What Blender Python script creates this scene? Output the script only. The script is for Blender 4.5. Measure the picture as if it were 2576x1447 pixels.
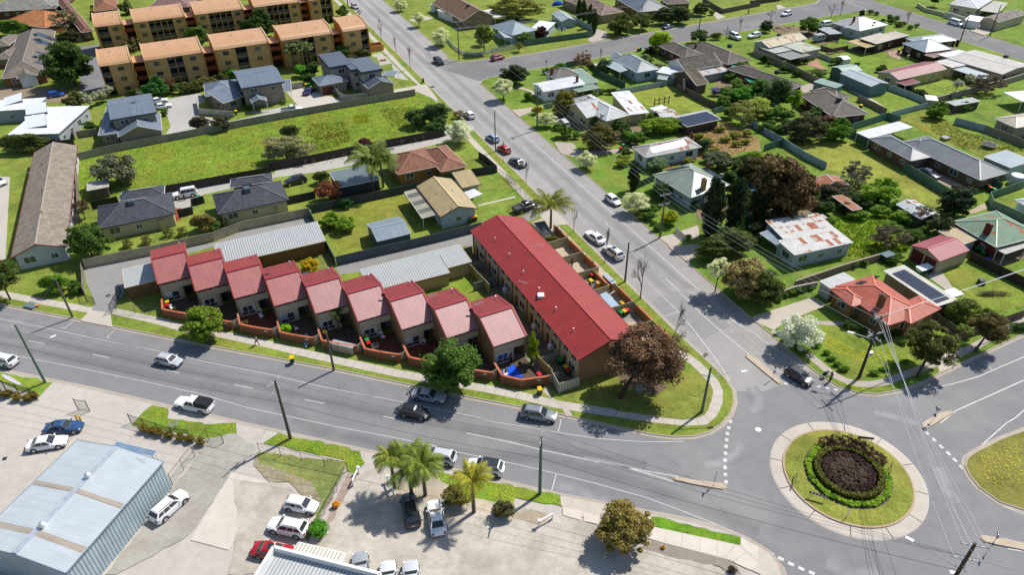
import bpy, bmesh, math, random
import numpy as np
from mathutils import Vector
for o in list(bpy.data.objects): bpy.data.objects.remove(o)
SC=bpy.context.scene; COL=SC.collection
# ------------------------------------------------------------ camera, sky, sun, exposure
FPX=1811.0; CX,CY=1288.0,723.5; PITCH=35.7; ROLL=-0.57; CAMH=68.7
cd=bpy.data.cameras.new('camera'); cam=bpy.data.objects.new('camera',cd); COL.objects.link(cam); SC.camera=cam
cd.sensor_width=36; cd.lens=36*FPX/2576; cd.clip_start=1; cd.clip_end=6000
cam.location=(0,0,CAMH)
_p=math.radians(PITCH); _r=math.radians(ROLL)
FW=np.array([0,math.cos(_p),-math.sin(_p)]); _u=np.array([0,math.sin(_p),math.cos(_p)]); _x=np.array([1.,0,0])
RI=math.cos(_r)*_x+math.sin(_r)*_u; UP=-math.sin(_r)*_x+math.cos(_r)*_u
from mathutils import Matrix
cam.rotation_euler=Matrix(((RI[0],UP[0],-FW[0]),(RI[1],UP[1],-FW[1]),(RI[2],UP[2],-FW[2]))).to_euler()
SUN_EL=52.0; SUN_AZ=39.5            # azimuth counted from +X towards +Y
wd=bpy.data.worlds.new('World'); SC.world=wd; wd.use_nodes=True
nt=wd.node_tree; nt.nodes.clear()
_o=nt.nodes.new('ShaderNodeOutputWorld'); _b=nt.nodes.new('ShaderNodeBackground'); _s=nt.nodes.new('ShaderNodeTexSky')
_s.sky_type='NISHITA'; _s.sun_disc=False; _s.sun_elevation=math.radians(SUN_EL); _s.sun_rotation=math.radians(90-SUN_AZ)
_s.air_density=1.0; _s.dust_density=0.6; _s.ozone_density=1.2
_b.inputs[1].default_value=0.11
nt.links.new(_s.outputs[0],_b.inputs[0]); nt.links.new(_b.outputs[0],_o.inputs[0])
sl=bpy.data.lights.new('sun','SUN'); sl.energy=4.6; sl.angle=math.radians(0.53); sl.color=(1,0.955,0.88)
sun=bpy.data.objects.new('sun',sl); COL.objects.link(sun)
_d=Vector((math.cos(math.radians(SUN_AZ))*math.cos(math.radians(SUN_EL)),math.sin(math.radians(SUN_AZ))*math.cos(math.radians(SUN_EL)),math.sin(math.radians(SUN_EL))))
sun.rotation_euler=_d.to_track_quat('Z','Y').to_euler(); sun.location=_d*300
SC.view_settings.view_transform='Standard'; SC.view_settings.look='None'; SC.view_settings.exposure=0.28; SC.view_settings.gamma=1.0
SC.view_settings.use_curve_mapping=False
SC.render.resolution_x=1024; SC.render.resolution_y=576
# ------------------------------------------------------------ pixels -> places
OX={'a':0,'b':614.5,'c':1228.9,'d':1893.2}; OY={'1':0,'2':341.4,'3':682.7,'4':1065.1}
ZB=0.12
def px(s):
    out=[];t=None
    for k in s.split():
        if ',' in k:
            x,y=k.split(','); out.append((OX[t[0]]+float(x)/3.773,OY[t[1]]+float(y)/3.773))
        else: t=k
    return out
def P(q,z=0.0):
    d=FW+RI*((q[0]-CX)/FPX)-UP*((q[1]-CY)/FPX)
    return np.array([0,0,CAMH])+d*((z-CAMH)/d[2])
def W(s,z=ZB): return [P(q,z) for q in px(s)]
def W2(s,z=ZB): return [tuple(P(q,z)[:2]) for q in px(s)]
def proj(w):
    v=np.array(w)-np.array([0,0,CAMH]); t=v@FW
    return CX+FPX*(v@RI)/t, CY-FPX*(v@UP)/t
def depth(w): return float((np.array(w)-np.array([0,0,CAMH]))@FW)
def hgt(g,ytop):
    lo,hi=0.,60.
    for _ in range(30):
        m=(lo+hi)/2
        if proj((g[0],g[1],m))[1]>ytop: lo=m
        else: hi=m
    return lo
RBO=np.array([11.05,130.68]); _a=math.radians(-66.4); RBE=np.array([math.cos(_a),math.sin(_a)]); RBN=np.array([-RBE[1],RBE[0]])
def RB(s,n): return tuple(RBO+RBE*s+RBN*n)
# ------------------------------------------------------------ colours and materials
def C(h):
    h=h.lstrip('#'); v=[int(h[i:i+2],16)/255 for i in (0,2,4)]
    return tuple(c/12.92 if c<=.04045 else ((c+.055)/1.055)**2.4 for c in v)
def L(*c): return tuple(c)
MATS={}
class NT:
    def __init__(s,name):
        s.m=bpy.data.materials.new(name); s.m.use_nodes=True; s.t=s.m.node_tree; s.t.nodes.clear()
        s.out=s.n('ShaderNodeOutputMaterial'); s.b=s.n('ShaderNodeBsdfPrincipled'); s.l(s.b.outputs[0],s.out.inputs[0]); MATS[name]=s.m
    def n(s,t,**k):
        n=s.t.nodes.new(t)
        for a,b in k.items(): setattr(n,a,b)
        return n
    def l(s,a,b): s.t.links.new(a,b)
    def set(s,i,v):
        s.b.inputs[i].default_value=v
    def pos(s,kind='pos'):
        if kind=='pos': return s.n('ShaderNodeNewGeometry').outputs['Position']
        tc=s.n('ShaderNodeTexCoord'); return tc.outputs['UV' if kind=='uv' else 'Object']
    def noise(s,v,scale,detail=4,rough=.55,dim='3D'):
        n=s.n('ShaderNodeTexNoise'); n.inputs['Scale'].default_value=scale; n.inputs['Detail'].default_value=detail; n.inputs['Roughness'].default_value=rough
        s.l(v,n.inputs['Vector']); return n.outputs['Fac']
    def ramp(s,f,a,b,c0=(0,0,0),c1=(1,1,1)):
        r=s.n('ShaderNodeValToRGB'); r.color_ramp.elements[0].position=a; r.color_ramp.elements[1].position=b
        r.color_ramp.elements[0].color=(*c0,1); r.color_ramp.elements[1].color=(*c1,1); s.l(f,r.inputs[0]); return r.outputs[0]
    def mix(s,f,a,b,mode='MIX'):
        m=s.n('ShaderNodeMix',data_type='RGBA',blend_type=mode)
        for i,v in ((0,f),(6,a),(7,b)):
            if isinstance(v,(int,float)): m.inputs[i].default_value=v
            elif isinstance(v,tuple): m.inputs[i].default_value=(*v,1)
            else: s.l(v,m.inputs[i])
        return m.outputs[2]
    def math(s,op,a,b=None):
        m=s.n('ShaderNodeMath',operation=op)
        for i,v in ((0,a),(1,b)):
            if v is None: continue
            if isinstance(v,(int,float)): m.inputs[i].default_value=v
            else: s.l(v,m.inputs[i])
        return m.outputs[0]
    def oc(s): return s.n('ShaderNodeObjectInfo').outputs['Color']
    def base(s,c): s.l(c,s.b.inputs['Base Color'])
    def bump(s,h,strength=.4,dist=.03):
        b=s.n('ShaderNodeBump'); b.inputs['Strength'].default_value=strength; b.inputs['Distance'].default_value=dist
        s.l(h,b.inputs['Height']); s.l(b.outputs[0],s.b.inputs['Normal'])
    def scl(s,v,k):
        m=s.n('ShaderNodeMapping'); m.inputs['Scale'].default_value=k; s.l(v,m.inputs['Vector']); return m.outputs[0]
    def sep(s,v):
        x=s.n('ShaderNodeSeparateXYZ'); s.l(v,x.inputs[0]); return x.outputs
def gray(v): return (v,v,v)
def mk_paint(name,rough=.6,var=.25,scale=.8,metal=0.,spec=.3,coat=0.):
    k=NT(name); p=k.pos(); f=k.noise(p,scale,5); c=k.mix(1.,k.oc(),k.ramp(f,.25,.75,gray(1-var),gray(1+var*.35)),'MULTIPLY')
    k.base(c); k.set('Roughness',rough); k.set('Metallic',metal); k.set('Specular IOR Level',spec)
    if coat: k.set('Coat Weight',coat); k.set('Coat Roughness',.06)
mk_paint('paint'); mk_paint('render',.85,.18,.5); mk_paint('plastic',.45,.08,.5); mk_paint('carpaint',.3,.05,.3,0,.5,.7); mk_paint('cloth',.95,.15,3)
mk_paint('metal',.4,.25,1.5,.7,.5); mk_paint('bark',.9,.45,4); mk_paint('timber',.85,.4,2.5)
def mk_glass(name,col,rough):
    k=NT(name); k.set('Base Color',(*col,1)); k.set('Roughness',rough); k.set('Specular IOR Level',.8)
mk_glass('glass',(.03,.036,.042),.03); mk_glass('pane',(.03,.04,.05),.12); mk_glass('black',(.012,.012,.013),.6); mk_glass('rubber',(.018,.018,.02),.85)
def mk_metalroof(name,pitch=.19,depth=.5,rib_shade=.45,streak=.25,rough=.42):
    k=NT(name); uv=k.pos('uv'); u=k.sep(uv)[0]
    w=k.math('ABSOLUTE',k.math('SINE',k.math('MULTIPLY',u,math.pi/pitch))); rib=k.math('POWER',w,6.0)
    st=k.noise(k.scl(uv,(2.2,.12,1)),1.0,6,.6); bl=k.noise(uv,.45,4)
    c=k.mix(1.,k.oc(),k.ramp(st,.3,.75,gray(1-streak),gray(1.06)),'MULTIPLY')
    c=k.mix(1.,c,k.ramp(bl,.3,.7,gray(1-streak*.5),gray(1.08)),'MULTIPLY')
    c=k.mix(1.,c,k.ramp(rib,.0,1.,gray(1.03),gray(1-rib_shade)),'MULTIPLY')  # rib shading is painted into the colour as darker stripes
    k.base(c); k.set('Roughness',rough); k.set('Specular IOR Level',.45); k.bump(rib,depth,.04)
mk_metalroof('corrugated'); mk_metalroof('ribbed',.40,.7,.5,.08,.42); mk_metalroof('fineribs',.2,.2,.1,.08,.4); mk_metalroof('smoothmetal',.3,.15,.1,.3,.4); mk_metalroof('redmetal',.21,.35,.12,.24,.4)
def mk_tile(name,var=.4):
    k=NT(name); uv=k.pos('uv'); s=k.sep(uv)
    a=k.math('ABSOLUTE',k.math('SINE',k.math('MULTIPLY',s[0],math.pi/.3)))
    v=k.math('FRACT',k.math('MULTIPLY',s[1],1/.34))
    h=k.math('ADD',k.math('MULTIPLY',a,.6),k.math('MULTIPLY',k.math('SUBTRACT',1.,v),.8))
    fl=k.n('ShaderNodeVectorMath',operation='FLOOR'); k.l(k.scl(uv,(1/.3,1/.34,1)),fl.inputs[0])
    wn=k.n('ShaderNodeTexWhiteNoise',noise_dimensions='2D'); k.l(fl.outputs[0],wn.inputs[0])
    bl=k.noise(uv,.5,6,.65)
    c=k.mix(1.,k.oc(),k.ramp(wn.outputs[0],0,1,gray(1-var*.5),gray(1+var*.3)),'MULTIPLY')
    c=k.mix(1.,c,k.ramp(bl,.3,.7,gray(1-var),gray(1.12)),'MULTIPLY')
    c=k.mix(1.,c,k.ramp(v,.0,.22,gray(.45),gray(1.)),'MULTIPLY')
    k.base(c); k.set('Roughness',.75); k.set('Specular IOR Level',.25); k.bump(h,.8,.05)
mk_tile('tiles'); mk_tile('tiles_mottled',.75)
def mk_rust(name,amount=.5,base='#c9c9c4'):
    k=NT(name); uv=k.pos('uv'); s=k.sep(uv)
    w=k.math('POWER',k.math('ABSOLUTE',k.math('SINE',k.math('MULTIPLY',s[0],math.pi/.15))),3)
    fl=k.n('ShaderNodeVectorMath',operation='FLOOR'); k.l(k.scl(uv,(1/.8,1/1.9,1)),fl.inputs[0])
    wn=k.n('ShaderNodeTexWhiteNoise',noise_dimensions='2D'); k.l(fl.outputs[0],wn.inputs[0])
    n1=k.noise(k.scl(uv,(1.2,.5,1)),1.1,8,.7)
    fv=k.math('FRACT',k.math('MULTIPLY',s[1],1/1.9)); edge=k.math('POWER',k.math('ABSOLUTE',k.math('SUBTRACT',fv,.5)),3.)
    m=k.math('ADD',k.math('ADD',n1,k.math('MULTIPLY',k.math('POWER',wn.outputs[0],4.),.45)),k.math('MULTIPLY',edge,1.3))
    m=k.ramp(m,.98-amount*.55,1.06-amount*.5)
    rc=k.mix(k.noise(uv,3.,5),C('#7a3a20'),C('#a8663c'))
    bs=k.mix(1.,k.oc(),k.ramp(k.noise(uv,.6,5),.3,.7,gray(.78),gray(1.05)),'MULTIPLY')
    c=k.mix(m,bs,rc); c=k.mix(1.,c,k.ramp(w,0,1,gray(1.03),gray(.82)),'MULTIPLY')
    k.base(c); k.set('Roughness',.6); k.set('Specular IOR Level',.3); k.bump(w,.4,.03)
mk_rust('rust',.55); mk_rust('rust_light',.34); mk_rust('rust_heavy',1.0)
def mk_brick(name):
    k=NT(name); uv=k.pos('uv'); b=k.n('ShaderNodeTexBrick'); k.l(uv,b.inputs['Vector']); b.inputs['Scale'].default_value=1.
    b.inputs['Brick Width'].default_value=.24; b.inputs['Row Height'].default_value=.086; b.inputs['Mortar Size'].default_value=.01; b.inputs['Bias'].default_value=0
    b.inputs['Color1'].default_value=(.75,.75,.75,1); b.inputs['Color2'].default_value=(1.15,1.1,1.05,1); b.inputs['Mortar'].default_value=(.9,.92,.95,1)
    c=k.mix(1.,k.oc(),b.outputs['Color'],'MULTIPLY'); c=k.mix(1.,c,k.ramp(k.noise(uv,.4,5),.3,.7,gray(.8),gray(1.08)),'MULTIPLY')
    k.base(c); k.set('Roughness',.9); k.set('Specular IOR Level',.15); k.bump(b.outputs['Fac'],-.3,.01)
mk_brick('brick')
def mk_boards(name,p=.18):
    k=NT(name); uv=k.pos('uv'); v=k.math('FRACT',k.math('MULTIPLY',k.sep(uv)[1],1/p))
    c=k.mix(1.,k.oc(),k.ramp(v,.0,.2,gray(.6),gray(1.)),'MULTIPLY'); c=k.mix(1.,c,k.ramp(k.noise(uv,.9,6),.3,.7,gray(.75),gray(1.06)),'MULTIPLY')
    k.base(c); k.set('Roughness',.7); k.bump(v,.4,.02)
mk_boards('boards')
def mk_vribs(name,p=.2,dark=.25):        # vertical profiled sheet: uses uv x
    k=NT(name); u=k.sep(k.pos('uv'))[0]; r=k.math('POWER',k.math('ABSOLUTE',k.math('SINE',k.math('MULTIPLY',u,math.pi/p))),8.)
    c=k.mix(1.,k.oc(),k.ramp(r,0,1,gray(1.02),gray(1-dark)),'MULTIPLY'); c=k.mix(1.,c,k.ramp(k.noise(k.pos(),.7,5),.3,.7,gray(.82),gray(1.06)),'MULTIPLY')
    k.base(c); k.set('Roughness',.5); k.set('Specular IOR Level',.35); k.bump(r,.6,.03)
mk_vribs('sheetwall'); mk_vribs('bigribs',.42,.6)
def mk_fence(name):
    k=NT(name); u=k.sep(k.pos('obj'))[0]; r=k.math('POWER',k.math('ABSOLUTE',k.math('SINE',k.math('MULTIPLY',u,math.pi*7))),10.)
    c=k.mix(1.,k.oc(),k.ramp(r,0,1,gray(1.),gray(.7)),'MULTIPLY'); c=k.mix(1.,c,k.ramp(k.noise(k.pos(),.8,5),.3,.7,gray(.8),gray(1.08)),'MULTIPLY')
    k.base(c); k.set('Roughness',.5); k.set('Specular IOR Level',.3); k.bump(r,.5,.2)
mk_fence('fencesheet')
def mk_ground(name,scales,var,rough=.9,tint=None,tamt=.5,bumps=.3,bd=.02,tsc=.25,trange=(.45,.65),wear=None):
    k=NT(name); p=k.pos(); c=k.oc(); hs=None
    for sc_,v in zip(scales,var):
        f=k.noise(p,sc_,6,.62); c=k.mix(1.,c,k.ramp(f,.3,.7,gray(1-v),gray(1+v*.7)),'MULTIPLY'); hs=f
    if name=='grass': c=k.mix(1.,c,(1.03,.96,1.2),'MULTIPLY')
    if tint:
        m=k.ramp(k.noise(p,tsc,7,.65),*trange); c=k.mix(k.math('MULTIPLY',m,tamt),c,tint)
    if wear:
        v=k.math('POWER',k.math('SINE',k.math('MULTIPLY',k.sep(k.pos('uv'))[1],math.pi)),1.5); v=k.math('MULTIPLY',v,k.ramp(k.noise(p,.5,6,.7),.3,.6) if wear>1 else 1.0)
        c=k.mix(v,c,k.mix(1.,c,gray(wear),'MULTIPLY'))
    k.base(c); k.set('Roughness',rough); k.set('Specular IOR Level',.2); k.bump(hs,bumps,bd)
mk_ground('asphalt',(.07,.6,14),(.1,.08,.16),.85,C('#b3ada3'),.25,.2,.01,.06,(.5,.75))
for _n,_w in (('wear_dark',.8),('wear_dust',1.35)): mk_ground(_n,(.07,.6,14),(.1,.08,.16),.85,C('#b3ada3'),.25,.2,.01,.06,(.5,.75),_w)
mk_ground('concrete',(.09,.9,11),(.08,.09,.08),.85,C('#b0a596'),.35,.15,.01,.12,(.45,.7))
mk_ground('gravel',(.13,1.3,9,24),(.12,.14,.14,.2),.95,C('#8d8577'),.55,.4,.02,.3,(.45,.65))
mk_ground('dirt',(.2,1.5,8),(.2,.25,.3),.95,C('#8a7a4a'),.5,.5,.04,.4)
mk_ground('grass',(.09,.5,2.6,14),(.3,.3,.3,.45),.95,C('#8f8440'),.62,.8,.06,.2,(.46,.72))
mk_ground('meadow',(.1,.5,2.,8),(.25,.3,.35,.45),.95,C('#86792c'),.5,1.,.12,.16,(.45,.62))
mk_ground('paving',(.3,2,9),(.15,.2,.2),.9)
def mk_lawn_shade(): pass
def mk_foliage(name,trans=.25,var=.55):
    k=NT(name); g=k.n('ShaderNodeNewGeometry'); rnd=g.outputs['Random Per Island']; oc=k.oc()
    c=k.mix(1.,oc,k.ramp(rnd,0,1,gray(1-var),gray(1+var*.6)),'MULTIPLY')
    c=k.mix(k.ramp(k.noise(k.pos(),.7,3),.4,.65),c,k.mix(1.,c,(.72,.8,.6),'MULTIPLY'))
    k.base(c); k.set('Roughness',.65); k.set('Specular IOR Level',.25)
    t=k.n('ShaderNodeBsdfTranslucent'); k.l(c,t.inputs[0]); ms=k.n('ShaderNodeMixShader'); ms.inputs[0].default_value=trans
    k.l(k.b.outputs[0],ms.inputs[1]); k.l(t.outputs[0],ms.inputs[2]); k.l(ms.outputs[0],k.out.inputs[0])
mk_foliage('foliage',.3,.5); mk_foliage('blossom',.3,.25)
def mk_solar():
    k=NT('solar'); o=k.pos('obj'); s=k.sep(o)
    a=k.math('POWER',k.math('ABSOLUTE',k.math('SINE',k.math('MULTIPLY',s[0],math.pi*6))),40.); b=k.math('POWER',k.math('ABSOLUTE',k.math('SINE',k.math('MULTIPLY',s[1],math.pi*10))),40.)
    c=k.mix(k.math('MULTIPLY',k.math('MAXIMUM',a,b),.12),C('#1b2434'),(.5,.52,.56)); k.base(c); k.set('Roughness',.15); k.set('Specular IOR Level',.6)
mk_solar()
# ------------------------------------------------------------ mesh helpers
class MB:
    def __init__(s): s.v=[]; s.f=[]; s.uv=[]; s.has=False
    def face(s,pts,uv=None):
        b=len(s.v); s.v+=[tuple(map(float,p)) for p in pts]; s.f.append(tuple(range(b,b+len(pts)))); s.uv.append(uv)
        if uv: s.has=True
        return s
    def hexa(s,c):         # 8 corners: 4 bottom ccw, 4 top ccw
        for i in ((3,2,1,0),(4,5,6,7),(0,1,5,4),(1,2,6,5),(2,3,7,6),(3,0,4,7)): s.face([c[j] for j in i])
        return s
    def box(s,x0,y0,z0,x1,y1,z1): return s.hexa([(x0,y0,z0),(x1,y0,z0),(x1,y1,z0),(x0,y1,z0),(x0,y0,z1),(x1,y0,z1),(x1,y1,z1),(x0,y1,z1)])
    def cbox(s,c,d): return s.box(c[0]-d[0]/2,c[1]-d[1]/2,c[2]-d[2]/2,c[0]+d[0]/2,c[1]+d[1]/2,c[2]+d[2]/2)
    def bar(s,a,b,w,h,z=None):   # box beam from a to b
        a=np.array(a,float); b=np.array(b,float); d=b-a; n=np.array([-d[1],d[0],0]); l=np.linalg.norm(n)
        n=n/l if l>1e-6 else np.array([1.,0,0]); u=np.cross(d/np.linalg.norm(d),n); u*=np.sign(u[2]) if abs(u[2])>1e-6 else 1
        o=[-n*w/2-u*h/2,n*w/2-u*h/2,n*w/2+u*h/2,-n*w/2+u*h/2]
        A=[a+k for k in o]; B=[b+k for k in o]
        s.face(A[::-1]); s.face(B)
        for i in range(4): s.face([A[i],A[(i+1)%4],B[(i+1)%4],B[i]])
        return s
    def tube(s,a,b,r0,r1=None,n=8,caps=True):
        r1=r0 if r1 is None else r1; a=np.array(a,float); b=np.array(b,float); d=b-a; d/=max(np.linalg.norm(d),1e-9)
        t=np.array([1.,0,0]) if abs(d[0])<.8 else np.array([0,1.,0]); u=np.cross(d,t); u/=np.linalg.norm(u); w=np.cross(d,u)
        b0=len(s.v)
        for c,r in ((a,r0),(b,r1)):
            for i in range(n):
                q=2*math.pi*i/n; s.v.append(tuple(c+r*(math.cos(q)*u+math.sin(q)*w)))
        for i in range(n): j=(i+1)%n; s.f.append((b0+i,b0+j,b0+n+j,b0+n+i)); s.uv.append(None)
        if caps: s.f.append(tuple(b0+i for i in range(n))[::-1]); s.f.append(tuple(b0+n+i for i in range(n))); s.uv+=[None,None]
        return s
    def ell(s,c,r,n=10,m=6,z0=-1.):
        b0=len(s.v)
        for j in range(m+1):
            t=math.asin(z0)+(math.pi/2-math.asin(z0))*j/m
            for i in range(n):
                q=2*math.pi*i/n; s.v.append((c[0]+r[0]*math.cos(t)*math.cos(q),c[1]+r[1]*math.cos(t)*math.sin(q),c[2]+r[2]*math.sin(t)))
        for j in range(m):
            for i in range(n):
                k=(i+1)%n; s.f.append((b0+j*n+i,b0+j*n+k,b0+(j+1)*n+k,b0+(j+1)*n+i)); s.uv.append(None)
        return s
    def prism(s,pts,z0,z1):
        s.face([(p[0],p[1],z1) for p in pts]); s.face([(p[0],p[1],z0) for p in pts][::-1])
        n=len(pts)
        for i in range(n):
            a=pts[i]; b=pts[(i+1)%n]; s.face([(a[0],a[1],z0),(b[0],b[1],z0),(b[0],b[1],z1),(a[0],a[1],z1)])
        return s
    def mesh(s,name,mat=None,smooth=0):
        m=bpy.data.meshes.new(name); m.from_pydata(s.v,[],s.f)
        if s.has:
            u=m.uv_layers.new(name='UVMap'); i=0; d=u.data
            for f,uv in zip(s.f,s.uv):
                for k in range(len(f)):
                    if uv: d[i].uv=uv[k]
                    i+=1
        if mat: m.materials.append(MATS[mat])
        if smooth:
            m.polygons.foreach_set('use_smooth',[True]*len(m.polygons)); m.set_sharp_from_angle(angle=math.radians(smooth))
        m.update(); return m
    def build(s,name,mat,parent=None,col=(1,1,1),loc=None,smooth=0): return ob(name,s.mesh(name,mat,smooth),parent,col,loc)
def ob(name,mesh,parent=None,col=(1,1,1),loc=None,rz=0,scale=None):
    o=bpy.data.objects.new(name,mesh); COL.objects.link(o)
    if parent: o.parent=parent
    o.color=(*col[:3],1)
    if loc is not None: o.location=tuple(float(c) for c in loc)
    if rz: o.rotation_euler=(0,0,rz)
    if scale is not None: o.scale=scale if hasattr(scale,'__len__') else (scale,)*3
    return o
def tag(o,label,cat,group=None,kind=None):
    o['label']=label; o['category']=cat
    if group: o['group']=group
    if kind: o['kind']=kind
    return o
def empty(name,loc,rz=0):
    o=bpy.data.objects.new(name,None); COL.objects.link(o); o.location=tuple(float(c) for c in loc); o.rotation_euler=(0,0,rz); o.empty_display_size=.3; return o
_ub=MB().box(-.5,-.5,-.5,.5,.5,.5)
_UC={}
def ucube(mat):
    if mat not in _UC: _UC[mat]=_ub.mesh('block',mat)
    return _UC[mat]
def blk(name,mat,parent,a,b,h,t,col,z0=0.):      # upright plate from a to b (2d), height h, thickness t
    a=np.array(a[:2],float); b=np.array(b[:2],float); d=b-a; l=float(np.linalg.norm(d)); c=(a+b)/2
    return ob(name,ucube(mat),parent,col,(c[0],c[1],z0+h/2),math.atan2(d[1],d[0]),(l,t,h))
def sheet(name,pts,z,mat,col,label=None,cat=None,parent=None):
    m=MB(); m.face([(p[0],p[1],z) for p in pts]); me=m.mesh(name,mat)
    if me.polygons[0].normal.z<0: me.flip_normals()
    o=ob(name,me,parent,col)
    if parent is None: tag(o,label or name.replace('_',' '),cat or name.split('_')[-1],kind='structure')
    return o
def offs(pts,d):
    p=[np.array(q[:2],float) for q in pts]; out=[]
    for i in range(len(p)):
        a=p[i]-p[i-1] if i>0 else p[i+1]-p[i]; b=p[i+1]-p[i] if i<len(p)-1 else p[i]-p[i-1]
        a/=np.linalg.norm(a); b/=np.linalg.norm(b); t=a+b; t/=max(np.linalg.norm(t),1e-6); n=np.array([-t[1],t[0]])
        out.append(p[i]+n*d/max(.5,abs(n@np.array([-a[1],a[0]]))))
    return out
def ribbon(name,pts,w0,w1,z,mat,col,parent=None,label=None,cat=None):
    a=offs(pts,w0); b=offs(pts,w1); m=MB()
    for i in range(len(pts)-1): m.face([(*a[i],z),(*a[i+1],z),(*b[i+1],z),(*b[i],z)])
    me=m.mesh(name,mat)
    if me.polygons[0].normal.z<0: me.flip_normals()
    o=ob(name,me,parent,col)
    if parent is None: tag(o,label or name,cat or name,kind='structure')
    return o
def inpoly(p,poly):
    x,y=p; c=False; j=len(poly)-1
    for i in range(len(poly)):
        if (poly[i][1]>y)!=(poly[j][1]>y) and x<(poly[j][0]-poly[i][0])*(y-poly[i][1])/(poly[j][1]-poly[i][1])+poly[i][0]: c=not c
        j=i
    return c
def scatter(poly,n,rng):
    xs=[p[0] for p in poly]; ys=[p[1] for p in poly]; out=[]
    for _ in range(n*6):
        if len(out)>=n: break
        q=(rng.uniform(min(xs),max(xs)),rng.uniform(min(ys),max(ys)))
        if inpoly(q,poly): out.append(q)
    return out
# ============================================================ ground, roads, blocks
GRASS=C('#788f31'); GR2=C('#6b8c2b'); GR3=C('#7f863c'); CONC=C('#b9b1a6'); CONC2=C('#cfc4b4'); ASPH=C('#7f7e7f'); ASPB=C('#969390'); ASPC=C('#747373')
sheet('ground',[(-3000,-600),(3000,-600),(3000,4500),(-3000,4500)],-.06,'grass',C('#656e31'),'wide grassy ground under the suburb','ground')
road_a=sheet('road',[(-300,5),(300,5),(300,160),(100,160),(40,115),(-300,165)],0.,'asphalt',ASPH,'dark grey main road leading to the roundabout','road')
road_b=sheet('road',[RB(-420,-7.2),RB(62,-7.2),RB(64,-3),RB(64,3),RB(62,7.2),RB(-420,7.2)],.004,'asphalt',ASPB,'pale grey street running past the long red roof','road')
_c0=np.array([-3,196.2]); _ce=np.array([math.cos(math.radians(26.7)),math.sin(math.radians(26.7))]); _cn=np.array([-_ce[1],_ce[0]])
def RC(s,n): return tuple(_c0+_ce*s+_cn*n)
road_c=sheet('road',[RC(-7,-.6),RC(160,-.6),RC(160,20),RC(-14,20)],.008,'asphalt',ASPC,'dark side street between the cottages','road')
_d0=np.array([125.1,257.6]); _de=np.array([147-125.1,204-257.6]); _de/=np.linalg.norm(_de); _dn=np.array([-_de[1],_de[0]])
def RD(s,n): return tuple(_d0+_de*s+_dn*n)
road_d=sheet('road',[RD(-160,-1),RD(190,-1),RD(190,12.5),RD(-160,12.5)],.012,'asphalt',ASPC,'grey street at the far corner of the suburb','road')
A_N=[(-300,155.6),(-82,92.4),(-61.7,86.5),(-44.5,81.4),(-25.3,76.1),(-6.3,70.3),(7,66.6),(14.4,64.2),(17.5,63.2),(20.2,62.7),(22.8,62.8),(25,63.5),(26.8,64.8),(28.4,66.6),(29.5,68.7),(29.9,71),(29.4,73.5),(28.3,76),RB(55,-6.2),RB(48,-6.4),RB(0,-6.6),RB(-60,-6.7),RB(-420,-6.9)]
B_E=[RB(-420,6.5),RB(-97,6.4),RB(-90,6.3)]
CN=[(-18,211.8),(-16.5,209.5),(-14.5,208.4),(-11.9,208.6),(-6,211),RC(5,12.6),RC(40,13),RC(90,13.6),RC(133,14),RC(137,16),RC(138,20)]+[RD(-30,-.5),RD(-160,-.5)]
B_E2=[RB(-62,6.3),(-7.6,192.5),(-5.9,194.6),(-3,196.2)]
CS=[RC(10,.2),RC(60,0),RC(128,-.2),RC(134,-1),RD(3,0),RD(8,0),RD(118,0)]
B_E3=[RB(-62,6.3),RB(0,6.2),RB(50,5.9),RB(64,6.1),RB(67.4,6.8),RB(69.4,8.2),RB(70.8,10.4),RB(71.5,13.8),RB(71.6,18),RB(71.1,25),RB(70.3,40),RB(69,120),RB(69,145)]
A_S=[(-300,141.5),(-72.7,76.6),(-56.6,72.2),(-36.7,66.2),(-19.1,61.1),(-7.8,57.9),(5.4,53.9),(15.5,51.3),(19.6,50.3),(22.9,49.2),(25.5,47.7),(27.3,46.1),(28.1,44.2),(28.2,41),(27,30),(24,8)]
E_S=[(220,128),(75,67.5),(64.9,63.3),(61.1,61.9),(56.6,59.7),(55.2,58.8),(54.4,57.6),(54.2,56.2),(54.4,54.4),(55.7,52.3),(57.8,51.2),(62,50.2),(75,47.5),(140,36)]
D_R=[RD(-160,11.3),RD(0,11.3),RD(190,11.3)]
sheet('verge',A_N+[(-300,520)],ZB,'grass',GRASS,'green block of land holding the red roofed townhouses','land')
sheet('verge',B_E+CN,ZB,'grass',GRASS,'grassy block north of the side street','land')
sheet('verge',B_E3[::-1]+B_E2[1:]+CS,ZB,'grass',GR2,'grassy block of cottages across the street','land')
sheet('yard',A_S+[(-300,8)],ZB,'concrete',C('#b4ada4'),'pale concrete and gravel yard of the workshops','yard')
sheet('verge',E_S+[(220,36)],ZB,'grass',C('#7c7e36'),'grass corner beside the roundabout with yellow flowers','land')
sheet('verge',D_R+[(420,200),(420,460),(200,460)],ZB,'grass',GR2,'grassy block beyond the far street','land')
def kerb(pts,side,label):
    # concrete kerb: top strip on the block, upright face, gutter tray on the road
    a=offs(pts,0.16*side); b=offs(pts,-.004*side); c=offs(pts,-.05*side); d=offs(pts,-.42*side); m=MB()
    for i in range(len(pts)-1):
        for (u,zu,v,zv) in ((a,ZB+.012,b,ZB+.012),(b,ZB+.012,c,.03),(c,.03,d,.018)):
            q=[(*u[i],zu),(*u[i+1],zu),(*v[i+1],zv),(*v[i],zv)]; m.face(q if side<0 else q[::-1])
    o=m.build('kerb','concrete',None,C('#a59b8e')); tag(o,label,'kerb',kind='structure')
kerb(A_N,1,'concrete kerb and gutter round the townhouse block'); kerb(B_E+CN[:11],1,'concrete kerb round the block north of the side street')
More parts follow.
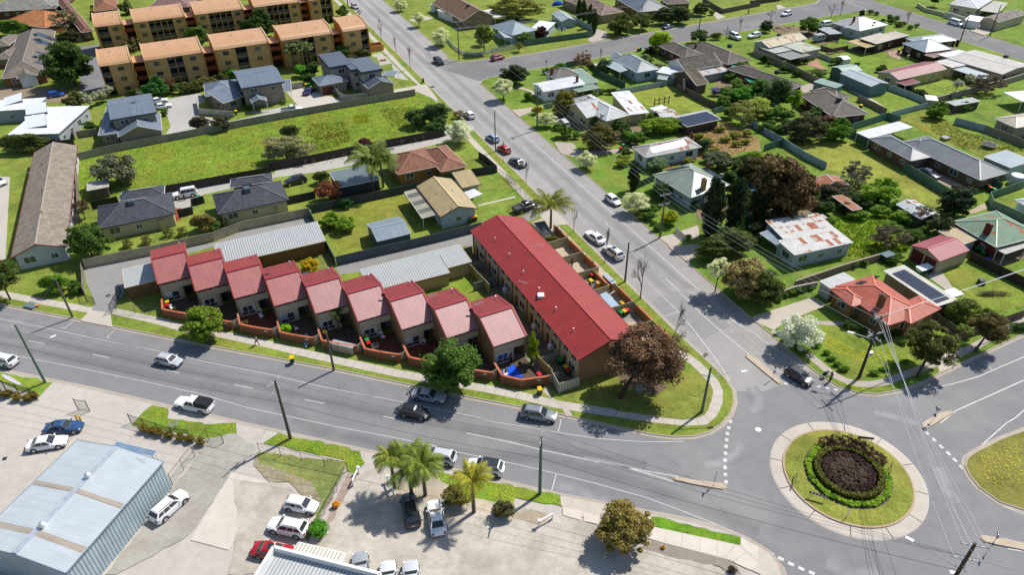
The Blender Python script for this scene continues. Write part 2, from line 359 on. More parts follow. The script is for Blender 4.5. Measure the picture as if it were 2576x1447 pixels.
kerb(B_E3,1,'concrete kerb along the cottages and round the flowery corner lawn'); kerb([B_E3[0]]+B_E2[1:]+CS,-1,'concrete kerb of the side street by the cottages')
kerb(A_S,-1,'concrete kerb in front of the workshop yard'); kerb(E_S,-1 if False else 1,'concrete kerb of the grass corner by the roundabout'); kerb(D_R,1,'concrete kerb of the far street')
# ---- footpaths
PATHC=C('#b5ada2')
pn=[q for q in W2("a3 -300,140 0,212 300,268 860,368 1100,382 1500,470 1740,540 2060,590 2576,700 b3 500,760 1000,872 1480,975 1740,1020 c3 0,1118 300,1180 640,1262 1070,1328 1600,1402")]
pn+=W2("c3 1860,1430 2040,1420 2120,1350 2170,1240 2172,1130 2135,1050 2060,965 1960,870 1890,820")
pn+=[RB(52,-9.0),RB(40,-9.2),RB(0,-9.2),RB(-60,-9.3),RB(-240,-9.4)]
fp=ribbon('footpath',pn,-.72,.72,ZB+.004,'concrete',PATHC,None,'concrete footpath round the townhouse corner','footpath')
# joints between the slabs of the near path
def joints(pts,w,step,name,parent,z,col=(.13,.12,.11)):
    p=[np.array(q) for q in pts]; acc=0.; m=MB()
    for i in range(len(p)-1):
        d=p[i+1]-p[i]; l=np.linalg.norm(d); d/=l; n=np.array([-d[1],d[0]]); s=step-acc
        while s<l:
            c=p[i]+d*s; q=[c-n*w-d*.015,c+n*w-d*.015,c+n*w+d*.015,c-n*w+d*.015]; m.face([(*k,z) for k in q][::-1]); s+=step
        acc=l-(s-step)
    o=m.build(name,'concrete',parent,col); o['kind']='stuff'; return o
joints(pn,.72,1.5,'slab_joint',fp,ZB+.008)
_pc=[0]
def patch(name,s,mat,col,k=2,label=None,cat=None):
    _pc[0]+=1; q=W2(s)
    if mat in('grass','gravel','dirt','meadow'):
        rj=random.Random(_pc[0]); out=[]
        for a,b in zip(q,q[1:]+q[:1]):
            n=max(1,int(math.hypot(b[0]-a[0],b[1]-a[1])/.9)); out+=[(a[0]+(b[0]-a[0])*i/n+rj.uniform(-.2,.2)*(i>0),a[1]+(b[1]-a[1])*i/n+rj.uniform(-.2,.2)*(i>0)) for i in range(n)]
        q=out
    return sheet(name,q,ZB+.012+.0008*_pc[0],mat,col,label,cat)
# path on the flowery corner
fp2=ribbon('footpath',W2("d3 190,560 330,640 520,780 700,930 800,1000 900,1045 1000,1068 1130,1075 1260,1050 1500,965 1900,800 2100,720 2450,520 2700,400"),-.6,.6,ZB+.0045,'concrete',C('#a99f95'),None,'concrete footpath round the flowery corner lawn','footpath')
# ---- hard surfaces in the townhouse block
K='k'
patch('driveway',"a2 790,1250 1500,1110 2040,1010 b2 0,900 600,775 640,840 0,985 -100,1060 a2 2040,1050 1440,1210 1160,1280 a3 1180,200 1100,330 1050,380 1040,520 760,465 870,370 900,290 820,100","asphalt",C('#8d8b88'),3,'grey asphalt driveway behind the stepped townhouses','driveway')
patch('driveway',"a3 860,370 1050,395 1065,530 760,470","concrete",C('#b6aea2'),4,'concrete driveway crossing by the townhouses','driveway')
patch('driveway',"b2 870,1250 1000,1190 2180,920 2576,790 c2 330,760 480,640 560,700 430,800 200,830 b2 2180,1050 2040,1050 1100,1290 900,1320","asphalt",C('#8b8985'),3,'grey asphalt driveway between the metal fence and garages','driveway')
patch('driveway',"c2 440,660 640,850 760,840 560,620","concrete",C('#b3aaa0'),4,'concrete crossing beside the palm','driveway')
patch('driveway',"c3 600,1200 720,1250 800,1370 740,1380 680,1280 510,1140 560,1090","concrete",C('#ada397'),3,'concrete strip from the townhouse gate to the kerb','driveway')
patch('driveway',"b2 260,400 660,350 1080,270 1900,60 2080,-20 2190,-60 2160,-110 1980,-60 1750,-5 1300,110 900,190 300,330","concrete",C('#a9a59d'),3,'pale driveway beside the black fence','driveway')
patch('gravel_bed',"b2 400,320 780,240 1300,125 1900,0 1900,-30 1300,85 780,195 380,290","gravel",C('#b8ad9c'),4,'pale gravel strip with bare saplings along the black fence','gravel')
patch('driveway',"a2 1540,560 1900,480 2190,440 2190,500 1930,560 1830,690 1680,700 1640,640","concrete",C('#a5a29c'),3,'concrete forecourt between the charcoal roofed houses','driveway')
patch('patio',"a2 1660,690 1720,685 1715,800 1670,815","paving",C('#8a4634'),4,'red brick patio strip beside the charcoal house','patio')
patch('driveway',"b1 2030,560 a1 1540,950 1900,880 1950,960 1860,1000 1900,1100 2200,1150 2576,1060 b1 0,1080 560,980 1180,900 1620,820 1650,860 1180,930 560,1050 0,1140 a1 2576,1110 2180,1180 1560,1290 1620,1200".replace("b1 2030,560 ",""),"concrete",C('#a7a5a1'),3,'concrete forecourts of the dark roofed two storey houses','driveway')
patch('driveway',"b1 400,870 560,830 780,900 950,960 560,1040 470,960","concrete",C('#bab3a8'),4,'pale concrete turning area by the brown garage door','driveway')
patch('driveway',"a1 750,440 940,420 1010,850 770,875 760,640","asphalt",C('#77777a'),3,'asphalt driveway beside the orange apartments','driveway')
patch('driveway',"a1 0,830 640,840 660,960 330,990 -200,960","gravel",C('#8b7a66'),3,'brown pebble driveway with a blue car','driveway')
patch('driveway',"a2 -300,380 95,390 50,1230 -120,1210","concrete",C('#b3aca2'),3,'long concrete driveway beside the tiled units','driveway')
patch('path',"a2 610,200 720,190 750,800 640,900","concrete",C('#a29a8e'),3,'narrow paved yard behind the tiled units','path')
patch('yard',"a1 560,1010 690,1000 700,1270 560,1300","concrete",C('#b0a898'),3,'pale paved yard beside the white roofed houses','yard')
patch('footpath',"b1 1190,520 1300,500 1700,850 1560,860 1430,740 1210,540","grass",C('#728a30'),3,'lawn strips before the dark roofed house','lawn')
patch('driveway',"b1 1420,850 1640,810 1730,800 1850,960 1640,870 1440,890","concrete",C('#b5ada1'),5,'concrete driveway meeting the street by the vacant lot','driveway')
patch('driveway',"b1 1180,520 1300,500 1370,560 1560,760 1430,740 1400,600 1290,620 1260,545","concrete",C('#a8a6a0'),4,'grey entry paths before the dark roofed house','path')
# vacant lot and lawns
meadow=W2("a2 745,200 1800,-30 b1 0,1200 1000,1000 1620,890 1740,900 1990,1100 2000,1180 1960,1260 b2 1900,-40 0,320 a2 2576,290 1540,490 770,640")
sheet('meadow',meadow,ZB+.008,'meadow',C('#78912c'),'overgrown vacant lot with yellow and rusty weeds','meadow')
patch('lawn',"b2 640,690 1500,530 1640,640 1560,780 1640,900 900,1160 830,960","grass",C('#7f8a2e'),3,'patchy back lawn with citrus trees beside the shed','lawn')
patch('lawn',"b2 2150,380 2400,350 2576,470 c2 0,360 400,640 200,700 0,770 b2 2250,780 2100,480","grass",C('#769333'),3,'sunny front lawn with stepping stones','lawn')
patch('lawn',"b3 1740,210 2110,75 2240,260 2150,290 2000,150","grass",C('#769b27'),4,'small bright lawn behind the last townhouses','lawn')
patch('lawn',"b2 700,1130 860,1090 870,1250 700,1280","grass",C('#78823d'),4,'small lawn beside the yellow bush','lawn')
patch('lawn',"c3 880,870 1900,1000 2010,1000 2110,1080 2130,1180 2090,1310 1990,1390 1850,1412 1620,1385 1070,1290 740,1230 680,1170 880,1100","grass",C('#7c8a34'),2,'dry grass lawn under the large brown tree','lawn')
patch('bare_soil',"c3 1210,900 1430,880 1560,1000 1700,1100 1600,1180 1400,1130 1240,1050","dirt",C('#6e5f4c'),3,'bare soil under the large brown tree','soil')
# courtyards
patch('courtyard',"c3 20,950 330,610 480,830 600,1000 480,1060 140,990","concrete",C('#7d7467'),3,'paved courtyard with a blue tarpaulin','courtyard')
patch('courtyard',"b2 2140,1230 2200,1050 c2 0,1180 c3 690,800 860,1090 660,1160 530,1000 330,600 100,300 b2 2300,1500","dirt",C('#6f675c'),3,'narrow rear yards behind the long red roof','yard')
patch('yard_strip',"c2 400,830 520,780 770,960 900,1100 1060,1240 1240,1440 c3 1370,290 1550,480 1700,660 1560,760 1260,480 c2 870,1380 600,1060","concrete",C('#b3a28b'),3,'paved front courtyards of the long red roofed units','courtyard')
patch('gravel_yard',"c3 1200,420 1420,400 1540,480 1260,480","gravel",C('#8f8a80'),5,'grey gravel courtyard with three bins','courtyard')
# ---- cottage block patches
patch('driveway',"c2 620,60 800,70 860,140 1370,120 1370,150 800,200 690,170","concrete",C('#a49a8e'),3,'old concrete driveway by the rust roofed cottage','driveway')
patch('driveway',"c2 1620,965 1760,930 1840,900 1990,850 2000,960 1830,1000 1760,1080 1700,1030","concrete",C('#b0a698'),3,'concrete driveway below the white picket gate','driveway')
patch('driveway',"c2 1900,1210 1700,1050 1990,1030 2010,1110","concrete",C('#a59b8e'),4,'shaded concrete apron under the cypresses','driveway')
patch('driveway',"d3 0,430 560,250 690,330 340,470 200,560 0,470","concrete",C('#b2a89a'),3,'wide concrete driveway of the orange roofed house','driveway')
patch('path',"d3 480,470 880,480 880,510 700,520 420,500","concrete",C('#a39a8e'),3,'curved garden path to the orange roofed house','path')
patch('lawn',"d3 560,510 900,530 1200,660 1700,560 1750,700 1600,880 1250,1000 1050,1010 900,930 700,800 600,640","grass",C('#76902c'),2,'corner lawn thick with yellow flowers','lawn')
patch('driveway',"d3 1740,820 1990,720 1990,740 1910,910 1770,960","concrete",C('#b5ab9d'),4,'concrete crossing between the street trees','driveway')
patch('yard',"d3 1770,40 1990,-60 2576,180 2576,330 2430,390 2280,370 1960,160","grass",C('#7c912e'),2,'back lawn beside the pink roofed garage','lawn')
patch('driveway',"d3 1630,30 1780,-20 1930,200 1850,190","concrete",C('#aba296'),4,'concrete path by the flat white carport','path')
patch('lawn',"c1 1220,900 1730,810 2130,1050 1990,1080 1500,1000","grass",C('#859731'),3,'mown rectangular back lawn behind the rust roofed cottage','lawn')
patch('rough_ground',"c2 1640,330 c1 1850,1290 2250,1150 2576,1330 c2 2576,160 2420,150 2300,200 1990,230","dirt",C('#9a7f55'),3,'weedy bare ground with straw coloured clumps','ground')
patch('lawn',"d2 430,110 600,50 900,60 1850,600 1850,740 1400,560 700,320","grass",C('#889336'),3,'long mown lawn beside the green fence','lawn')
patch('driveway',"d2 1550,300 1700,240 2060,470 1930,520 1480,290","concrete",C('#b09a86'),3,'pink beige driveway of the long grey roofed house','driveway')
patch('driveway',"d2 2030,730 2200,640 2240,690 2080,745","concrete",C('#a8957f'),4,'beige driveway beside the dark conifer','driveway')
patch('meadow',"d2 680,780 1350,760 1600,970 1480,1090 1200,1170 700,1170 830,1020 950,1010","meadow",C('#769323'),3,'lush weedy yard behind the old white house','meadow')
patch('lawn',"d1 1370,1130 1680,1060 2000,1250 2576,1440 d2 2576,200 2200,210 1950,100 1700,0 d1 1530,1190","meadow",C('#838a38'),3,'patchy back yard behind the long grey roofed house','lawn')
patch('lawn',"d1 800,510 950,490 1500,590 1230,670 1020,640","grass",C('#76962c'),3,'neat lawn between the brick houses','lawn')
patch('lawn',"d1 1000,940 1300,870 1600,990 1290,1090","grass",C('#76952d'),3,'neat lawn with a stepping path','lawn')
patch('path',"d1 1060,925 1100,915 1260,1020 1250,1085 1215,1075 1215,1030","concrete",C('#b5aa9b'),4,'pale garden path across the neat lawn','path')
patch('driveway',"d1 440,820 560,790 760,830 740,850 480,880","concrete",C('#a49a8c'),3,'concrete drive between brown tiled roofs','driveway')
patch('driveway',"d1 850,790 1130,890 1090,930 960,890","concrete",C('#9b9287'),3,'concrete apron before the blue grey shed','driveway')
patch('path',"d1 1280,490 1420,470 1400,570 1300,530","paving",C('#a98c7c'),4,'pink paved patio by the clothes horse','patio')
patch('path',"d1 510,610 620,560 640,610 720,665 690,670","paving",C('#a9816d'),4,'pink brick garden path','path')
patch('lawn',"d1 1560,840 1870,740 2150,860 1880,920 1640,900","grass",C('#7c9731'),3,'lawn with two slim blossom trees','lawn')
patch('driveway',"c1 2160,110 2250,160 2180,185 2130,140","concrete",C('#b0a79b'),4,'concrete crossing by the clipped trees','driveway')
patch('driveway',"c1 940,380 1030,270 1120,300 1130,360 1060,385 980,400","concrete",C('#a9a094'),4,'sandy crossing beside the slim conifers','driveway')
patch('driveway',"c1 220,1045 480,1010 620,980 620,1000 440,1050 290,1110","concrete",C('#ab9f92'),4,'concrete driveway by the white walled cottage','driveway')
patch('path',"c1 280,820 420,860 445,900 420,905 390,870 280,840","concrete",C('#b3a89b'),4,'winding garden path by the domed shrub','path')
patch('driveway',"c1 960,610 1090,590 1080,640 1000,640","concrete",C('#b0a597'),4,'concrete crossing before the pale cottage','driveway')
patch('driveway',"d1 2060,290 2180,235 2290,290 2200,335","concrete",C('#b0a697'),4,'concrete crossing before the far garage','driveway')
patch('driveway',"d1 220,50 260,40 320,75 240,90","concrete",C('#b0a697'),4,'short concrete crossing on the far verge','driveway')
patch('driveway',"b1 1560,190 1720,150 1800,170 1640,215","concrete",C('#b0a89c'),4,'concrete crossing below the brown tiled roof','driveway')
for s_,l_ in (("c1 620,960 860,930 900,1100 1100,1160 1000,1260 800,1220 640,1120",'the rust streaked cottage'),("c1 1180,1220 1400,1180 1500,1240 1380,1400 1200,1330",'the second rusty cottage'),("d2 -60,760 420,760 560,740 700,720 1000,640 900,520 640,460 300,520 -60,640",'the cypresses'),("d1 200,230 480,260 720,260 760,400 640,430 520,360 300,320 180,290",'the junk yard'),("c1 2150,760 2330,760 2420,900 2300,1000 2180,900",'the vine shed'),("d1 300,560 520,580 640,530 620,500 560,520 360,560",'the pergola'),("c2 1920,640 2250,640 2300,760 2000,800",'the caravan'),("d2 2060,1070 2576,1000 2576,1180 2330,1240",'the brick chimney house'),("d1 920,440 1200,430 1380,450 1300,490 960,500",'the yellowed carport')): patch('bare_soil',s_,'dirt',C('#7d6d58'),3,'worn earth and leaf litter around '+l_,'soil')
# ---- workshop yard patches
patch('verge',"a3 -300,880 0,957 500,1058 370,1200 330,1180 0,1050 -300,980","grass",C('#76972c'),3,'grass strip with yellow flowers by the banner','grass')
patch('verge',"a3 1450,1275 1600,1305 1590,1400 1940,1443 a4 1900,10 2240,0 2250,90 2190,190 1950,150 1640,80 1250,20 a3 1290,1420","grass",C('#71932a'),3,'grass bed behind the black picket fence','grass')
patch('verge',"b4 180,190 330,95 1100,270 1145,380 1060,490 980,460 960,360 330,220","grass",C('#6c9027'),3,'grass island with yellow flowers by the power pole','grass')
patch('rough_ground',"b4 100,300 960,380 900,560 800,780 720,850 420,560 250,560 90,400","grass",C('#9a9570'),3,'gravelly ground half covered by grass','ground')
patch('verge',"b4 120,280 960,370 930,470 720,900 600,1120 570,1100 740,740 640,560 420,470 140,390","grass",C('#82924a'),4,'ragged grass along the mesh fence','grass')
patch('asphalt_patch',"a4 1950,150 2240,100 2440,240 2180,520 1850,1000 1750,1100 1640,1160 1100,1443 1000,1443 1640,610 1980,190","gravel",C('#a39e96'),3,'worn asphalt lane beside the ribbed shed','lane')
patch('slab',"a4 2200,470 2565,570 2170,1210 1810,1115","concrete",C('#c2bbb0'),5,'pale concrete slab in the gravel lane','slab')
patch('yard',"b4 -100,560 250,560 420,600 700,900 400,1200 150,1440 -150,1440 -60,1000","gravel",C('#b8afa2'),2,'grey gravel parking strip with white cars','yard')
patch('yard',"b4 1100,500 1400,330 2576,800 c4 1200,1000 2200,1400 2400,1443 2300,1800 -600,1800 b4 700,1180 960,700","gravel",C('#bab2a6'),2,'sandy asphalt car park with patched cracks','car park')
patch('garden_strip',"b4 1450,600 1650,430 2250,680 2560,770 2620,900 2560,930 1950,760 1430,690","gravel",C('#b9ac98'),4,'dry garden bed under the palms','garden bed')
patch('verge',"b4 1830,460 2576,610 c4 480,660 690,690 690,790 260,710 230,760 b4 2576,770 2050,700 1870,560","grass",C('#74952a'),5,'grass strip with yellow flowers behind the palms','grass')
patch('verge',"c4 1545,890 2050,1000 2390,1085 2390,1160 2100,1110 1545,980","grass",C('#669521'),4,'bright grass strip beside the new slabs','grass')
patch('garden_strip',"c4 1440,1190 1560,1120 2240,1260 2360,1370 2400,1443 2280,1443 2200,1370 1700,1270","gravel",C('#8d857a'),4,'dark pebble bed with a yellow bush','garden bed')
patch('garden_strip',"c4 180,880 400,820 590,890 470,980","gravel",C('#a8987f'),5,'small raised gravel bed by the white barrier','garden bed')
patch('verge',"d4 175,1405 245,1420 260,1500 180,1500","grass",C('#74952a'),4,'scrap of grass at the corner','grass')
# new slab path bottom right: separate slabs
slabs=sheet('footpath',W2("c4 1080,770 1540,870 1545,985 2390,1165 2391,1085 2576,1190 d4 150,1240 250,1360 270,1500 100,1500 c4 2576,1440 2300,1310 1540,1110 1040,970 690,790 680,695"),ZB+.09,'concrete',C('#bcb3a6'),'new pale concrete footpath of large slabs','footpath')
for a,b in (("c4 1550,990 1680,1020","c4 1670,1145 1540,1105"),("c4 1690,1022 1835,1055","c4 1825,1185 1680,1148"),("c4 1845,1058 2000,1090","c4 1995,1225 1835,1188"),("c4 2010,1092 2165,1125","c4 2165,1262 2005,1228"),("c4 2175,1127 2330,1158","c4 2250,1275 2178,1264"),("c4 700,800 890,845","c4 880,930 710,880"),("c4 905,850 1050,890","c4 1040,965 900,935"),("c4 2345,1165 2440,1230","c4 2310,1320 2260,1280"),("c4 2450,1240 2560,1340","c4 2480,1400 2330,1330"),("c4 2395,1090 2560,1185","c4 2560,1320 2400,1170")):
    q=W2(a)+W2(b); m=MB().prism(q[::-1],ZB+.05,ZB+.1); m.build('slab','concrete',slabs,C('#c8bfb2'))
# ---- traffic wear: soft bands
def wear(road,s,w,amt,z,base,pts=None):
    p=pts or W2(s,0); a=offs(p,-w/2); b=offs(p,w/2); m=MB(); l=0
    for i in range(len(p)-1):
        m.face([(*a[i],z),(*a[i+1],z),(*b[i+1],z),(*b[i],z)],[(0,0),(0,0),(0,1),(0,1)])
    me=m.mesh('wear_band','wear_dark' if amt else 'wear_dust')
    if me.polygons[0].normal.z<0: me.flip_normals()
    ob('wear_band',me,road,base)
wear(road_a,"a3 -300,540 600,700 1500,890 2576,1120 b3 1000,1280 1600,1400 b4 2576,130 c4 500,220 1000,310 1500,400",2.6,1,.003,ASPH)
wear(road_a,"a3 -300,640 600,810 1500,1000 2576,1230 b4 700,80 1500,240 2576,320 c4 500,330 1000,450 1500,600 2000,790 2576,1010",2.6,1,.0035,ASPH)
for n in (-1.7,1.7): wear(road_b,'',2.4,1,.0055 if n<0 else .006,ASPB,[RB(-300,n),RB(-60,n),RB(40,n)])
for s,w in (("c4 620,560 800,640 1000,720 1200,790",2.6),("c4 2420,200 2330,300 2200,380 2050,400",1.6),("d3 -20,1100 60,1190 60,1290 -20,1330",1.8),("d4 1760,420 1850,650 1960,760",1.8),("d4 700,1330 950,1440 1200,1420",2.2),("d3 1150,1340 1400,1400 1560,1443",1.6),("c4 900,330 1300,410 1700,520",.8)): wear(road_a,s,w,0,.0105,ASPH)
# ---- road paint
WH=C('#c2c1bd')
def line(road,pts,w=.13,z=.018,name='painted_line',col=WH): return ribbon(name,pts,-w/2,w/2,z,'paint',col,road)
line(road_b,[RB(-300,-3.3),RB(-60,-3.4),RB(38,-3.3)]+W2("c3 1430,20 1800,380 1950,560 2110,770 2230,940 2290,1040",0),.14)
line(road_b,[RB(-300,3.2),RB(-93,3.4)],.14); line(road_b,[RB(-48,3.1),RB(50,3.1)]+W2("d3 0,580 100,660 300,800 540,950",0),.14)
s=-300
while s<38:
    if not -84<s<-62: line(road_b,[RB(s,0),RB(s+3,0)],.15,name='centre_dash')
    s+=12.15
line(road_b,W2("c3 1680,65 2100,480 2576,880",0)+W2("d3 0,950",0)[:0],.14)
for s_ in (48,): line(road_b,W2("c3 1680,425 1800,385",0),.12,name='parking_tick')
line(road_b,W2("c3 2100,275 2220,245",0),.12,name='parking_tick')
line(road_a,W2("a3 -200,410 30,460 440,540 1100,680 1580,775 1900,850 2576,985 b3 700,1090 1300,1205 1500,1245 2200,1385 c4 0,-20 380,40 650,90 1050,150 1500,180 1850,175",0),.1)
line(road_a,W2("a3 -300,720 0,775 700,910 1400,1055 1900,1165 b3 0,1290 b4 900,40 1300,115 1800,215 b4 2040,280 2576,390 c4 300,400 640,480 1000,570 1500,710 1900,860 2220,985",0),.1)
for a,b in (((270,660),(420,690)),((880,790),(1040,825)),((1560,935),(1705,968)),((2225,1078),(2400,1113))): line(road_a,W2(f"a3 {a[0]},{a[1]} {b[0]},{b[1]}",0),.12,name='centre_dash')
for a,b in (((570,1220),(760,1258)),((1320,1378),(1520,1422))): line(road_a,W2(f"b3 {a[0]},{a[1]} {b[0]},{b[1]}",0),.12,name='centre_dash')
line(road_a,W2("b4 2110,95 2576,195 c4 500,255 900,340 1300,420 1750,555",0),.14); line(road_a,W2("c4 1000,365 1400,440 1800,510",0),.14)
for s_ in ("a3 690,480 610,545 575,538","a3 1090,560 1015,625 1045,633"): line(road_a,W2(s_,0),.12,name='parking_tick')
for s_ in ("c4 685,0 655,95","c4 645,480 600,640","c3 690,1410 680,1443"): line(road_a,W2(s_,0),.12,name='parking_tick')
line(road_a,W2("d3 1600,1135 1900,1070 2150,1000 2350,910 2576,815",0),.14); line(road_a,W2("d3 2160,855 2280,940",0),.12,name='parking_tick')
line(road_a,W2("d3 1920,1330 2300,1160 2576,1035",0),.16); line(road_a,W2("d3 1780,1443 1920,1335",0),.16)
line(road_a,W2("d4 2035,335 2410,0 d3 2500,1390 2576,1320",0),.14); line(road_a,W2("d4 2380,1100 2700,1170",0),.14); line(road_a,W2("d4 2420,1195 2700,1240",0),.14); line(road_a,W2("d4 2370,790 2650,895",0),.12)
def blocks(road,s,dirv,w=.5,l=.32):
    for q in W2(s,0):
        d=np.array(dirv,float); d/=np.linalg.norm(d); n=np.array([-d[1],d[0]]); c=np.array(q)
        m=MB().face([(*(c+d*a*w/2+n*b*l/2),.018) for a,b in ((-1,-1),(1,-1),(1,1),(-1,1))]); m.build('give_way_block','paint',road,WH)
_q=W2("c4 2280,45 2255,560",0); blocks(road_a,"c4 2295,-15 2280,45 2268,100 2261,160 2254,222 2249,288 2246,353 2245,422 2248,490 2255,560",np.array(_q[1])-np.array(_q[0]),.55,.42)
_q=W2("d4 1650,95 1980,420",0); blocks(road_a,"d4 1655,95 1722,160 1790,224 1858,288 1920,352 1982,420",np.array(_q[1])-np.array(_q[0]),.6,.4)
_q=W2("d4 175,1240 560,1425",0); blocks(road_a,"d4 175,1240 268,1290 364,1340 462,1385 562,1425",np.array(_q[1])-np.array(_q[0]),.6,.4)
_q=W2("d3 315,1070 790,1125",0); blocks(road_a,"d3 315,1070 395,1073 630,1097 710,1110 790,1127",np.array(_q[1])-np.array(_q[0]),.5,.35)
_q=W2("d1 930,30 1120,100",0); blocks(road_c,"d1 930,28 965,42 1000,56 1035,70 1070,84 1110,99",np.array(_q[1])-np.array(_q[0]),.8,.4)
blocks(road_a,"d4 1905,1420",(1,-.3),.7,.45)
for s in np.arange(-60,120,12.): line(road_d,[RD(s,5.6),RD(s+3,5.6)],.12,.024,'centre_dash')
# darker repair patch, drain grates, manholes
sheet('asphalt_patch',W2("c3 1545,285 1780,180 1960,230 2300,520 2050,640 1900,560 1700,440",0),.009,'asphalt',C('#8b8987'),'darker asphalt repair patch on the street','patch')
def manhole(s,r,z,label,col=C('#8f8d88')):
    q=W2(s,0)[0]; o=MB().tube((q[0],q[1],z),(q[0],q[1],z+.012),r,r,18).build('manhole_cover','metal',None,col); tag(o,label,'manhole')
manhole("c4 2560,62",.38,.012,'round pale manhole cover beside the give way line',C('#aaa79f')); manhole("a3 1030,237",.42,ZB+.02,'round manhole cover in the townhouse driveway',C('#7d7b78'))
manhole("d4 1278,877",.62,ZB+.12,'round concrete cover set in the roundabout grass',C('#a9a294'))
def grate(s,w,d,ang,label,z=ZB+.014):
    q=W2(s,0)[0]; e=empty('drain_grate',(q[0],q[1],z),math.radians(ang)); tag(e,label,'drain')
    MB().box(-w/2,-d/2,0,w/2,d/2,.012).build('frame','metal',e,C('#3c3a38'))
    for i in range(5): MB().box(-w/2+w*(i+.35)/5,-d/2+.04,.012,-w/2+w*(i+.65)/5,d/2-.04,.02).build('bar','metal',e,C('#6d685f'))
grate("b4 1532,1190",.95,.95,-20,'square rusty drain grate in the car park',ZB+.02); grate("a4 48,345",.5,.5,10,'small drain grate in the workshop yard'); grate("c3 2055,800",.5,1.1,-40,'kerbside drain grate near the corner',.03)
grate("b1 1782,828",.6,1.4,-66,'steel drain grate at the vacant lot driveway',ZB+.03)
# ---- roundabout
RC0=np.array([39.7,56.3])
def circ(r,n=64,a0=0,a1=2*math.pi): return [tuple(RC0+r*np.array([math.cos(a0+(a1-a0)*i/n),math.sin(a0+(a1-a0)*i/n)])) for i in range(n+1 if a1-a0<6.2 else n)]
rb=empty('roundabout',(0,0,0)); tag(rb,'round traffic island with hedges and a pale concrete apron','roundabout',kind='structure')
for i in range(12):
    a0=2*math.pi*i/12+.006+.2; a1=2*math.pi*(i+1)/12-.006+.2; o_=circ(8.85,6,a0,a1); m_=circ(8.62,6,a0,a1); n_=circ(7.36,6,a0,a1); m=MB()
    for k in range(6):
        m.face([(*o_[k],.005),(*o_[k+1],.005),(*m_[k+1],.075),(*m_[k],.075)]); m.face([(*m_[k],.075),(*m_[k+1],.075),(*n_[k+1],.12),(*n_[k],.12)])
    for q in (0,6): 
        f=[(*o_[q],.005),(*m_[q],.075),(*n_[q],.12),(*n_[q],.0)]; m.face(f)
    m.build('apron_slab','concrete',rb,C('#b9b0a5'))
m=MB(); a=circ(7.40); b=circ(7.36); c=circ(7.14)
for k in range(64):
    j=(k+1)%64; m.face([(*a[k],.0),(*a[j],.0),(*b[j],.25),(*b[k],.25)]); m.face([(*b[k],.25),(*b[j],.25),(*c[j],.26),(*c[k],.26)])
m.build('inner_kerb','concrete',rb,C('#ae977f'))
m=MB(); a=circ(7.14); b=circ(5.0); 
for k in range(64): j=(k+1)%64; m.face([(*a[k],.25),(*a[j],.25),(*b[j],.36),(*b[k],.36)])
m.build('lawn','grass',rb,C('#859037'))
m=MB(); m.face([(*q,.355) for q in circ(5.02)]); m.build('mulch','dirt',rb,C('#6b5b50'))
# ---- splitter islands
def island(s,label,z=.15):
    q=W2(s,0); e=empty('traffic_island',(0,0,0)); tag(e,label,'traffic island')
    c=np.mean(q,axis=0); top=[tuple(c+(np.array(p)-c)*.9) for p in q]; n=len(q)
    area=sum(q[i][0]*q[(i+1)%n][1]-q[(i+1)%n][0]*q[i][1] for i in range(n))
    if area<0: q=q[::-1]; top=top[::-1]
    m=MB(); m.face([(*p,z) for p in top]); m.build('infill','concrete',e,C('#b5a591'))
    m=MB()
    for i in range(n): j=(i+1)%n; m.face([(*q[i],0),(*q[j],0),(*top[j],z),(*top[i],z)])
    m.build('kerb_edge','concrete',e,C('#a3977f'))
island("c4 1740,520 1760,512 1900,535 2100,562 2230,575 2262,595 2265,620 2240,640 2190,632 1950,590 1760,548 1735,535",'long beige traffic island with a give way sign by the corner')
island("d3 0,812 20,815 150,930 240,1020 285,1060 285,1080 260,1085 230,1065 100,960 0,875 -80,810 -60,780",'slim traffic island in front of the black car')
island("d3 1915,1330 1905,1355 1820,1400 d4 1640,70 1600,45 1590,15 d3 1660,1410 1780,1345 1870,1325",'beige traffic island with a fallen shadow of a sign')
island("d4 2140,1090 2150,1065 2180,1065 2576,1140 2700,1165 2700,1260 2576,1215 2300,1160 2180,1130",'beige traffic island beside the wooden power pole')

rg=random.Random(4); m=MB()
for i in range(30):
    c=np.array(RB(rg.uniform(-120,55),rg.uniform(-6,6))) if i<15 else np.array([rg.uniform(-75,25),0]); a=rg.choice((-1.16,.4,-.3,1.2)); z=.0095
    if i>=15: c[1]=92.4-(c[0]+82)*.29-rg.uniform(1.5,13)
    for k in range(rg.randint(3,8)):
        a+=rg.uniform(-.5,.5); d=np.array([math.cos(a),math.sin(a)])*rg.uniform(.5,1.1); n=np.array([-d[1],d[0]])*.028; m.face([(*(c-n),z),(*(c+d-n),z),(*(c+d+n),z),(*(c+n),z)]); c=c+d
o=m.build('sealed_crack','asphalt',road_a,C('#636366')); o['kind']='stuff'
# ============================================================ buildings
def faceuv(m,pts,ed):
    p=[np.array(q,float) for q in pts]; n=np.cross(p[1]-p[0],p[2]-p[0]); 
    if np.linalg.norm(n)<1e-9 and len(p)>3: n=np.cross(p[2]-p[0],p[3]-p[0])
    n/=max(np.linalg.norm(n),1e-9); u=np.array([*ed,0.][:3],float); u/=np.linalg.norm(u); v=np.cross(n,u)
    m.face(p,[(float(q@u),float(q@v)) for q in p])
class Wing: pass
def rectfit(s,z):
    A,B,C_=[P(q,z)[:2] for q in px(s)] if isinstance(s,str) else [np.array(q) for q in s]
    ex=B-A; Lx=np.linalg.norm(ex); ex/=Lx; ey=np.array([-ex[1],ex[0]]); w=(C_-B)@ey
    if w<0: A=B; ex=-ex; ey=-ey*1.0; ey=np.array([-ex[1],ex[0]]); w=abs(w)
    return A,ex,ey,Lx,w
ROOFN={'corrugated':'roof','tiles':'roof'}
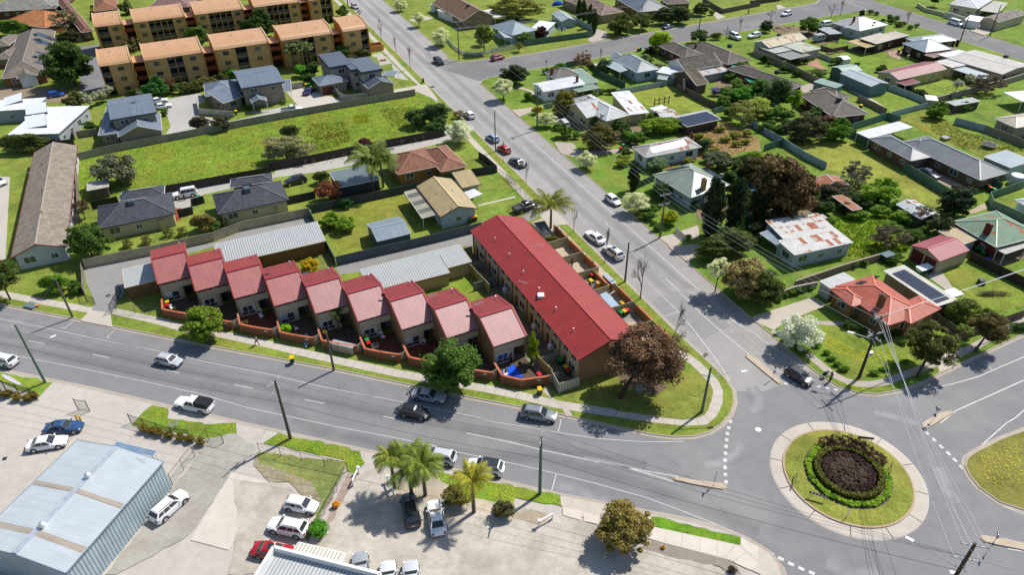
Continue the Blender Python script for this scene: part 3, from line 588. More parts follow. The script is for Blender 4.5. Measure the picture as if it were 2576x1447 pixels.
def wing(H,s,z,roof,pitch,rmat,rcol,wmat='brick',wcol=(.3,.25,.2),o=.45,trim=(.6,.58,.54),win=3.4,cap=True,t=.1,z0=0.,gut=True,post=False,wallh=None,pc=(.8,.8,.78)):
    """one rectangular body of a building: eave corners A,B,C given as pixels at height z above the block"""
    A,ex,ey,Lx,Wy=rectfit(s,z+ZB); loc=np.array(H.location)
    w=Wing(); w.A,w.ex,w.ey,w.L,w.W,w.z=A,ex,ey,Lx,Wy,z
    T=math.tan(math.radians(pitch))
    def f(x,y,zz): q=A+ex*x+ey*y; return (q[0]-loc[0],q[1]-loc[1],zz)
    if roof=='gx': hf=lambda x,y: T*min(y,Wy-y)
    elif roof=='gy': hf=lambda x,y: T*min(x,Lx-x)
    elif roof=='hx' or roof=='hy': hf=lambda x,y: T*max(0,min(x,Lx-x,y,Wy-y))
    elif roof=='s0': hf=lambda x,y: T*y
    elif roof=='s1': hf=lambda x,y: T*(Wy-y)
    elif roof=='s2': hf=lambda x,y: T*x
    elif roof=='s3': hf=lambda x,y: T*(Lx-x)
    else: hf=lambda x,y: 0.
    w.h=lambda x,y: z+hf(x,y); w.f=f
    R=lambda x,y: f(x,y,z+hf(x,y)); fs=[]; ridges=[]
    EX=(ex[0],ex[1]); EY=(ey[0],ey[1])
    if roof=='gx':
        fs=[([R(0,0),R(Lx,0),R(Lx,Wy/2),R(0,Wy/2)],EX),([R(0,Wy/2),R(Lx,Wy/2),R(Lx,Wy),R(0,Wy)],EX)]; ridges=[(R(0,Wy/2),R(Lx,Wy/2))]
    elif roof=='gy':
        fs=[([R(0,0),R(Lx/2,0),R(Lx/2,Wy),R(0,Wy)],EY),([R(Lx/2,0),R(Lx,0),R(Lx,Wy),R(Lx/2,Wy)],EY)]; ridges=[(R(Lx/2,0),R(Lx/2,Wy))]
    elif roof in ('hx','hy'):
        d=min(Lx,Wy)/2
        if Lx>=Wy: r0,r1=R(d,Wy/2),R(Lx-d,Wy/2)
        else: r0,r1=R(Lx/2,d),R(Lx/2,Wy-d)
        a,b,c,e=R(0,0),R(Lx,0),R(Lx,Wy),R(0,Wy)
        if Lx>=Wy: fs=[([a,b,r1,r0],EX),([c,e,r0,r1],EX),([e,a,r0],EY),([b,c,r1],EY)]; ridges=[(r0,r1),(a,r0),(e,r0),(b,r1),(c,r1)]
        else: fs=[([a,b,r0],EX),([c,e,r1],EX),([e,a,r0,r1],EY),([b,c,r1,r0],EY)]; ridges=[(r0,r1),(a,r0),(b,r0),(c,r1),(e,r1)]
    else:
        fs=[([R(0,0),R(Lx,0),R(Lx,Wy),R(0,Wy)],EX if roof in('s0','s1','f') else EY)]
    m=MB()
    for p,e in fs:
        faceuv(m,p,e); q=[(x,y,k-t) for x,y,k in p][::-1]; m.face(q,[(0,0)]*len(q))
    ring=[(0,0),(Lx,0),(Lx,Wy),(0,Wy)]
    if roof=='gx': ring=[(0,0),(Lx,0),(Lx,Wy/2),(Lx,Wy),(0,Wy),(0,Wy/2)]
    if roof=='gy': ring=[(0,0),(Lx/2,0),(Lx,0),(Lx,Wy),(Lx/2,Wy),(0,Wy)]
    for i in range(len(ring)):
        a=R(*ring[i]); b=R(*ring[(i+1)%len(ring)]); m.face([(a[0],a[1],a[2]-t),(b[0],b[1],b[2]-t),b,a],[(0,0)]*4)
    ro=m.build('roof',rmat,H,rcol); w.roof=ro
    if gut:
        m=MB()
        for i in range(len(ring)):
            a=np.array(R(*ring[i])); b=np.array(R(*ring[(i+1)%len(ring)]))
            ctr=np.array(f(Lx/2,Wy/2,0)); dd=b-a; n=np.array([dd[1],-dd[0],0]); n/=max(np.linalg.norm(n),1e-6); a2=a+n*.05-np.array([0,0,t*.5+.02]); b2=b+n*.05-np.array([0,0,t*.5+.02])
            m.bar(a2,b2,.09,.15)
        m.build('gutter','paint',ro,trim)
    if cap and ridges:
        for a,b in ridges:
            if np.linalg.norm(np.array(a)-np.array(b))>.4:
                MB().bar(np.array(a)+(0,0,.02),np.array(b)+(0,0,.02),.24,.09).build('ridge_cap','plastic',ro,tuple(min(1,c*1.25+.02) for c in rcol))
    # walls
    if post:
        for (x,y) in ((.15,.15),(Lx-.15,.15),(Lx-.15,Wy-.15),(.15,Wy-.15)):
            q=f(x,y,0); MB().box(q[0]-.05,q[1]-.05,z0-.02,q[0]+.05,q[1]+.05,w.h(x,y)-t).build('post','paint',H,pc)
        return w
    x0,x1,y0,y1=o,Lx-o,o,Wy-o; m=MB()
    zt=lambda x,y: max(z0+.5,w.h(x,y)-t-.02)
    cs=[(x0,y0),(x1,y0),(x1,y1),(x0,y1)]; w.walls=[]
    for i in range(4):
        a=cs[i]; b=cs[(i+1)%4]; mid=((a[0]+b[0])/2,(a[1]+b[1])/2); l=math.hypot(b[0]-a[0],b[1]-a[1])
        za,zm,zb=zt(*a),zt(*mid),zt(*b)
        if roof in('hx','hy'): za=zm=zb=z-t
        p=[f(*a,z0-.1),f(*b,z0-.1),f(*b,zb),f(*mid,zm),f(*a,za)]
        m.face(p,[(0,0),(l,0),(l,zb),(l/2,zm),(0,za)]); w.walls.append((a,b,l,min(za,zb)))
    wl=m.build('wall',wmat,H,wcol); w.wall=wl
    if win:
        for i,(a,b,l,zz) in enumerate(w.walls):
            n=np.array([b[1]-a[1],-(b[0]-a[0])]); nw=ex*n[0]+ey*n[1]; nw/=np.linalg.norm(nw)
            if nw[1]>.55 or l<2.2: continue
            k=max(1,int(l/win)); 
            for lev in range(1 if zz<4.4 else 2):
                zb_=.95+lev*2.75
                if zz-zb_<1.0: continue
                for j in range(k):
                    u=(j+.5)/k; big=(j+i)%3==0; ww=1.8 if big else 1.1; hh=min(1.25 if big else .95,zz-zb_-.15)
                    q=np.array([a[0]+(b[0]-a[0])*u,a[1]+(b[1]-a[1])*u]); window(H,f,q,(b[0]-a[0],b[1]-a[1]),ww,hh,zb_)
    return w
def window(H,f,q,d,ww,hh,z,frame=(.75,.75,.73),name='window',pm='pane'):
    d=np.array(d,float); d/=np.linalg.norm(d); n=np.array([d[1],-d[0]])
    c=lambda u,v,k: f(*(q+d*u+n*k),z+v)
    fr=MB().hexa([c(-ww/2,0,-.02),c(ww/2,0,-.02),c(ww/2,0,.04),c(-ww/2,0,.04)][::-1]+[c(-ww/2,hh,-.02),c(ww/2,hh,-.02),c(ww/2,hh,.04),c(-ww/2,hh,.04)][::-1]).build(name,'paint',H,frame)
    if pm:
        for a,b in ((-ww/2+.06,-.03),(.03,ww/2-.06)):
            MB().hexa([c(a,.06,.03),c(b,.06,.03),c(b,.06,.046),c(a,.06,.046)][::-1]+[c(a,hh-.06,.03),c(b,hh-.06,.03),c(b,hh-.06,.046),c(a,hh-.06,.046)][::-1]).build('pane',pm,fr)
    return fr
def onroof(H,w,s,sink=0.):
    q=px(s)[0]; z=w.z
    for _ in range(12):
        p=P(q,z+ZB)[:2]-w.A; z=w.h(float(p@w.ex),float(p@w.ey))
    p=P(q,z+ZB); return p[0]-H.location[0],p[1]-H.location[1],z-sink
def vent(H,w,s,col=(.75,.76,.78)):
    x,y,z=onroof(H,w,s); MB().tube((x,y,z-.15),(x,y,z+.42),.085,.085,8).ell((x,y,z+.45),(.12,.12,.1),8,4).build('vent','metal',H,col,smooth=40)
def chimney(H,w,s,h=1.3,a=.75,b=.5,col=C('#7a4a35'),mat='brick'):
    x,y,z=onroof(H,w,s); c=MB(); e=w.ex
    def rot(p): return (x+e[0]*p[0]-e[1]*p[1],y+e[1]*p[0]+e[0]*p[1])
    def bx(m,a_,b_,z0,z1):
        q=[rot(k) for k in ((-a_,-b_),(a_,-b_),(a_,b_),(-a_,b_))]; m.hexa([(*k,z0) for k in q]+[(*k,z1) for k in q])
    bx(c,a/2,b/2,z-.6,z+h); bx(c,a/2+.06,b/2+.06,z+h-.18,z+h-.06); o=c.build('chimney',mat,H,col); m=MB(); bx(m,a/4,b/4,z+h-.02,z+h+.15); m.build('flue','black',o)
def cooler(H,w,s,col=C('#5b6770'),sz=.95):
    x,y,z=onroof(H,w,s); m=MB(); a=sz/2; e=w.ex
    def rot(p): return (x+e[0]*p[0]-e[1]*p[1],y+e[1]*p[0]+e[0]*p[1])
    q=[rot(k) for k in ((-a,-a),(a,-a),(a,a),(-a,a))]; q2=[rot((k[0]*.8,k[1]*.8)) for k in ((-a,-a),(a,-a),(a,a),(-a,a))]
    m.hexa([(*k,z-.3) for k in q]+[(*k,z+.5) for k in q]).hexa([(*k,z+.5) for k in q]+[(*k,z+.7) for k in q2]); m.build('evaporative_cooler','plastic',H,col)
def aerial(H,w,s,h=1.9):
    x,y,z=onroof(H,w,s); m=MB().tube((x,y,z-.1),(x,y,z+h),.02,.02,5).bar((x-.7,y+.3,z+h),(x+.7,y-.3,z+h),.025,.025)
    for i in range(7):
        u=-.65+i*.21; m.bar((x+u-.12,y-.43*u-.3,z+h),(x+u+.12,y-.43*u+.3,z+h),.014,.014)
    m.build('aerial','metal',H,(.6,.6,.62))
def dish(H,w,s,col=(.7,.7,.7),r=.38):
    x,y,z=onroof(H,w,s); m=MB().tube((x,y,z-.1),(x,y,z+.6),.025,.025,6); n=12
    c=np.array([x,y,z+.75]); d=np.array([.45,.7,.55]); d/=np.linalg.norm(d); u=np.cross(d,[0,0,1]); u/=np.linalg.norm(u); v=np.cross(u,d)
    rim=[c+r*(math.cos(2*math.pi*i/n)*u+math.sin(2*math.pi*i/n)*v) for i in range(n)]; rim2=[p-d*.03 for p in rim]
    for i in range(n): m.face([c-d*.1,rim[i],rim[(i+1)%n]]); m.face([c-d*.14,rim2[(i+1)%n],rim2[i]]); m.face([rim[i],rim2[i],rim2[(i+1)%n],rim[(i+1)%n]])
    m.tube(c-d*.1,c+d*.4-v*.15,.015,.015,4); m.build('satellite_dish','metal',H,col)
def solar(H,w,s,nc,nr,lift=.07):
    """grid of panels: pixels A,B,C on the roof, A-B across nc columns, B-C up nr rows"""
    A,B,C_=[np.array(onroof(H,w,' '.join(k))) for k in _three(s)]
    a=(B-A)/nc; b=(C_-B)/nr; n=np.cross(a,b); n/=np.linalg.norm(n); n*=np.sign(n[2])
    la=np.linalg.norm(a); lb=np.linalg.norm(b); au=a/la; bu=np.cross(n,au)*(1 if np.dot(np.cross(n,au),b)>0 else -1)
    M=Matrix(((au[0],bu[0],n[0],0),(au[1],bu[1],n[1],0),(au[2],bu[2],n[2],0),(0,0,0,1)))
    for i in range(nc):
        for j in range(nr):
            c=A+a*(i+.5)+b*(j+.5)+n*lift
            o=ob('solar_panel',ucube('solar'),H); o.matrix_local=Matrix.Translation(Vector(c))@M@Matrix.Diagonal((la*.96,lb*.96,.05,1))
def _three(s):
    t=None; out=[]
    for k in s.split():
        if ',' in k: out.append((t,k))
        else: t=k
    return out
def door(H,w,side,u,ww=.9,hh=2.05,col=C('#3a3230'),name='door'):
    a,b,l,zz=w.walls[side]; q=np.array([a[0]+(b[0]-a[0])*u,a[1]+(b[1]-a[1])*u]); fr=window(H,w.f,q,(b[0]-a[0],b[1]-a[1]),ww,hh,0.,col,name,None); return fr
def house(name,label,cat,s,z,*args,**kw):
    A,ex,ey,Lx,Wy=rectfit(s,z+ZB); c=A+ex*Lx/2+ey*Wy/2; H=empty(name,(c[0],c[1],ZB)); tag(H,label,cat); w=wing(H,s,z,*args,**kw); return H,w
def quadmesh(name,cen,nrm,size,mat,rng,aspect=1.,up=None):
    n=len(cen); nrm=nrm/np.maximum(np.linalg.norm(nrm,axis=1,keepdims=True),1e-9)
    r=rng.normal(size=(n,3)); u=np.cross(nrm,r); u/=np.maximum(np.linalg.norm(u,axis=1,keepdims=True),1e-9); v=np.cross(nrm,u)
    s=np.asarray(size).reshape(-1,1)*np.ones((n,1))
    vs=np.empty((n,4,3)); vs[:,0]=cen-u*s-v*s*aspect*.6; vs[:,1]=cen+u*s-v*s*aspect*.9; vs[:,2]=cen+u*s*.9+v*s*aspect; vs[:,3]=cen-u*s*.8+v*s*aspect*.8
    m=bpy.data.meshes.new(name); m.vertices.add(4*n); m.vertices.foreach_set('co',vs.reshape(-1)); m.loops.add(4*n); m.loops.foreach_set('vertex_index',np.arange(4*n,dtype=np.int32))
    m.polygons.add(n); m.polygons.foreach_set('loop_start',np.arange(0,4*n,4,dtype=np.int32)); m.polygons.foreach_set('loop_total',np.full(n,4,dtype=np.int32)); m.materials.append(MATS[mat]); m.update(calc_edges=True); return m
def crown_mesh(seed,nl,ls,nclump=34,cr=.34,flat=.75,shape='round',mat='foliage',fill=.25):
    """leaf clumps spread through a crown of half-width 1 and height 0..2"""
    r=np.random.default_rng(seed); cl=[]
    while len(cl)<nclump:
        p=r.uniform(-1,1,3); d=np.linalg.norm(p)
        if d>1 or (d<.45 and r.random()>fill): continue
        if shape=='round': q=p*(1-cr*.8)
        elif shape=='spread': q=np.array([p[0],p[1],.25+p[2]*.6*(1-.25*np.hypot(p[0],p[1]))])*(1-cr*.7)
        elif shape=='column': 
            h=p[2]; w=.95*math.sqrt(max(.02,1-((h+.25)/1.25)**2)) if h>-.25 else .95; q=np.array([p[0]*w*.72,p[1]*w*.72,h*.95])
        elif shape=='cone': q=np.array([p[0]*(.55-.5*p[2])*1.0,p[1]*(.55-.5*p[2])*1.0,p[2]*.92])
        elif shape=='vase': q=np.array([p[0]*(.62+.38*p[2]),p[1]*(.62+.38*p[2]),p[2]])*(1-cr*.7)
        cl.append((q*r.uniform(.82,1.16),cr*r.choice([.5,.7,.9,1.,1.25])))
    k=nl//nclump; C_=[];N_=[];S_=[]
    for q,rad in cl:
        d=r.normal(size=(k,3)); d/=np.linalg.norm(d,axis=1,keepdims=True); d[:,2]=np.where(d[:,2]<-.4,-d[:,2]*.5,d[:,2]); rr=rad*(.55+.5*r.random((k,1)))
        C_.append(q+d*rr*np.array([1,1,flat])); N_.append(d+r.normal(size=(k,3))*.55+np.array([0,0,.35])); S_.append(ls*r.uniform(.45,1.3,k))
    c=np.concatenate(C_); c[:,2]+=1.0; return quadmesh('crown',c,np.concatenate(N_),np.concatenate(S_),mat,r)
CMS=crown_mesh(61,1200,.12,18,.42,fill=.6)
# ---------------------------------------------------------------- stepped townhouses
RED=C('#93303a'); REDF=C('#b4636b'); CREAM=C('#b9ae94'); BRB=C('#8a6c50'); BRR=C('#8d5740'); WHT=(.78,.78,.76); TAN=C('#a9793f')
TH=math.radians(26.2); THE=np.array([math.cos(TH),math.sin(TH)]); THN=np.array([-THE[1],THE[0]])
FN=['far left','second','third','fourth','fifth','sixth','seventh','eighth','last']
ORD=['first townhouse of the stepped row, beside the driveway gate','second stepped townhouse along from the driveway gate','third stepped townhouse along from the driveway gate','fourth stepped townhouse along, with a rooftop dish','middle stepped townhouse, before the grey cabinet on the verge','sixth stepped townhouse along from the driveway gate','seventh stepped townhouse along from the driveway gate','second last stepped townhouse before the long red roof','last stepped townhouse, with a blue tarpaulin in its courtyard']
TW=5.1
def thp(i): return np.array([-2.6,75.9])+(i-8)*np.array([6.57,-1.97])
for i in range(9):
    o=thp(i); H=empty('townhouse',(o[0],o[1],ZB),TH); tag(H,'pink and red metal roofed '+ORD[i],'townhouse','stepped townhouses')
    prof=[(0,4.0),(4.6,6.1),(10.,4.65)]
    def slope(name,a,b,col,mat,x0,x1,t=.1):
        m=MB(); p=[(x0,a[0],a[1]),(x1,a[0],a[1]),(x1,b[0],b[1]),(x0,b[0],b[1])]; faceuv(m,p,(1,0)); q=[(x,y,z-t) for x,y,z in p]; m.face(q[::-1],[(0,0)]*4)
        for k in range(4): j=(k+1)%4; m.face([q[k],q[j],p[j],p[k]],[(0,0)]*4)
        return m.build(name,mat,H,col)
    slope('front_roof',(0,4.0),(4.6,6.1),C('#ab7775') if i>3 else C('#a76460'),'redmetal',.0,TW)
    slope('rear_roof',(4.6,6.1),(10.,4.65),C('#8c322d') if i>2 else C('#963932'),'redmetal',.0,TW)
    MB().bar((0,4.6,6.13),(TW,4.6,6.13),.55,.05).build('ridge_cap','plastic',H,C('#94383c'))
    for x in (-.02,TW+.02):
        m=MB(); 
        for (a,b) in zip(prof[:-1],prof[1:]): m.bar((x,a[0],a[1]+.02),(x,b[0],b[1]+.02),.3 if x>0 else .16,.1)
        m.build('barge_capping','plastic',H,C('#98403f'))
    for x0 in (.03,TW-.21):
        m=MB(); pr=[(.25,-.05),(9.9,-.05),(9.9,4.55),(4.6,5.97),(.25,3.98)]; n=len(pr)
        for x,rv in ((x0,1),(x0+.18,0)):
            f=[(x,y,z) for y,z in pr]; m.face(f[::-1] if rv else f,[(p[1],p[2]) for p in (f[::-1] if rv else f)])
        for k in range(n): j=(k+1)%n; m.face([(x0,*pr[k]),(x0+.18,*pr[k]),(x0+.18,*pr[j]),(x0,*pr[j])],[(0,pr[k][1]),(.2,pr[k][1]),(.2,pr[j][1]),(0,pr[j][1])])
        m.build('side_wall','brick',H,C('#8f7454'))
    MB().box(.21,.3,2.35,TW-.21,.5,3.45).build('front_wall','render',H,CREAM)
    MB().box(.21,.32,0,3.3,.5,2.35).box(3.12,.32,0,3.3,1.7,2.35).build('lower_wall','render',H,C('#b3a78c'))
    MB().box(.21,9.6,-.05,TW-.21,9.8,4.5).build('rear_wall','brick',H,C('#8f7454'))
    MB().box(3.3,1.6,-.05,TW-.21,1.75,2.4).box(3.3,.5,2.35,TW-.21,1.7,2.4).build('porch_wall','render',H,C('#6f6453'))  # recess shade is painted in: a darker copy of the wall render
    MB().box(3.5,1.57,0,4.35,1.6,2.05).build('door','paint',H,C('#3d3a3b'))
    for a,b in ((.35,1.4),(1.45,2.5),(2.8,3.75),(3.8,4.75)):
        wf=MB().box(a,.3,3.47,b,.4,3.86).build('clerestory_window','paint',H,C('#6a2a2e')); MB().box(a+.05,.285,3.52,b-.05,.3,3.82).build('pane','pane',wf)
    MB().box(.21,.42,3.45,TW-.21,.5,3.95).build('clerestory_backing','render',H,CREAM)
    wf=MB().box(.45,.26,.35,2.55,.33,1.95).build('window','paint',H,WHT)
    for k,(a,b,c,d) in enumerate(((.52,1.47,.95,1.88),(1.53,2.48,.95,1.88),(.52,1.47,.42,.88),(1.53,2.48,.42,.88))): MB().box(a,.245,c,b,.26,d).build('pane','pane',wf)
    MB().tube((.1,.2,0),(.1,.2,3.9),.045,.045,6).build('downpipe','paint',H,C('#b5aa95'))
    if i in (2,4,5,6,7): 
        k=MB().box(2.7,.0,.15,3.35,.28,.8).build('air_conditioner','plastic',H,WHT); MB().tube((2.95,-.012,.47),(2.95,.0,.47),.22,.22,12).build('fan','black',k)
    MB().tube((4.4,8.6,4.9),(4.4,8.6,5.5),.1,.1,8).ell((4.4,8.6,5.55),(.14,.14,.12),8,4).build('vent','metal',H,(.8,.8,.82))
    if i==3:
        m=MB().tube((.9,6.5,5.5),(.9,6.5,6.1),.03,.03,6); c=np.array([.9,6.5,6.3]); d=np.array([.6,.4,.55]); d/=np.linalg.norm(d); u=np.cross(d,[0,0,1]); u/=np.linalg.norm(u); v=np.cross(u,d)
        for q in range(14): a0,a1=2*math.pi*q/14,2*math.pi*(q+1)/14; m.face([c-d*.12,c+.45*(math.cos(a0)*u+math.sin(a0)*v),c+.45*(math.cos(a1)*u+math.sin(a1)*v)])
        m.tube(c-d*.1,c+d*.5,.015,.015,4); m.build('satellite_dish','metal',H,(.75,.75,.75))
    if i in (5,7):
        m=MB().tube((4.7,2.2,4.9),(4.7,2.2,5.7),.02,.02,5); m.tube((4.75,2.3,5.7),(4.7,2.15,5.75),.32,.32,14); m.build('satellite_dish','metal',H,C('#6d3238'))
    if i in (2,4,7,8):
        m=MB().tube((.2,5.2,5.8),(.2,5.2,8.0),.022,.022,5).bar((-.5,5.1,7.95),(1.0,5.3,7.95),.03,.03)
        for q in range(8): m.bar((-.45+q*.19,4.8,7.95),(-.45+q*.19,5.5,7.95),.016,.016)
        m.build('aerial','metal',H,(.62,.6,.6))
    # courtyard wall
    K=empty('courtyard_wall',(o[0],o[1],ZB),TH); tag(K,'low brick courtyard wall with terracotta coping of the '+ORD[i],'wall','townhouse courtyard walls')
    pl=[(-.15,-.1),(-.3,-3.2),(1.6,-5.0),(3.66,-6.7)]
    if i==8: pl=[(-.15,-.1),(-.3,-3.2),(1.6,-5.2),(5.2,-6.2)]
    for a,b in zip(pl[:-1],pl[1:]):
        blk('brick_panel','paint',K,a,b,1.38,.22,C('#80543a')); blk('coping','paint',K,a,b,.09,.3,C('#b5694a'),1.38)
    for a in pl[1:]: MB().box(a[0]-.17,a[1]-.17,0,a[0]+.17,a[1]+.17,1.52).build('pier','paint',K,C('#9c5d42'))
    e0=pl[-1]; e1=(4.75,-6.3) if i<8 else (6.9,-6.1)
    blk('gate','fencesheet',K,e0,e1,1.5,.04,C('#b8af9c'))
    if i<8: blk('side_panel','fencesheet',K,e1,(4.86,-4.6),1.5,.04,C('#b8af9c'))
    c=(np.array(pl[2])*.35+np.array(pl[3])*.65); d=np.array(pl[3])-np.array(pl[2]); d/=np.linalg.norm(d); n=np.array([d[1],-d[0]])
    blk('number_plate','paint',K,c-d*.25+n*.125,c+d*.25+n*.125,.2,.02,WHT,.95)
    rg=random.Random(i*5+2)
    for a,b,c,d in ((.55,.75,.97,1.86),(2.2,2.45,.97,1.86)) if i%3 else ((.55,1.42,.97,1.86),): MB().box(a,.238,c,b,.244,d).build('curtain','cloth',wf,rg.choice(((.5,.52,.55),(.6,.57,.5),(.25,.3,.4))))
    for k in range(3):
        q=(o+THE*rg.uniform(.6,4.3)+THN*rg.uniform(-2.8,-.6)); t=empty('pot_plant' if k else 'garden_chair',(q[0],q[1],ZB+.07),rg.uniform(0,6)); tag(t,('potted plant' if k else 'garden chair')+' of the '+ORD[i],'plant' if k else 'chair','potted plants in the townhouse courtyards' if k else None)
        if k: MB().tube((0,0,0),(0,0,.35),.14,.2,10).build('pot','paint',t,C('#8a5238')); ob('crown',CMS,t,C('#5a7a2c'),(0,0,.3),k,(.34,.34,.3))
        else:
            MB().box(-.25,-.25,.38,.25,.25,.44).build('seat','plastic',t,WHT); MB().box(-.25,.21,.44,.25,.26,.9).build('backrest','plastic',t,WHT)
            for x in (-.22,.22):
                for y in (-.22,.22): MB().box(x-.02,y-.02,0,x+.02,y+.02,.38).build('leg','plastic',t,WHT)
    cy=[o+THE*p[0]+THN*p[1] for p in ((-.1,.3),(-.25,-3.1),(1.6,-4.9),(3.7,-6.6),(4.75,-6.3),(4.9,-4.6),(4.9,.3))]
    sheet('courtyard',cy,ZB+.075,'paving',C('#6d3f33') if i in (2,5,6) else C('#5a4c40'),'paved courtyard of the '+ORD[i],'courtyard')
# grey service cabinet on the verge
q=W2("b3 950,760")[0]; H=empty('meter_cabinet',(q[0],q[1],ZB),math.radians(-19)); tag(H,'cream brick meter cabinet with a pale metal top on the verge','cabinet')
MB().box(-1.7,-.35,0,1.7,.35,1.35).build('body','render',H,C('#b5ac97')); MB().box(-1.8,-.45,1.35,1.8,.45,1.45).build('top','metal',H,(.7,.7,.7)); 
for k in range(3): MB().box(-1.6+k*1.1,-.37,.1,-.55+k*1.1,-.35,1.25).build('cabinet_door','paint',H,C('#aaa08b'))
q=W2("c3 1140,140")[0]; H=empty('meter_cabinet',(q[0],q[1],ZB),math.radians(-66.4)); tag(H,'tan brick meter cabinet with silver top beside the footpath','cabinet')
MB().box(-1.5,-.35,0,1.5,.35,1.5).build('body','brick',H,C('#a98459')); MB().box(-1.6,-.42,1.5,1.6,.42,1.58).build('top','metal',H,(.75,.76,.78))
for k in (-.2,.12): MB().box(-1.55,k,1.58,1.55,k+.06,1.61).build('seam','paint',H,C('#3d4a63'))
# ---------------------------------------------------------------- long red roof
LA=np.array([-7.0,106.1]); LB=np.array([8.8,72.4]); LE=(LB-LA)/np.linalg.norm(LB-LA); LN=np.array([-LE[1],LE[0]]); LC=LB+LN*10
H,w=house('terrace_building','long gable roofed red terrace of seven units at the corner','building',[LA,LB,LC],4.5,'gx',19.3,'redmetal',C('#99332e'),'render',C('#b3a27e'),o=.35,trim=C('#7d2a30'),win=0)
loc=np.array(H.location); LZ=np.array([0,0,0.])
def lf(x,y,z): q=LA+LE*x+LN*y; return (q[0]-loc[0],q[1]-loc[1],z)
MB().hexa([lf(37.2-.36,.3,-.05),lf(37.2-.3,.3,-.05),lf(37.2-.3,9.7,-.05),lf(37.2-.36,9.7,-.05)]+[lf(37.2-.36,.3,4.4),lf(37.2-.3,.3,4.4),lf(37.2-.3,9.7,4.4),lf(37.2-.36,9.7,4.4)]).face([lf(36.9,.3,4.4),lf(36.9,9.7,4.4),lf(36.9,5,6.05)]).build('end_wall','paint',H,C('#8a6a4c'))
for i in range(7):
    x0=.35+i*5.2
    MB().hexa([lf(x0-.05,.18,0),lf(x0+.1,.18,0),lf(x0+.1,.38,0),lf(x0-.05,.38,0)]+[lf(x0-.05,.18,4.3),lf(x0+.1,.18,4.3),lf(x0+.1,.38,4.3),lf(x0-.05,.38,4.3)]).build('party_wall','paint',H,C('#8f6a45'))
    for (u,ww,hh,zz,nm,cl) in ((1.5,.85,2.05,0,'door',C('#5b4a3a')),(3.5,1.8,1.2,.9,'window',WHT),(1.7,1.3,.9,3.0,'window',WHT),(3.9,1.3,.9,3.0,'window',WHT)):
        q=np.array([x0+u,.35]); window(H,lf,q,(1,0),ww,hh if zz<2.5 else .75,zz,cl,nm,'pane' if nm=='window' else None)
    for u in (1.4,3.6): window(H,lf,np.array([x0+u,9.65]),(-1,0),1.6,1.3,.9)
    if i in (2,4,5): MB().hexa([lf(x0+2.3,-.1,.1),lf(x0+3.1,-.1,.1),lf(x0+3.1,.3,.1),lf(x0+2.3,.3,.1)]+[lf(x0+2.3,-.1,.9),lf(x0+3.1,-.1,.9),lf(x0+3.1,.3,.9),lf(x0+2.3,.3,.9)]).build('air_conditioner','plastic',H,WHT)
for s in ("b2 2262,845","b2 2383,990","b2 2515,1140","c2 195,1140","c2 330,1305","c3 480,180","c3 640,365","c3 805,565","c2 65,990"): vent(H,w,s)
x,y,z=onroof(H,w,"c3 497,235"); MB().cbox((x,y,z+.1),(.95,.95,.4)).build('skylight','plastic',H,(.85,.85,.85))
aerial(H,w,"c2 480,1130"); aerial(H,w,"c3 330,215",2.2)
# ---------------------------------------------------------------- garages of the townhouses
GG=C('#a9acab')
H,w=house('garage_block','long grey ribbed garage roof behind the first townhouses','garage',"a2 2040,1045 b2 690,830 b2 775,995",2.6,'s1',3,'ribbed',GG,'brick',C('#7a5c3a'),o=.2,trim=C('#c9bfa6'),win=0)
m=MB(); a,b,l,zz=w.walls[0]
q=np.array([a[0]+(b[0]-a[0])*.82,a[1]]); window(H,w.f,q,(1,0),2.6,2.1,0,C('#1a1714'),'bay_shade_plate',None)  # solid dark plate: the open bay's inner shade is put into its colour
H,w=house('garage_block','long grey ribbed garage roof beside the long red roof','garage',"b2 1100,1285 b2 2040,1045 b2 2150,1195",2.6,'s1',3,'ribbed',GG,'render',C('#a9956c'),o=.2,trim=C('#c9bfa6'),win=0)
wing(H,"b2 1120,1330 b2 1850,1150 b2 1960,1300",2.52,'s1',3,'ribbed',GG,'render',C('#a9956c'),o=.2,trim=C('#7a3530'),win=0)
H,w=house('garage_block','small grey ribbed garage at the driveway gate','garage',"a2 1165,1270 a3 1185,155 a3 1490,105",2.5,'f',1,'ribbed',GG,'brick',C('#7d5f42'),o=.15,trim=C('#c9bfa6'),win=0)
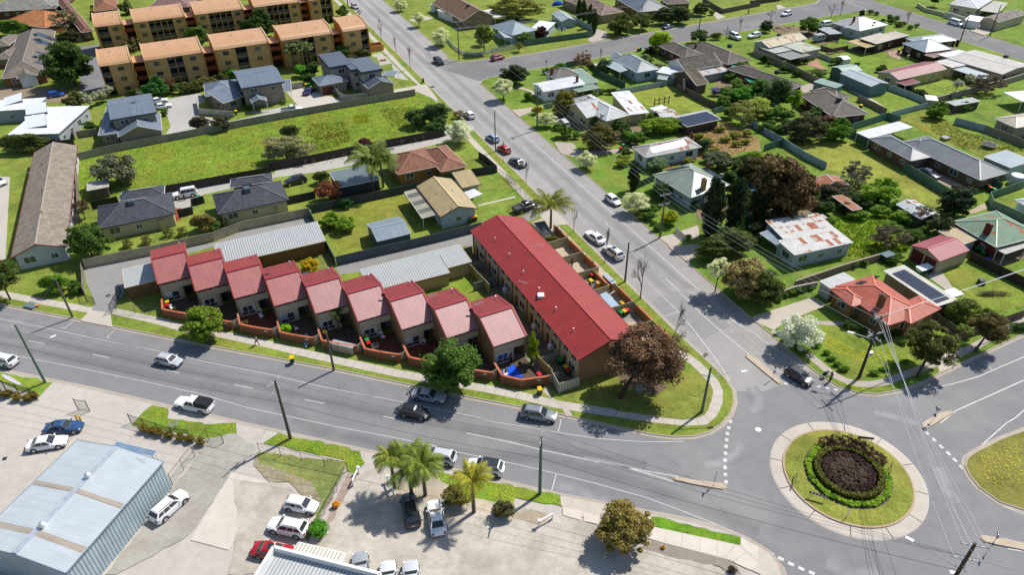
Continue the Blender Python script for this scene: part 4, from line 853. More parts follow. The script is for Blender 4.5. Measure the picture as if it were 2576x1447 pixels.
# ---------------------------------------------------------------- orange apartments
AT=math.radians(26.4); AEX=np.array([math.cos(AT),math.sin(AT)]); AEY=np.array([-AEX[1],AEX[0]]); OR=C('#b5865a'); ORR=C('#c99a6f'); APW=C('#bd9867')
def apartment(o,Ln,bays,label,D=9.6):
    H=empty('apartment_block',(o[0],o[1],ZB),AT); tag(H,label,'apartments','orange apartment blocks')
    pr=[(0,8.0),(.5,8.55),(1.2,9.0),(2.2,9.35),(4,9.6),(D,9.75)]; m=MB()
    for (a,b) in zip(pr[:-1],pr[1:]): faceuv(m,[(0,*a),(Ln,*a),(Ln,*b),(0,*b)],(1,0))
    m.build('roof','ribbed',H,ORR)
    for x in (-.3,Ln):
        m=MB(); 
        for (a,b) in zip(pr[:-1],pr[1:]): m.hexa([(x,a[0],a[1]-.4),(x+.3,a[0],a[1]-.4),(x+.3,b[0],b[1]-.4),(x,b[0],b[1]-.4),(x,a[0],a[1]+.22),(x+.3,a[0],a[1]+.22),(x+.3,b[0],b[1]+.22),(x,b[0],b[1]+.22)])
        m.build('parapet','render',H,C('#c4a27c'))
        pts=[(y,z-.3) for y,z in pr]+[(D,-.1),(0.,-.1)]; m=MB(); f=[(x+.02,y,z) for y,z in pts]; g=[(x+.28,y,z) for y,z in pts]
        m.face(f,[(p[1],p[2]) for p in f]); m.face(g[::-1],[(p[1],p[2]) for p in g[::-1]])
        m.face([f[-1],g[-1],g[0],f[0]],[(0,0),(.3,0),(.3,8),(0,8)]); m.build('end_wall','brick',H,C('#b9813f'))
    MB().box(0,D-.3,-.1,Ln,D,9.5).build('rear_wall','paint',H,APW)
    # front wall pieces around balcony bays
    xs=[0.]+[v for b in bays for v in b]+[Ln]; m=MB()
    for k in range(0,len(xs),2):
        if xs[k+1]-xs[k]>.05: m.face([(xs[k],.3,-.1),(xs[k+1],.3,-.1),(xs[k+1],.3,8.2),(xs[k],.3,8.2)],[(xs[k],0),(xs[k+1],0),(xs[k+1],8.2),(xs[k],8.2)])
    m.build('front_wall','brick',H,APW)
    for k in range(0,len(xs),2):
        if xs[k+1]-xs[k]>2:
            for lev in range(3):
                c=(xs[k]+xs[k+1])/2; z=.9+lev*2.65; wf=MB().box(c-.75,.25,z,c+.75,.32,z+1.05).build('window','paint',H,C('#6a5a48'))
                for a,b in ((-.7,-.03),(.03,.7)): MB().box(c+a,.235,z+.06,c+b,.25,z+.99).build('pane','pane',wf)
    for (a,b) in bays:
        MB().box(a,1.9,-.1,b,2.0,8.6).box(a,.35,-.1,a+.1,2,8.4).box(b-.1,.35,-.1,b,2,8.4).build('bay_wall','paint',H,C('#4a3a2c'))  # balcony recess walls coloured dark to carry the recess's shade
        for lev in (1,2):
            z=lev*2.65; MB().box(a+.1,.3,z-.18,b-.1,1.9,z).build('balcony_floor','concrete',H,C('#8d8578'))
            MB().box(a+.1,.3,z,b-.1,.36,z+.06).box(a+.1,.3,z+.95,b-.1,.36,z+1.0).box(a+.1,.32,z+.06,b-.1,.34,z+.95).build('balustrade','paint',H,C('#4d443c'))
        for lev in range(3):
            MB().box(a+.3,1.86,lev*2.65+.05,b-.3,1.9,lev*2.65+2.1).build('sliding_door','pane',H)
        if b-a>3: MB().box((a+b)/2-.12,.28,-.1,(a+b)/2+.12,1.9,8.3).build('divider','paint',H,C('#9d7448'))
    MB().tube((Ln*.4,5.5,9.6),(Ln*.4,5.5,10.3),.09,.09,6).tube((Ln*.75,2.6,9.3),(Ln*.75,2.6,9.9),.08,.08,6).build('vent','metal',H,C('#c9b49c'))
    return H
def link(o,ln,label):
    H=empty('stair_link',(o[0],o[1],ZB),AT); tag(H,label,'stairwell','stairwells between apartment blocks')
    MB().box(.05,2.2,7.0,ln-.05,8.,7.2).build('roof','paint',H,ORR)
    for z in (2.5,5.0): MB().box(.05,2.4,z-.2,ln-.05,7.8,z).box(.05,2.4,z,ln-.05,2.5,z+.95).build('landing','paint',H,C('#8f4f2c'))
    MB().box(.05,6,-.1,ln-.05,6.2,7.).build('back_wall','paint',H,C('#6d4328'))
front=[((-104.6,182.9),7.06,[(0.05,1.9)]),((-94.9,187.3),14.1,[(5.2,9.0)]),((-79.4,195.3),14.1,[(5.2,8.2)]),((-63.4,203.3),14.1,[(5.2,8.9)]),((-47.7,211.1),7.1,[(5.1,7.0)])]
LW=['nearest the asphalt driveway','second from the asphalt driveway','second from the street','nearest the street']
LABA=['end block of the nearer orange apartments beside the asphalt driveway','nearer orange apartment block above the round green tree','nearer orange apartment block behind the ridged grey roof','nearer orange apartment block behind the palms','end block of the nearer orange apartments beside the street']
LABB=['end block of the farther orange apartments beside the red roofs','farther orange apartment block with a striped awning','farther orange apartment block with washing on a balcony','farther orange apartment block behind the twin green trees','end block of the farther orange apartments near the street']
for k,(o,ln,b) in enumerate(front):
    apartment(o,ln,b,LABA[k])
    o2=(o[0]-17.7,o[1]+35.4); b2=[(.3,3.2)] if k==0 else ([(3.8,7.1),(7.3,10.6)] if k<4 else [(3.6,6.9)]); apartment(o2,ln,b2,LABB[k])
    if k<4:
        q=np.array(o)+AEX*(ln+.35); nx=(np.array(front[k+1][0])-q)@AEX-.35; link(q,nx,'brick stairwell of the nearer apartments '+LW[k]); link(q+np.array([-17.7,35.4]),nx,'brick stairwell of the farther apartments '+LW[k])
q=W2("b1 1240,470")[0]; H=empty('bin_enclosure',(q[0],q[1],ZB),math.radians(26)); tag(H,'orange walled bin enclosure beside the end apartment','enclosure')
for a,b in (((-2.3,-1.6),(2.3,-1.6)),((2.3,-1.6),(2.3,1.6)),((2.3,1.6),(-2.3,1.6)),((-2.3,1.6),(-2.3,-1.6))): blk('wall','paint',H,a,b,1.7,.2,C('#c28a4c'))
# ---------------------------------------------------------------- houses left of the street
GT=C('#7d746a'); CH=C('#3a3d45'); BLG=C('#6f7a86'); GW=C('#8f867a')
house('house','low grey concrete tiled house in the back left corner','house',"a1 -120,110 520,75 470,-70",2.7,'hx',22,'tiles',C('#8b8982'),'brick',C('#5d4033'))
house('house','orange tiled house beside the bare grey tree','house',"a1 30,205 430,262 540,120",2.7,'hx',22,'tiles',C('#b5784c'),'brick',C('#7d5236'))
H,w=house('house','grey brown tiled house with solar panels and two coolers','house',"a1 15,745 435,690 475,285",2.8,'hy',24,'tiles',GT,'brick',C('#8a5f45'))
w2=wing(H,"a1 165,748 355,716 290,640",2.75,'gy',26,'tiles',GT,'render',WHT,win=0); wing(H,"a1 -80,440 80,430 180,330",2.7,'hx',22,'tiles',GT,'brick',C('#8a5f45'))
wing(H,"a1 -60,560 110,552 200,455",2.7,'hx',22,'tiles',GT,'brick',C('#8a5f45'))
solar(H,w,"a1 400,440 462,430 470,315",2,2); solar(H,w,"a1 398,640 432,632 440,490",1,3); solar(H,w,"a1 330,405 395,418 400,372",2,1)
cooler(H,w,"a1 340,335"); cooler(H,w,"a1 338,545")
H,w=house('house','maroon tiled house with red trim beside the apartments','house',"a1 775,308 885,290 860,-80",2.9,'hy',26,'tiles',C('#7b5546'),'brick',C('#6d3c30'))
house('house','brown tiled house behind the yellow bush','house',"a1 890,105 1115,80 1080,-60",2.9,'hx',24,'tiles',C('#92634a'),'brick',C('#6d4534'))
house('house','pinkish tiled house behind the farther apartments','house',"a1 1400,75 1800,60 1760,-60",2.9,'hx',24,'tiles',C('#8d6e66'),'brick',C('#6d4534'))
def sawtooth(H,w,s):
    p=[np.array(onroof(H,w,' '.join(k))) for k in _three(s)]; a,b,c=p; d=a+(c-b); u=np.array([0,0,.55])
    m=MB()
    # low edge a, high edge b-c : wedge
    m.face([a,b+u,c+u]); m.face([a,c+u,d]); o=m.build('roof_monitor','smoothmetal',H,(.75,.77,.78)); m=MB(); m.face([a,b,b+u]); m.face([b,c,c+u,b+u]); m.face([d,c+u,c]); m.build('monitor_side','paint',o,(.16,.17,.18))
H,w=house('house','flat white roofed house with two wedge roof monitors','house',"a1 70,1280 555,1265 555,1010",3.2,'f',1,'smoothmetal',(.8,.82,.84),'render',C('#9aa0a3'),o=.3,trim=C('#a9b2b8'))
sawtooth(H,w,"a1 245,1090 455,1080 440,985"); sawtooth(H,w,"a1 245,1218 450,1208 430,1095")
H,w=house('house','flat white roofed house with one wedge roof monitor','house',"a1 -160,1060 330,1030 335,930",3.2,'f',1,'smoothmetal',(.78,.8,.82),'render',C('#9aa0a3'),o=.3,trim=C('#a9b2b8')); sawtooth(H,w,"a1 30,1005 215,970 215,895")
SL=C('#76828f'); DK=C('#23262c')
H,w=house('house','two storey grey roofed house beside the two white cars','house',"a1 1045,1135 1485,1060 1440,880",5.6,'gx',9,'corrugated',SL,'brick',GW,trim=DK,t=.5)
wing(H,"a1 1120,1300 1535,1235 1480,1080",2.8,'gy',22,'corrugated',SL,'brick',C('#8c8071'),o=.25,win=0); wing(H,"a1 930,1285 1125,1260 1000,1010",2.8,'hy',20,'corrugated',SL,'brick',GW); dish(H,w,"a1 1285,970"); aerial(H,w,"a1 1340,950")
H,w=house('house','two storey grey roofed house with a small gabled porch','house',"a1 2290,835 b1 375,770 b1 330,605",5.6,'gx',9,'corrugated',SL,'brick',C('#8f8375'),trim=DK,t=.5)
wing(H,"a1 1950,915 2285,870 2250,750",2.8,'hx',20,'corrugated',SL,'brick',C('#8f8375')); wing(H,"a1 2120,978 2308,912 2230,840",2.7,'s0',14,'corrugated',SL,'brick',C('#8f8375'))
w3=wing(H,"b1 72,975 215,952 175,905",2.7,'gy',24,'corrugated',SL,post=True,pc=(.6,.58,.55)); wing(H,"b1 370,865 445,858 395,785",2.6,'s0',8,'corrugated',SL,post=True); 
H,w=house('house','two storey dark parapet house with lower hipped roofs','house',"b1 805,635 1025,600 920,480",5.9,'f',1,'corrugated',C('#5d6772'),'brick',C('#a49c92'),o=.3,trim=DK,t=.75,cap=False)
wing(H,"b1 1110,682 1312,647 1190,530",5.9,'f',1,'corrugated',C('#66707a'),'brick',C('#a49c92'),o=.3,trim=DK,t=.75); wing(H,"b1 1010,660 1130,640 1010,545",5.8,'f',1,'corrugated',C('#5d6772'),'brick',C('#a49c92'),o=.3,trim=DK,t=.75)
w2=wing(H,"b1 715,812 985,762 905,690",2.8,'hx',20,'corrugated',SL,'brick',C('#94897c')); wing(H,"b1 1178,838 1422,790 1330,690",2.9,'gy',22,'corrugated',C('#5a6470'),'brick',C('#9a8d7d'),o=.25,win=0)
wing(H,"b1 1310,745 1430,745 1370,670",2.6,'s1',8,'corrugated',SL,post=True); window(H,w2.f,np.array([1.9,.45]),(1,0),2.6,2.1,0,C('#5d2a22'),'garage_door',None); aerial(H,w,"b1 810,545")
# long tiled units and charcoal houses
H,w=house('house','long faded tiled units building along the left edge','house',"a2 105,1158 630,1052 600,112",2.9,'gy',21,'tiles',C('#94887a'),'render',C('#b9bdbd'),trim=C('#7d3328'),cap=True)
for s in ("a2 403,285","a2 401,528","a2 398,737"): vent(H,w,s,C('#8a3f30'))
aerial(H,w,"a2 315,420",1.6)
CH2=C('#4a4d55')
H,w=house('house','charcoal tiled cream house with a water tank, nearest the tall willow','house',"a2 930,888 1662,738 1565,550",2.75,'hx',23,'tiles',CH2,'render',C('#b8ab8c'),trim=C('#3a3c40')); wing(H,"a2 1140,620 1556,555 1530,472",2.7,'hx',22,'tiles',CH2,'render',C('#b8ab8c')); cooler(H,w,"a2 1245,640",C('#59646d'),1.1)
solar(H,w,"a2 1135,600 1330,578 1330,540",3,1)
H,w=house('house','charcoal tiled cream house beside the parked black wagon','house',"a2 2072,748 b2 422,606 b2 368,422",2.75,'hx',23,'tiles',CH2,'render',C('#b8ab8c'),trim=C('#3a3c40')); wing(H,"a2 2190,490 b2 272,432 b2 238,358",2.7,'hx',22,'tiles',CH2,'render',C('#b8ab8c')); cooler(H,w,"b2 25,520",C('#59646d'),1.1)
solar(H,w,"a2 2190,480 2400,465 2400,415",3,1)
TANR=C('#b8a377')
H,w=house('house','tan metal roofed white cottage with a striped patio roof','house',"b2 1635,480 1862,772 2215,688",2.9,'gx',20,'corrugated',TANR,'boards',C('#b4bec6'),trim=C('#5a4636'))
wing(H,"b2 2070,497 2247,457 2200,338",2.8,'s0',9,'corrugated',TANR,'boards',C('#b4bec6'),trim=C('#5a4636')); wp=wing(H,"b2 1520,535 1690,782 1842,745",2.4,'s0',4,'corrugated',C('#a9a48f'),post=True,cap=False); wing(H,"b2 2140,597 2258,552 2200,495",2.3,'f',1,'corrugated',WHT,post=True)
for k,(u0,u1) in enumerate(((.12,.25),(.42,.55),(.72,.85))):
    p=[wp.f(wp.L*u,wp.W*v,wp.h(wp.L*u,wp.W*v)+.03) for u,v in ((u0,.03),(u1,.03),(u1,.97),(u0,.97))]; m=MB(); faceuv(m,p,(wp.ex[0],wp.ex[1])); m.build('clear_sheet','corrugated',H,C('#6e6c66'))
vent(H,w,"b2 1835,540"); vent(H,w,"b2 1975,525"); vent(H,w,"b2 1968,705",C('#a08a60')); aerial(H,w,"b2 1897,740",1.2)
H,w=house('shed','slate blue metal shed with a low gable on the back lawn','shed',"b2 1265,1002 1577,926 1457,770",2.3,'gx',14,'corrugated',C('#8896a0'),'sheetwall',C('#4d5f66'),o=.06,trim=C('#a9b2b4'),win=0)
H,w=house('house','brown tiled brick house behind the two palms','house',"b2 1460,367 1870,280 1800,95",2.8,'hx',23,'tiles',C('#8a5f4a'),'brick',C('#a3743f'),trim=C('#c9b9a3')); wing(H,"b2 1870,342 2118,286 1955,78",2.8,'hy',23,'tiles',C('#8f6450'),'brick',C('#a3743f'),trim=C('#c9b9a3')); vent(H,w,"b2 1735,140"); vent(H,w,"b2 1745,185")
H,w=house('carport','grey ribbed double carport beside the red shrub','carport',"b2 895,492 1282,410 1130,280",2.5,'f',1,'ribbed',C('#6c7879'),'paint',C('#39393a'),o=.1,win=0)
house('shed','small flat pale shed in the vacant lot','shed',"a2 830,530 1030,492 1010,412",2.2,'s1',3,'smoothmetal',C('#b5b0a5'),'timber',C('#5c5448'),o=.35,win=0)
# ---------------------------------------------------------------- cottages across the street
H,w=house('house','brown tiled brick house with white patio roofs at the far verge','house',"b1 2080,197 2375,150 2110,-20",2.9,'gy',26,'tiles',C('#83664f'),'brick',C('#8f7a66')); wing(H,"b1 1830,90 1990,150 2020,100",2.5,'f',1,'smoothmetal',(.78,.76,.74),'render',(.7,.7,.7),o=.2,win=0); wing(H,"b1 1760,40 1880,60 1960,20",2.5,'f',1,'smoothmetal',(.7,.69,.68),'render',(.7,.7,.7),o=.2,win=0); cooler(H,w,"b1 2125,60",C('#3a3f44')); wing(H,"b1 2240,100 2380,165 2420,120",2.3,'f',1,'smoothmetal',(.75,.74,.72),post=True)
H,w=house('house','pale blue hipped cottage with a small porch on the corner','house',"c1 20,247 225,332 440,272",2.8,'hx',25,'corrugated',C('#8fa0a8'),'boards',C('#a9bcc4')); wing(H,"c1 95,300 155,362 208,345",2.4,'s1',8,'corrugated',C('#9fb0b6'),post=True); wing(H,"c1 400,270 555,287 330,190",2.4,'s0',3,'smoothmetal',(.8,.82,.82),'boards',C('#a9bcc4'),o=.2,win=0); cooler(H,w,"c1 312,195",C('#4a4c4c'))
house('shed','pale blue gabled garden shed on the lawn','shed',"c1 600,125 695,200 787,157",2.3,'gx',20,'corrugated',C('#a9b5b8'),'sheetwall',C('#8fa3a8'),o=.05,win=0)
house('house','long mottled tiled house behind the slim conifers','house',"c1 690,-20 1075,142 1175,62",2.8,'hx',24,'tiles_mottled',C('#9c8579'),'brick',C('#a58d70'))
house('house','dark grey metal roofed house behind the clipped trees','house',"c1 1190,-30 1430,112 1695,66",2.8,'hx',22,'smoothmetal',C('#616a73'),'brick',C('#8a6648'))
house('house','dull brown roofed house at the far edge of the side street','house',"c1 1620,-20 1700,38 1890,4",2.8,'hx',22,'tiles',C('#6f625a'),'brick',C('#8a6648'))
H,w=house('house','corner cottage with white and pale green roofs and brick chimneys','house',"c1 525,870 918,797 790,725",2.9,'gx',12,'corrugated',(.72,.74,.74),'render',(.72,.74,.76)); w2=wing(H,"c1 528,682 640,750 850,700",2.9,'hx',26,'tiles',C('#77736d'),'render',(.72,.74,.76)); wing(H,"c1 925,792 1047,776 850,648",2.5,'f',1,'corrugated',C('#8da38d'),'render',(.6,.62,.6),o=.3,win=0); wing(H,"c1 850,872 1048,832 950,786",2.3,'f',1,'corrugated',C('#87a088'),post=True); chimney(H,w2,"c1 600,700",1.6); chimney(H,w,"c1 840,775",1.4,.5,.5)
H,w=house('house','grey hipped weatherboard cottage with a front verandah','house',"c1 1410,687 1627,650 1400,508",2.9,'hy',24,'corrugated',C('#8a959a'),'boards',C('#aeb9c2'),trim=(.7,.7,.7)); wing(H,"c1 1250,682 1347,652 1200,560",2.5,'s0',4,'corrugated',C('#a3b0b6'),post=True); wing(H,"c1 1190,555 1300,540 1260,512",2.8,'gy',24,'corrugated',C('#8a959a'),'boards',C('#aeb9c2'),win=0)
BT=C('#6e645c')
H,w=house('house','large dark brown tiled house with rusted lean to roofs','house',"c1 2272,610 2492,564 2170,374",2.8,'hy',22,'tiles',BT,'brick',C('#6d4433')); wing(H,"c1 1865,552 2045,520 1812,390",2.8,'hy',22,'tiles',BT,'brick',C('#6d4433')); wing(H,"c1 1870,674 2222,610 2060,516",2.8,'gx',24,'tiles_mottled',C('#5f574e'),'render',WHT,win=0); wing(H,"c1 1978,810 2092,786 1852,668",2.7,'gx',22,'tiles_mottled',C('#6b5d4c'),'brick',C('#6b5b50'),win=0); wing(H,"c1 1962,730 2292,666 2212,610",2.3,'f',1,'rust_light',C('#b0b0ae'),'render',(.3,.28,.26),o=.3,win=0); wing(H,"c1 1782,716 1852,664 1700,600",2.4,'f',1,'smoothmetal',(.72,.74,.76),'render',(.6,.6,.6),o=.3,win=0); cooler(H,w,"c1 2287,440",C('#33474d')); chimney(H,w,"c1 1965,450",1.,.5,.5)
H,w=house('house','long brown tiled units beside the beige side fence','house',"d1 370,848 487,802 -60,590",2.8,'hy',22,'tiles',C('#6b625b'),'brick',C('#7a4a35')); cooler(H,w,"d1 230,690",C('#303436')); wing(H,"c1 2295,640 2420,690 2560,650",2.8,'hx',22,'tiles',C('#6b625b'),'brick',C('#7a4a35'))
RZ=C('#b9bcbc')
H,w=house('house','rust streaked cream cottage with a white lean to roof','house',"c1 1120,1147 1340,1090 1015,885",3.0,'hy',24,'rust_light',RZ,'boards',C('#c4b78a')); wing(H,"c1 935,1117 1135,1062 1000,930",2.9,'gx',24,'rust',RZ,'boards',C('#c4b78a')); wing(H,"c1 1345,1087 1522,1067 1190,905",2.7,'s0',4,'rust_light',(.68,.69,.7),'boards',C('#b5a988'),win=0); wing(H,"c1 860,1000 930,1090 1010,1065",2.4,'s1',6,'smoothmetal',(.6,.6,.6),post=True); cooler(H,w,"c1 1080,1105",(.5,.5,.5),.7)
H,w=house('house','rusty hipped white cottage with a bright new roof sheet','house',"c2 1365,106 1492,207 1985,80",2.9,'hx',24,'rust',C('#a3a09c'),'boards',(.66,.7,.74)); 
p=[np.array(onroof(H,w,k)) for k in ("c2 1555,168","c2 1890,92","c2 1850,32","c2 1530,115")]; m=MB(); faceuv(m,[q+np.array([0,0,.06]) for q in p],(w.ey[0],w.ey[1])); m.build('new_roof_sheet','corrugated',H,(.9,.91,.93)); chimney(H,w,"c2 1925,10",.9,.6,.45)
H,w=house('shed','open shed with a full solar panel roof in the weedy yard','shed',"c1 1885,1202 2207,1130 2065,1055",2.4,'s0',4,'corrugated',(.5,.5,.5),'timber',C('#4d4238'),o=.5,win=0); solar(H,w,"c1 1890,1198 2198,1130 2066,1060",8,3,.09); wing(H,"c1 1740,1150 1880,1160 1960,1130",2.2,'f',1,'corrugated',(.6,.6,.58),'timber',C('#5d5248'),o=.2,win=0)
house('shed','small rusty roofed shed beside the mown back lawn','shed',"c1 1640,1117 1802,1097 1735,1030",2.1,'gx',12,'rust',RZ,'timber',C('#6d6358'),o=.1,win=0); house('shed','tiny white flat roofed shed by the timber frame','shed',"c1 1590,1055 1705,1022 1640,995",1.9,'f',1,'smoothmetal',(.75,.76,.78),'sheetwall',(.6,.62,.64),o=.05,win=0)
H,w=house('house','weathered green hipped cottage with solar panels and a tan chimney','house',"c2 1560,372 1922,588 2312,477",3.0,'hx',24,'smoothmetal',C('#8d978a'),'boards',C('#93a3ae'),trim=C('#a9b0a5'))
solar(H,w,"c2 2180,395 2225,418 2080,330",1,4); solar(H,w,"c2 1720,345 1900,300 1860,285",4,1); chimney(H,w,"c2 2035,505",2.2,.9,.6,C('#a58758'),'brick'); chimney(H,w,"c2 2080,300",.9,.5,.5)
H,w=house('house','old white weatherboard house with a patchwork rusted flat roof','house',"d2 400,1132 952,1012 780,890",2.9,'s0',2,'rust',C('#c2c1bd'),'boards',C('#a9b3b8'),o=.25,trim=(.55,.55,.52)); wing(H,"d2 290,975 800,900 575,750",2.95,'s0',2,'rust',C('#c2c1bd'),'boards',C('#a9b3b8'),o=.25,trim=(.55,.55,.52),win=0); wing(H,"d2 70,925 245,1047 290,975",2.3,'s0',4,'smoothmetal',C('#7d8f9c'),post=True)
H,w=house('house','orange red hipped corner house with solar panels and a brown chimney','house',"d3 790,140 1290,512 1640,385",2.9,'hx',22,'smoothmetal',C('#b5604a'),'brick',C('#8a6a48'),trim=C('#9c4a3c')); w1=wing(H,"d3 738,166 947,334 1100,285",2.9,'hy',22,'smoothmetal',C('#b5604a'),'brick',C('#8a6a48'),trim=C('#9c4a3c')); w2=wing(H,"d3 1290,370 1502,497 1818,371",2.9,'hy',22,'smoothmetal',C('#b5604a'),'brick',C('#8a6a48'),trim=C('#9c4a3c'))
wf=wing(H,"d3 1747,332 1942,270 d2 1430,1230",2.5,'f',1,'smoothmetal',C('#b9b5a9'),'render',C('#9c8a6d'),o=.3,win=0); solar(H,wf,"d3 1750,305 1870,262 1440,-15",3,10); wing(H,"d3 745,162 972,77 875,8",2.5,'f',1,'smoothmetal',C('#b5b6b3'),'boards',C('#a9a9a0'),o=.1,win=0); solar(H,w,"d3 965,122 1040,128 1220,48",1,6); chimney(H,w,"d3 1205,330",2.0,.9,.55,C('#7a5a42')); wing(H,"d3 1170,440 1210,470 1060,300",2.3,'f',1,'smoothmetal',C('#c9c5b5'),post=True)
house('carport','small white carport beside the flat solar roof','carport',"d3 1880,250 2003,215 1930,155",2.2,'f',1,'smoothmetal',(.82,.82,.8),post=True)
H,w=house('garage','pink red gabled double garage with maroon doors','garage',"d2 1510,1042 1777,1192 2057,1087",2.6,'gy',18,'corrugated',C('#a8585c'),'sheetwall',C('#b0a184'),o=.08,trim=C('#8a3a40'),win=0)
for k,(a,b,l,zz) in enumerate(w.walls):
    n=np.array([b[1]-a[1],-(b[0]-a[0])]); nw=w.ex*n[0]+w.ey*n[1]
    if nw[0]<0 and abs(nw[0])>abs(nw[1])*.7 and l>4:
        for u in (.27,.73): window(H,w.f,np.array([a[0]+(b[0]-a[0])*u,a[1]+(b[1]-a[1])*u]),(b[0]-a[0],b[1]-a[1]),l*.4,2.3,0,C('#5a1c22'),'garage_door',None)
H,w=house('house','weathered green and pink hipped house with a brick chimney','house',"d2 1893,815 2312,1058 2720,930",2.9,'hx',22,'rust_light',C('#6f8a72'),'brick',C('#5d2f26')); chimney(H,w,"d2 2215,930",1.9,1.0,.6,C('#6d3228')); wing(H,"d2 2400,1120 2620,1045 2560,990",2.3,'f',1,'corrugated',C('#b5b2aa'),post=True); wing(H,"d2 2000,1030 2142,978 1915,855",2.5,'f',1,'corrugated',C('#b5a27d'),'render',C('#8f9a9a'),o=.2,win=0)
H,w=house('house','very long dark grey hipped brick house by the green fence','house',"d2 1400,62 2162,423 2430,347",2.7,'hx',22,'smoothmetal',C('#73777a'),'brick',C('#6a5340'),trim=C('#a0a3a5')); wing(H,"d2 1108,25 1502,238 1690,188",2.7,'hx',22,'smoothmetal',C('#73777a'),'brick',C('#6a5340'),trim=C('#a0a3a5')); wing(H,"d1 1110,1312 1520,1205 1395,1150",2.5,'f',1,'corrugated',(.74,.75,.76),post=True); vent(H,w,"d2 1585,60"); 
house('carport','pale blue carport beside the silver water tank','carport',"d2 2445,302 2660,235 2410,135",2.6,'f',1,'corrugated',C('#a3b0b8'),'sheetwall',C('#8fa0a8'),o=.1,win=0)
house('house','small white house cut by the right edge of the green fence','house',"d2 2490,610 2620,680 2760,600",2.7,'hx',20,'smoothmetal',C('#b0b8ba'),'boards',(.75,.78,.8))
H,w=house('house','brown tiled brick units with a black cooler by the concrete path','house',"d1 440,892 767,1112 1057,1052",2.8,'hx',22,'tiles',C('#6e655f'),'brick',C('#6d4838')); wing(H,"d1 560,860 800,950 1010,940",2.7,'hy',22,'tiles',C('#6e655f'),'brick',C('#6d4838'),win=0); cooler(H,w,"d1 820,955",C('#2c3236'))
house('shed','green gabled shed with a pale green roof','shed',"d1 750,632 870,688 1022,655",3.,'gy',14,'corrugated',C('#9cb5a3'),'sheetwall',C('#3c5a4a'),o=.06,win=0)
H,w=house('shed','large blue grey gabled shed with an open front','shed',"d1 1125,818 1292,788 1050,655",2.9,'gy',12,'corrugated',C('#9aa6b0'),'sheetwall',C('#5f7a80'),o=.06,win=0); house('shed','low flat dull green shed beside the beige fence','shed',"d1 790,832 857,802 720,715",2.2,'f',1,'corrugated',C('#8aa396'),'sheetwall',C('#6f8a90'),o=.06,win=0)
H,w=house('shed','long maroon gabled shed with cream walls and a porch','shed',"d1 1390,754 1844,652 1690,574",2.8,'gx',16,'corrugated',C('#8f454a'),'sheetwall',C('#b8a978'),o=.1,win=6); wing(H,"d1 1455,808 1590,777 1525,735",2.3,'f',1,'corrugated',C('#7d2f3a'),post=True)
H,w=house('house','long low white metal roofed house with a carport','house',"d1 2370,702 2640,615 2130,468",3.0,'gy',4,'smoothmetal',C('#b9b2a8'),'render',C('#a3957f')); wing(H,"d1 1900,640 2092,598 2000,525",2.8,'f',1,'rust_light',C('#c4c2bd'),'render',C('#a3957f'),o=.2,win=0); wing(H,"d1 2190,748 2295,722 2040,618",2.4,'f',1,'smoothmetal',C('#b3bcc4'),post=True); wing(H,"d1 1840,540 2045,495 1980,465",2.7,'f',1,'smoothmetal',(.74,.74,.74),'render',C('#a3957f'),o=.2,win=0); cooler(H,w,"d1 2400,545",C('#2f3235'))
H,w=house('house','dark brick house with a silver gable roof and clothes horse','house',"d1 1420,407 1642,495 1858,447",2.9,'hx',24,'smoothmetal',C('#93a0a8'),'brick',C('#3d302a'),trim=(.6,.62,.64)); wing(H,"d1 1450,360 1600,420 1880,350",2.9,'hx',16,'smoothmetal',C('#a3aab0'),'brick',C('#3d302a')); wing(H,"d1 1722,543 1968,470 1900,440",2.5,'f',1,'corrugated',C('#8a6552'),'brick',C('#4a3428'),o=.2,win=0); chimney(H,w,"d1 1940,420",1.2,.8,.5,C('#4a332a')); cooler(H,w,"d1 1705,375",C('#6d5f52'),.8)
H,w=house('house','flat cream roofed brick house with a yellowed carport','house',"d1 1177,414 1372,360 1240,308",2.9,'s0',2,'smoothmetal',C('#bdb09a'),'brick',C('#4a382e'),o=.2); wing(H,"d1 1350,367 1487,332 1390,285",2.8,'f',1,'smoothmetal',C('#b5a792'),'brick',C('#4a382e'),o=.2,win=0); wing(H,"d1 1080,449 1178,427 1040,360",2.4,'f',1,'corrugated',C('#c0a468'),post=True)
H,w=house('house','white metal roofed corner cottage with red chimneys','house',"d1 745,210 1017,292 1312,237",2.9,'hx',20,'smoothmetal',C('#b0b0ae'),'boards',C('#b5b9bb')); wing(H,"d1 870,260 960,275 1100,180",2.8,'gy',10,'smoothmetal',C('#a9a9a6'),'boards',C('#b5b9bb'),win=0); chimney(H,w,"d1 960,190",1.0,.6,.5,C('#8a4438')); dish(H,w,"d1 1150,235",C('#33302e'))
house('shed','grey lean to shed among stacked timber','shed',"d1 735,322 845,312 740,252",2.2,'f',1,'corrugated',C('#a8aeb2'),'timber',C('#5a4e44'),o=.1,win=0); 
H,w=house('house','cream metal roofed house with rust stains and a pergola','house',"d1 158,450 520,366 430,300",3.0,'gx',18,'rust_light',C('#b8ad90'),'boards',C('#b5b2a5')); wing(H,"d1 470,495 647,458 485,368",2.8,'f',1,'rust_light',C('#adb3a0'),'render',C('#a09a8c'),o=.3,win=0); wing(H,"d1 215,502 385,467 300,400",2.6,'f',1,'smoothmetal',C('#adb0a6'),'render',C('#a09a8c'),o=.3,win=0); wing(H,"d1 355,562 545,520 420,475",2.4,'f',1,'corrugated',C('#8f9088'),post=True,pc=(.1,.09,.09)); cooler(H,w,"d1 250,340",C('#3a3f42'))
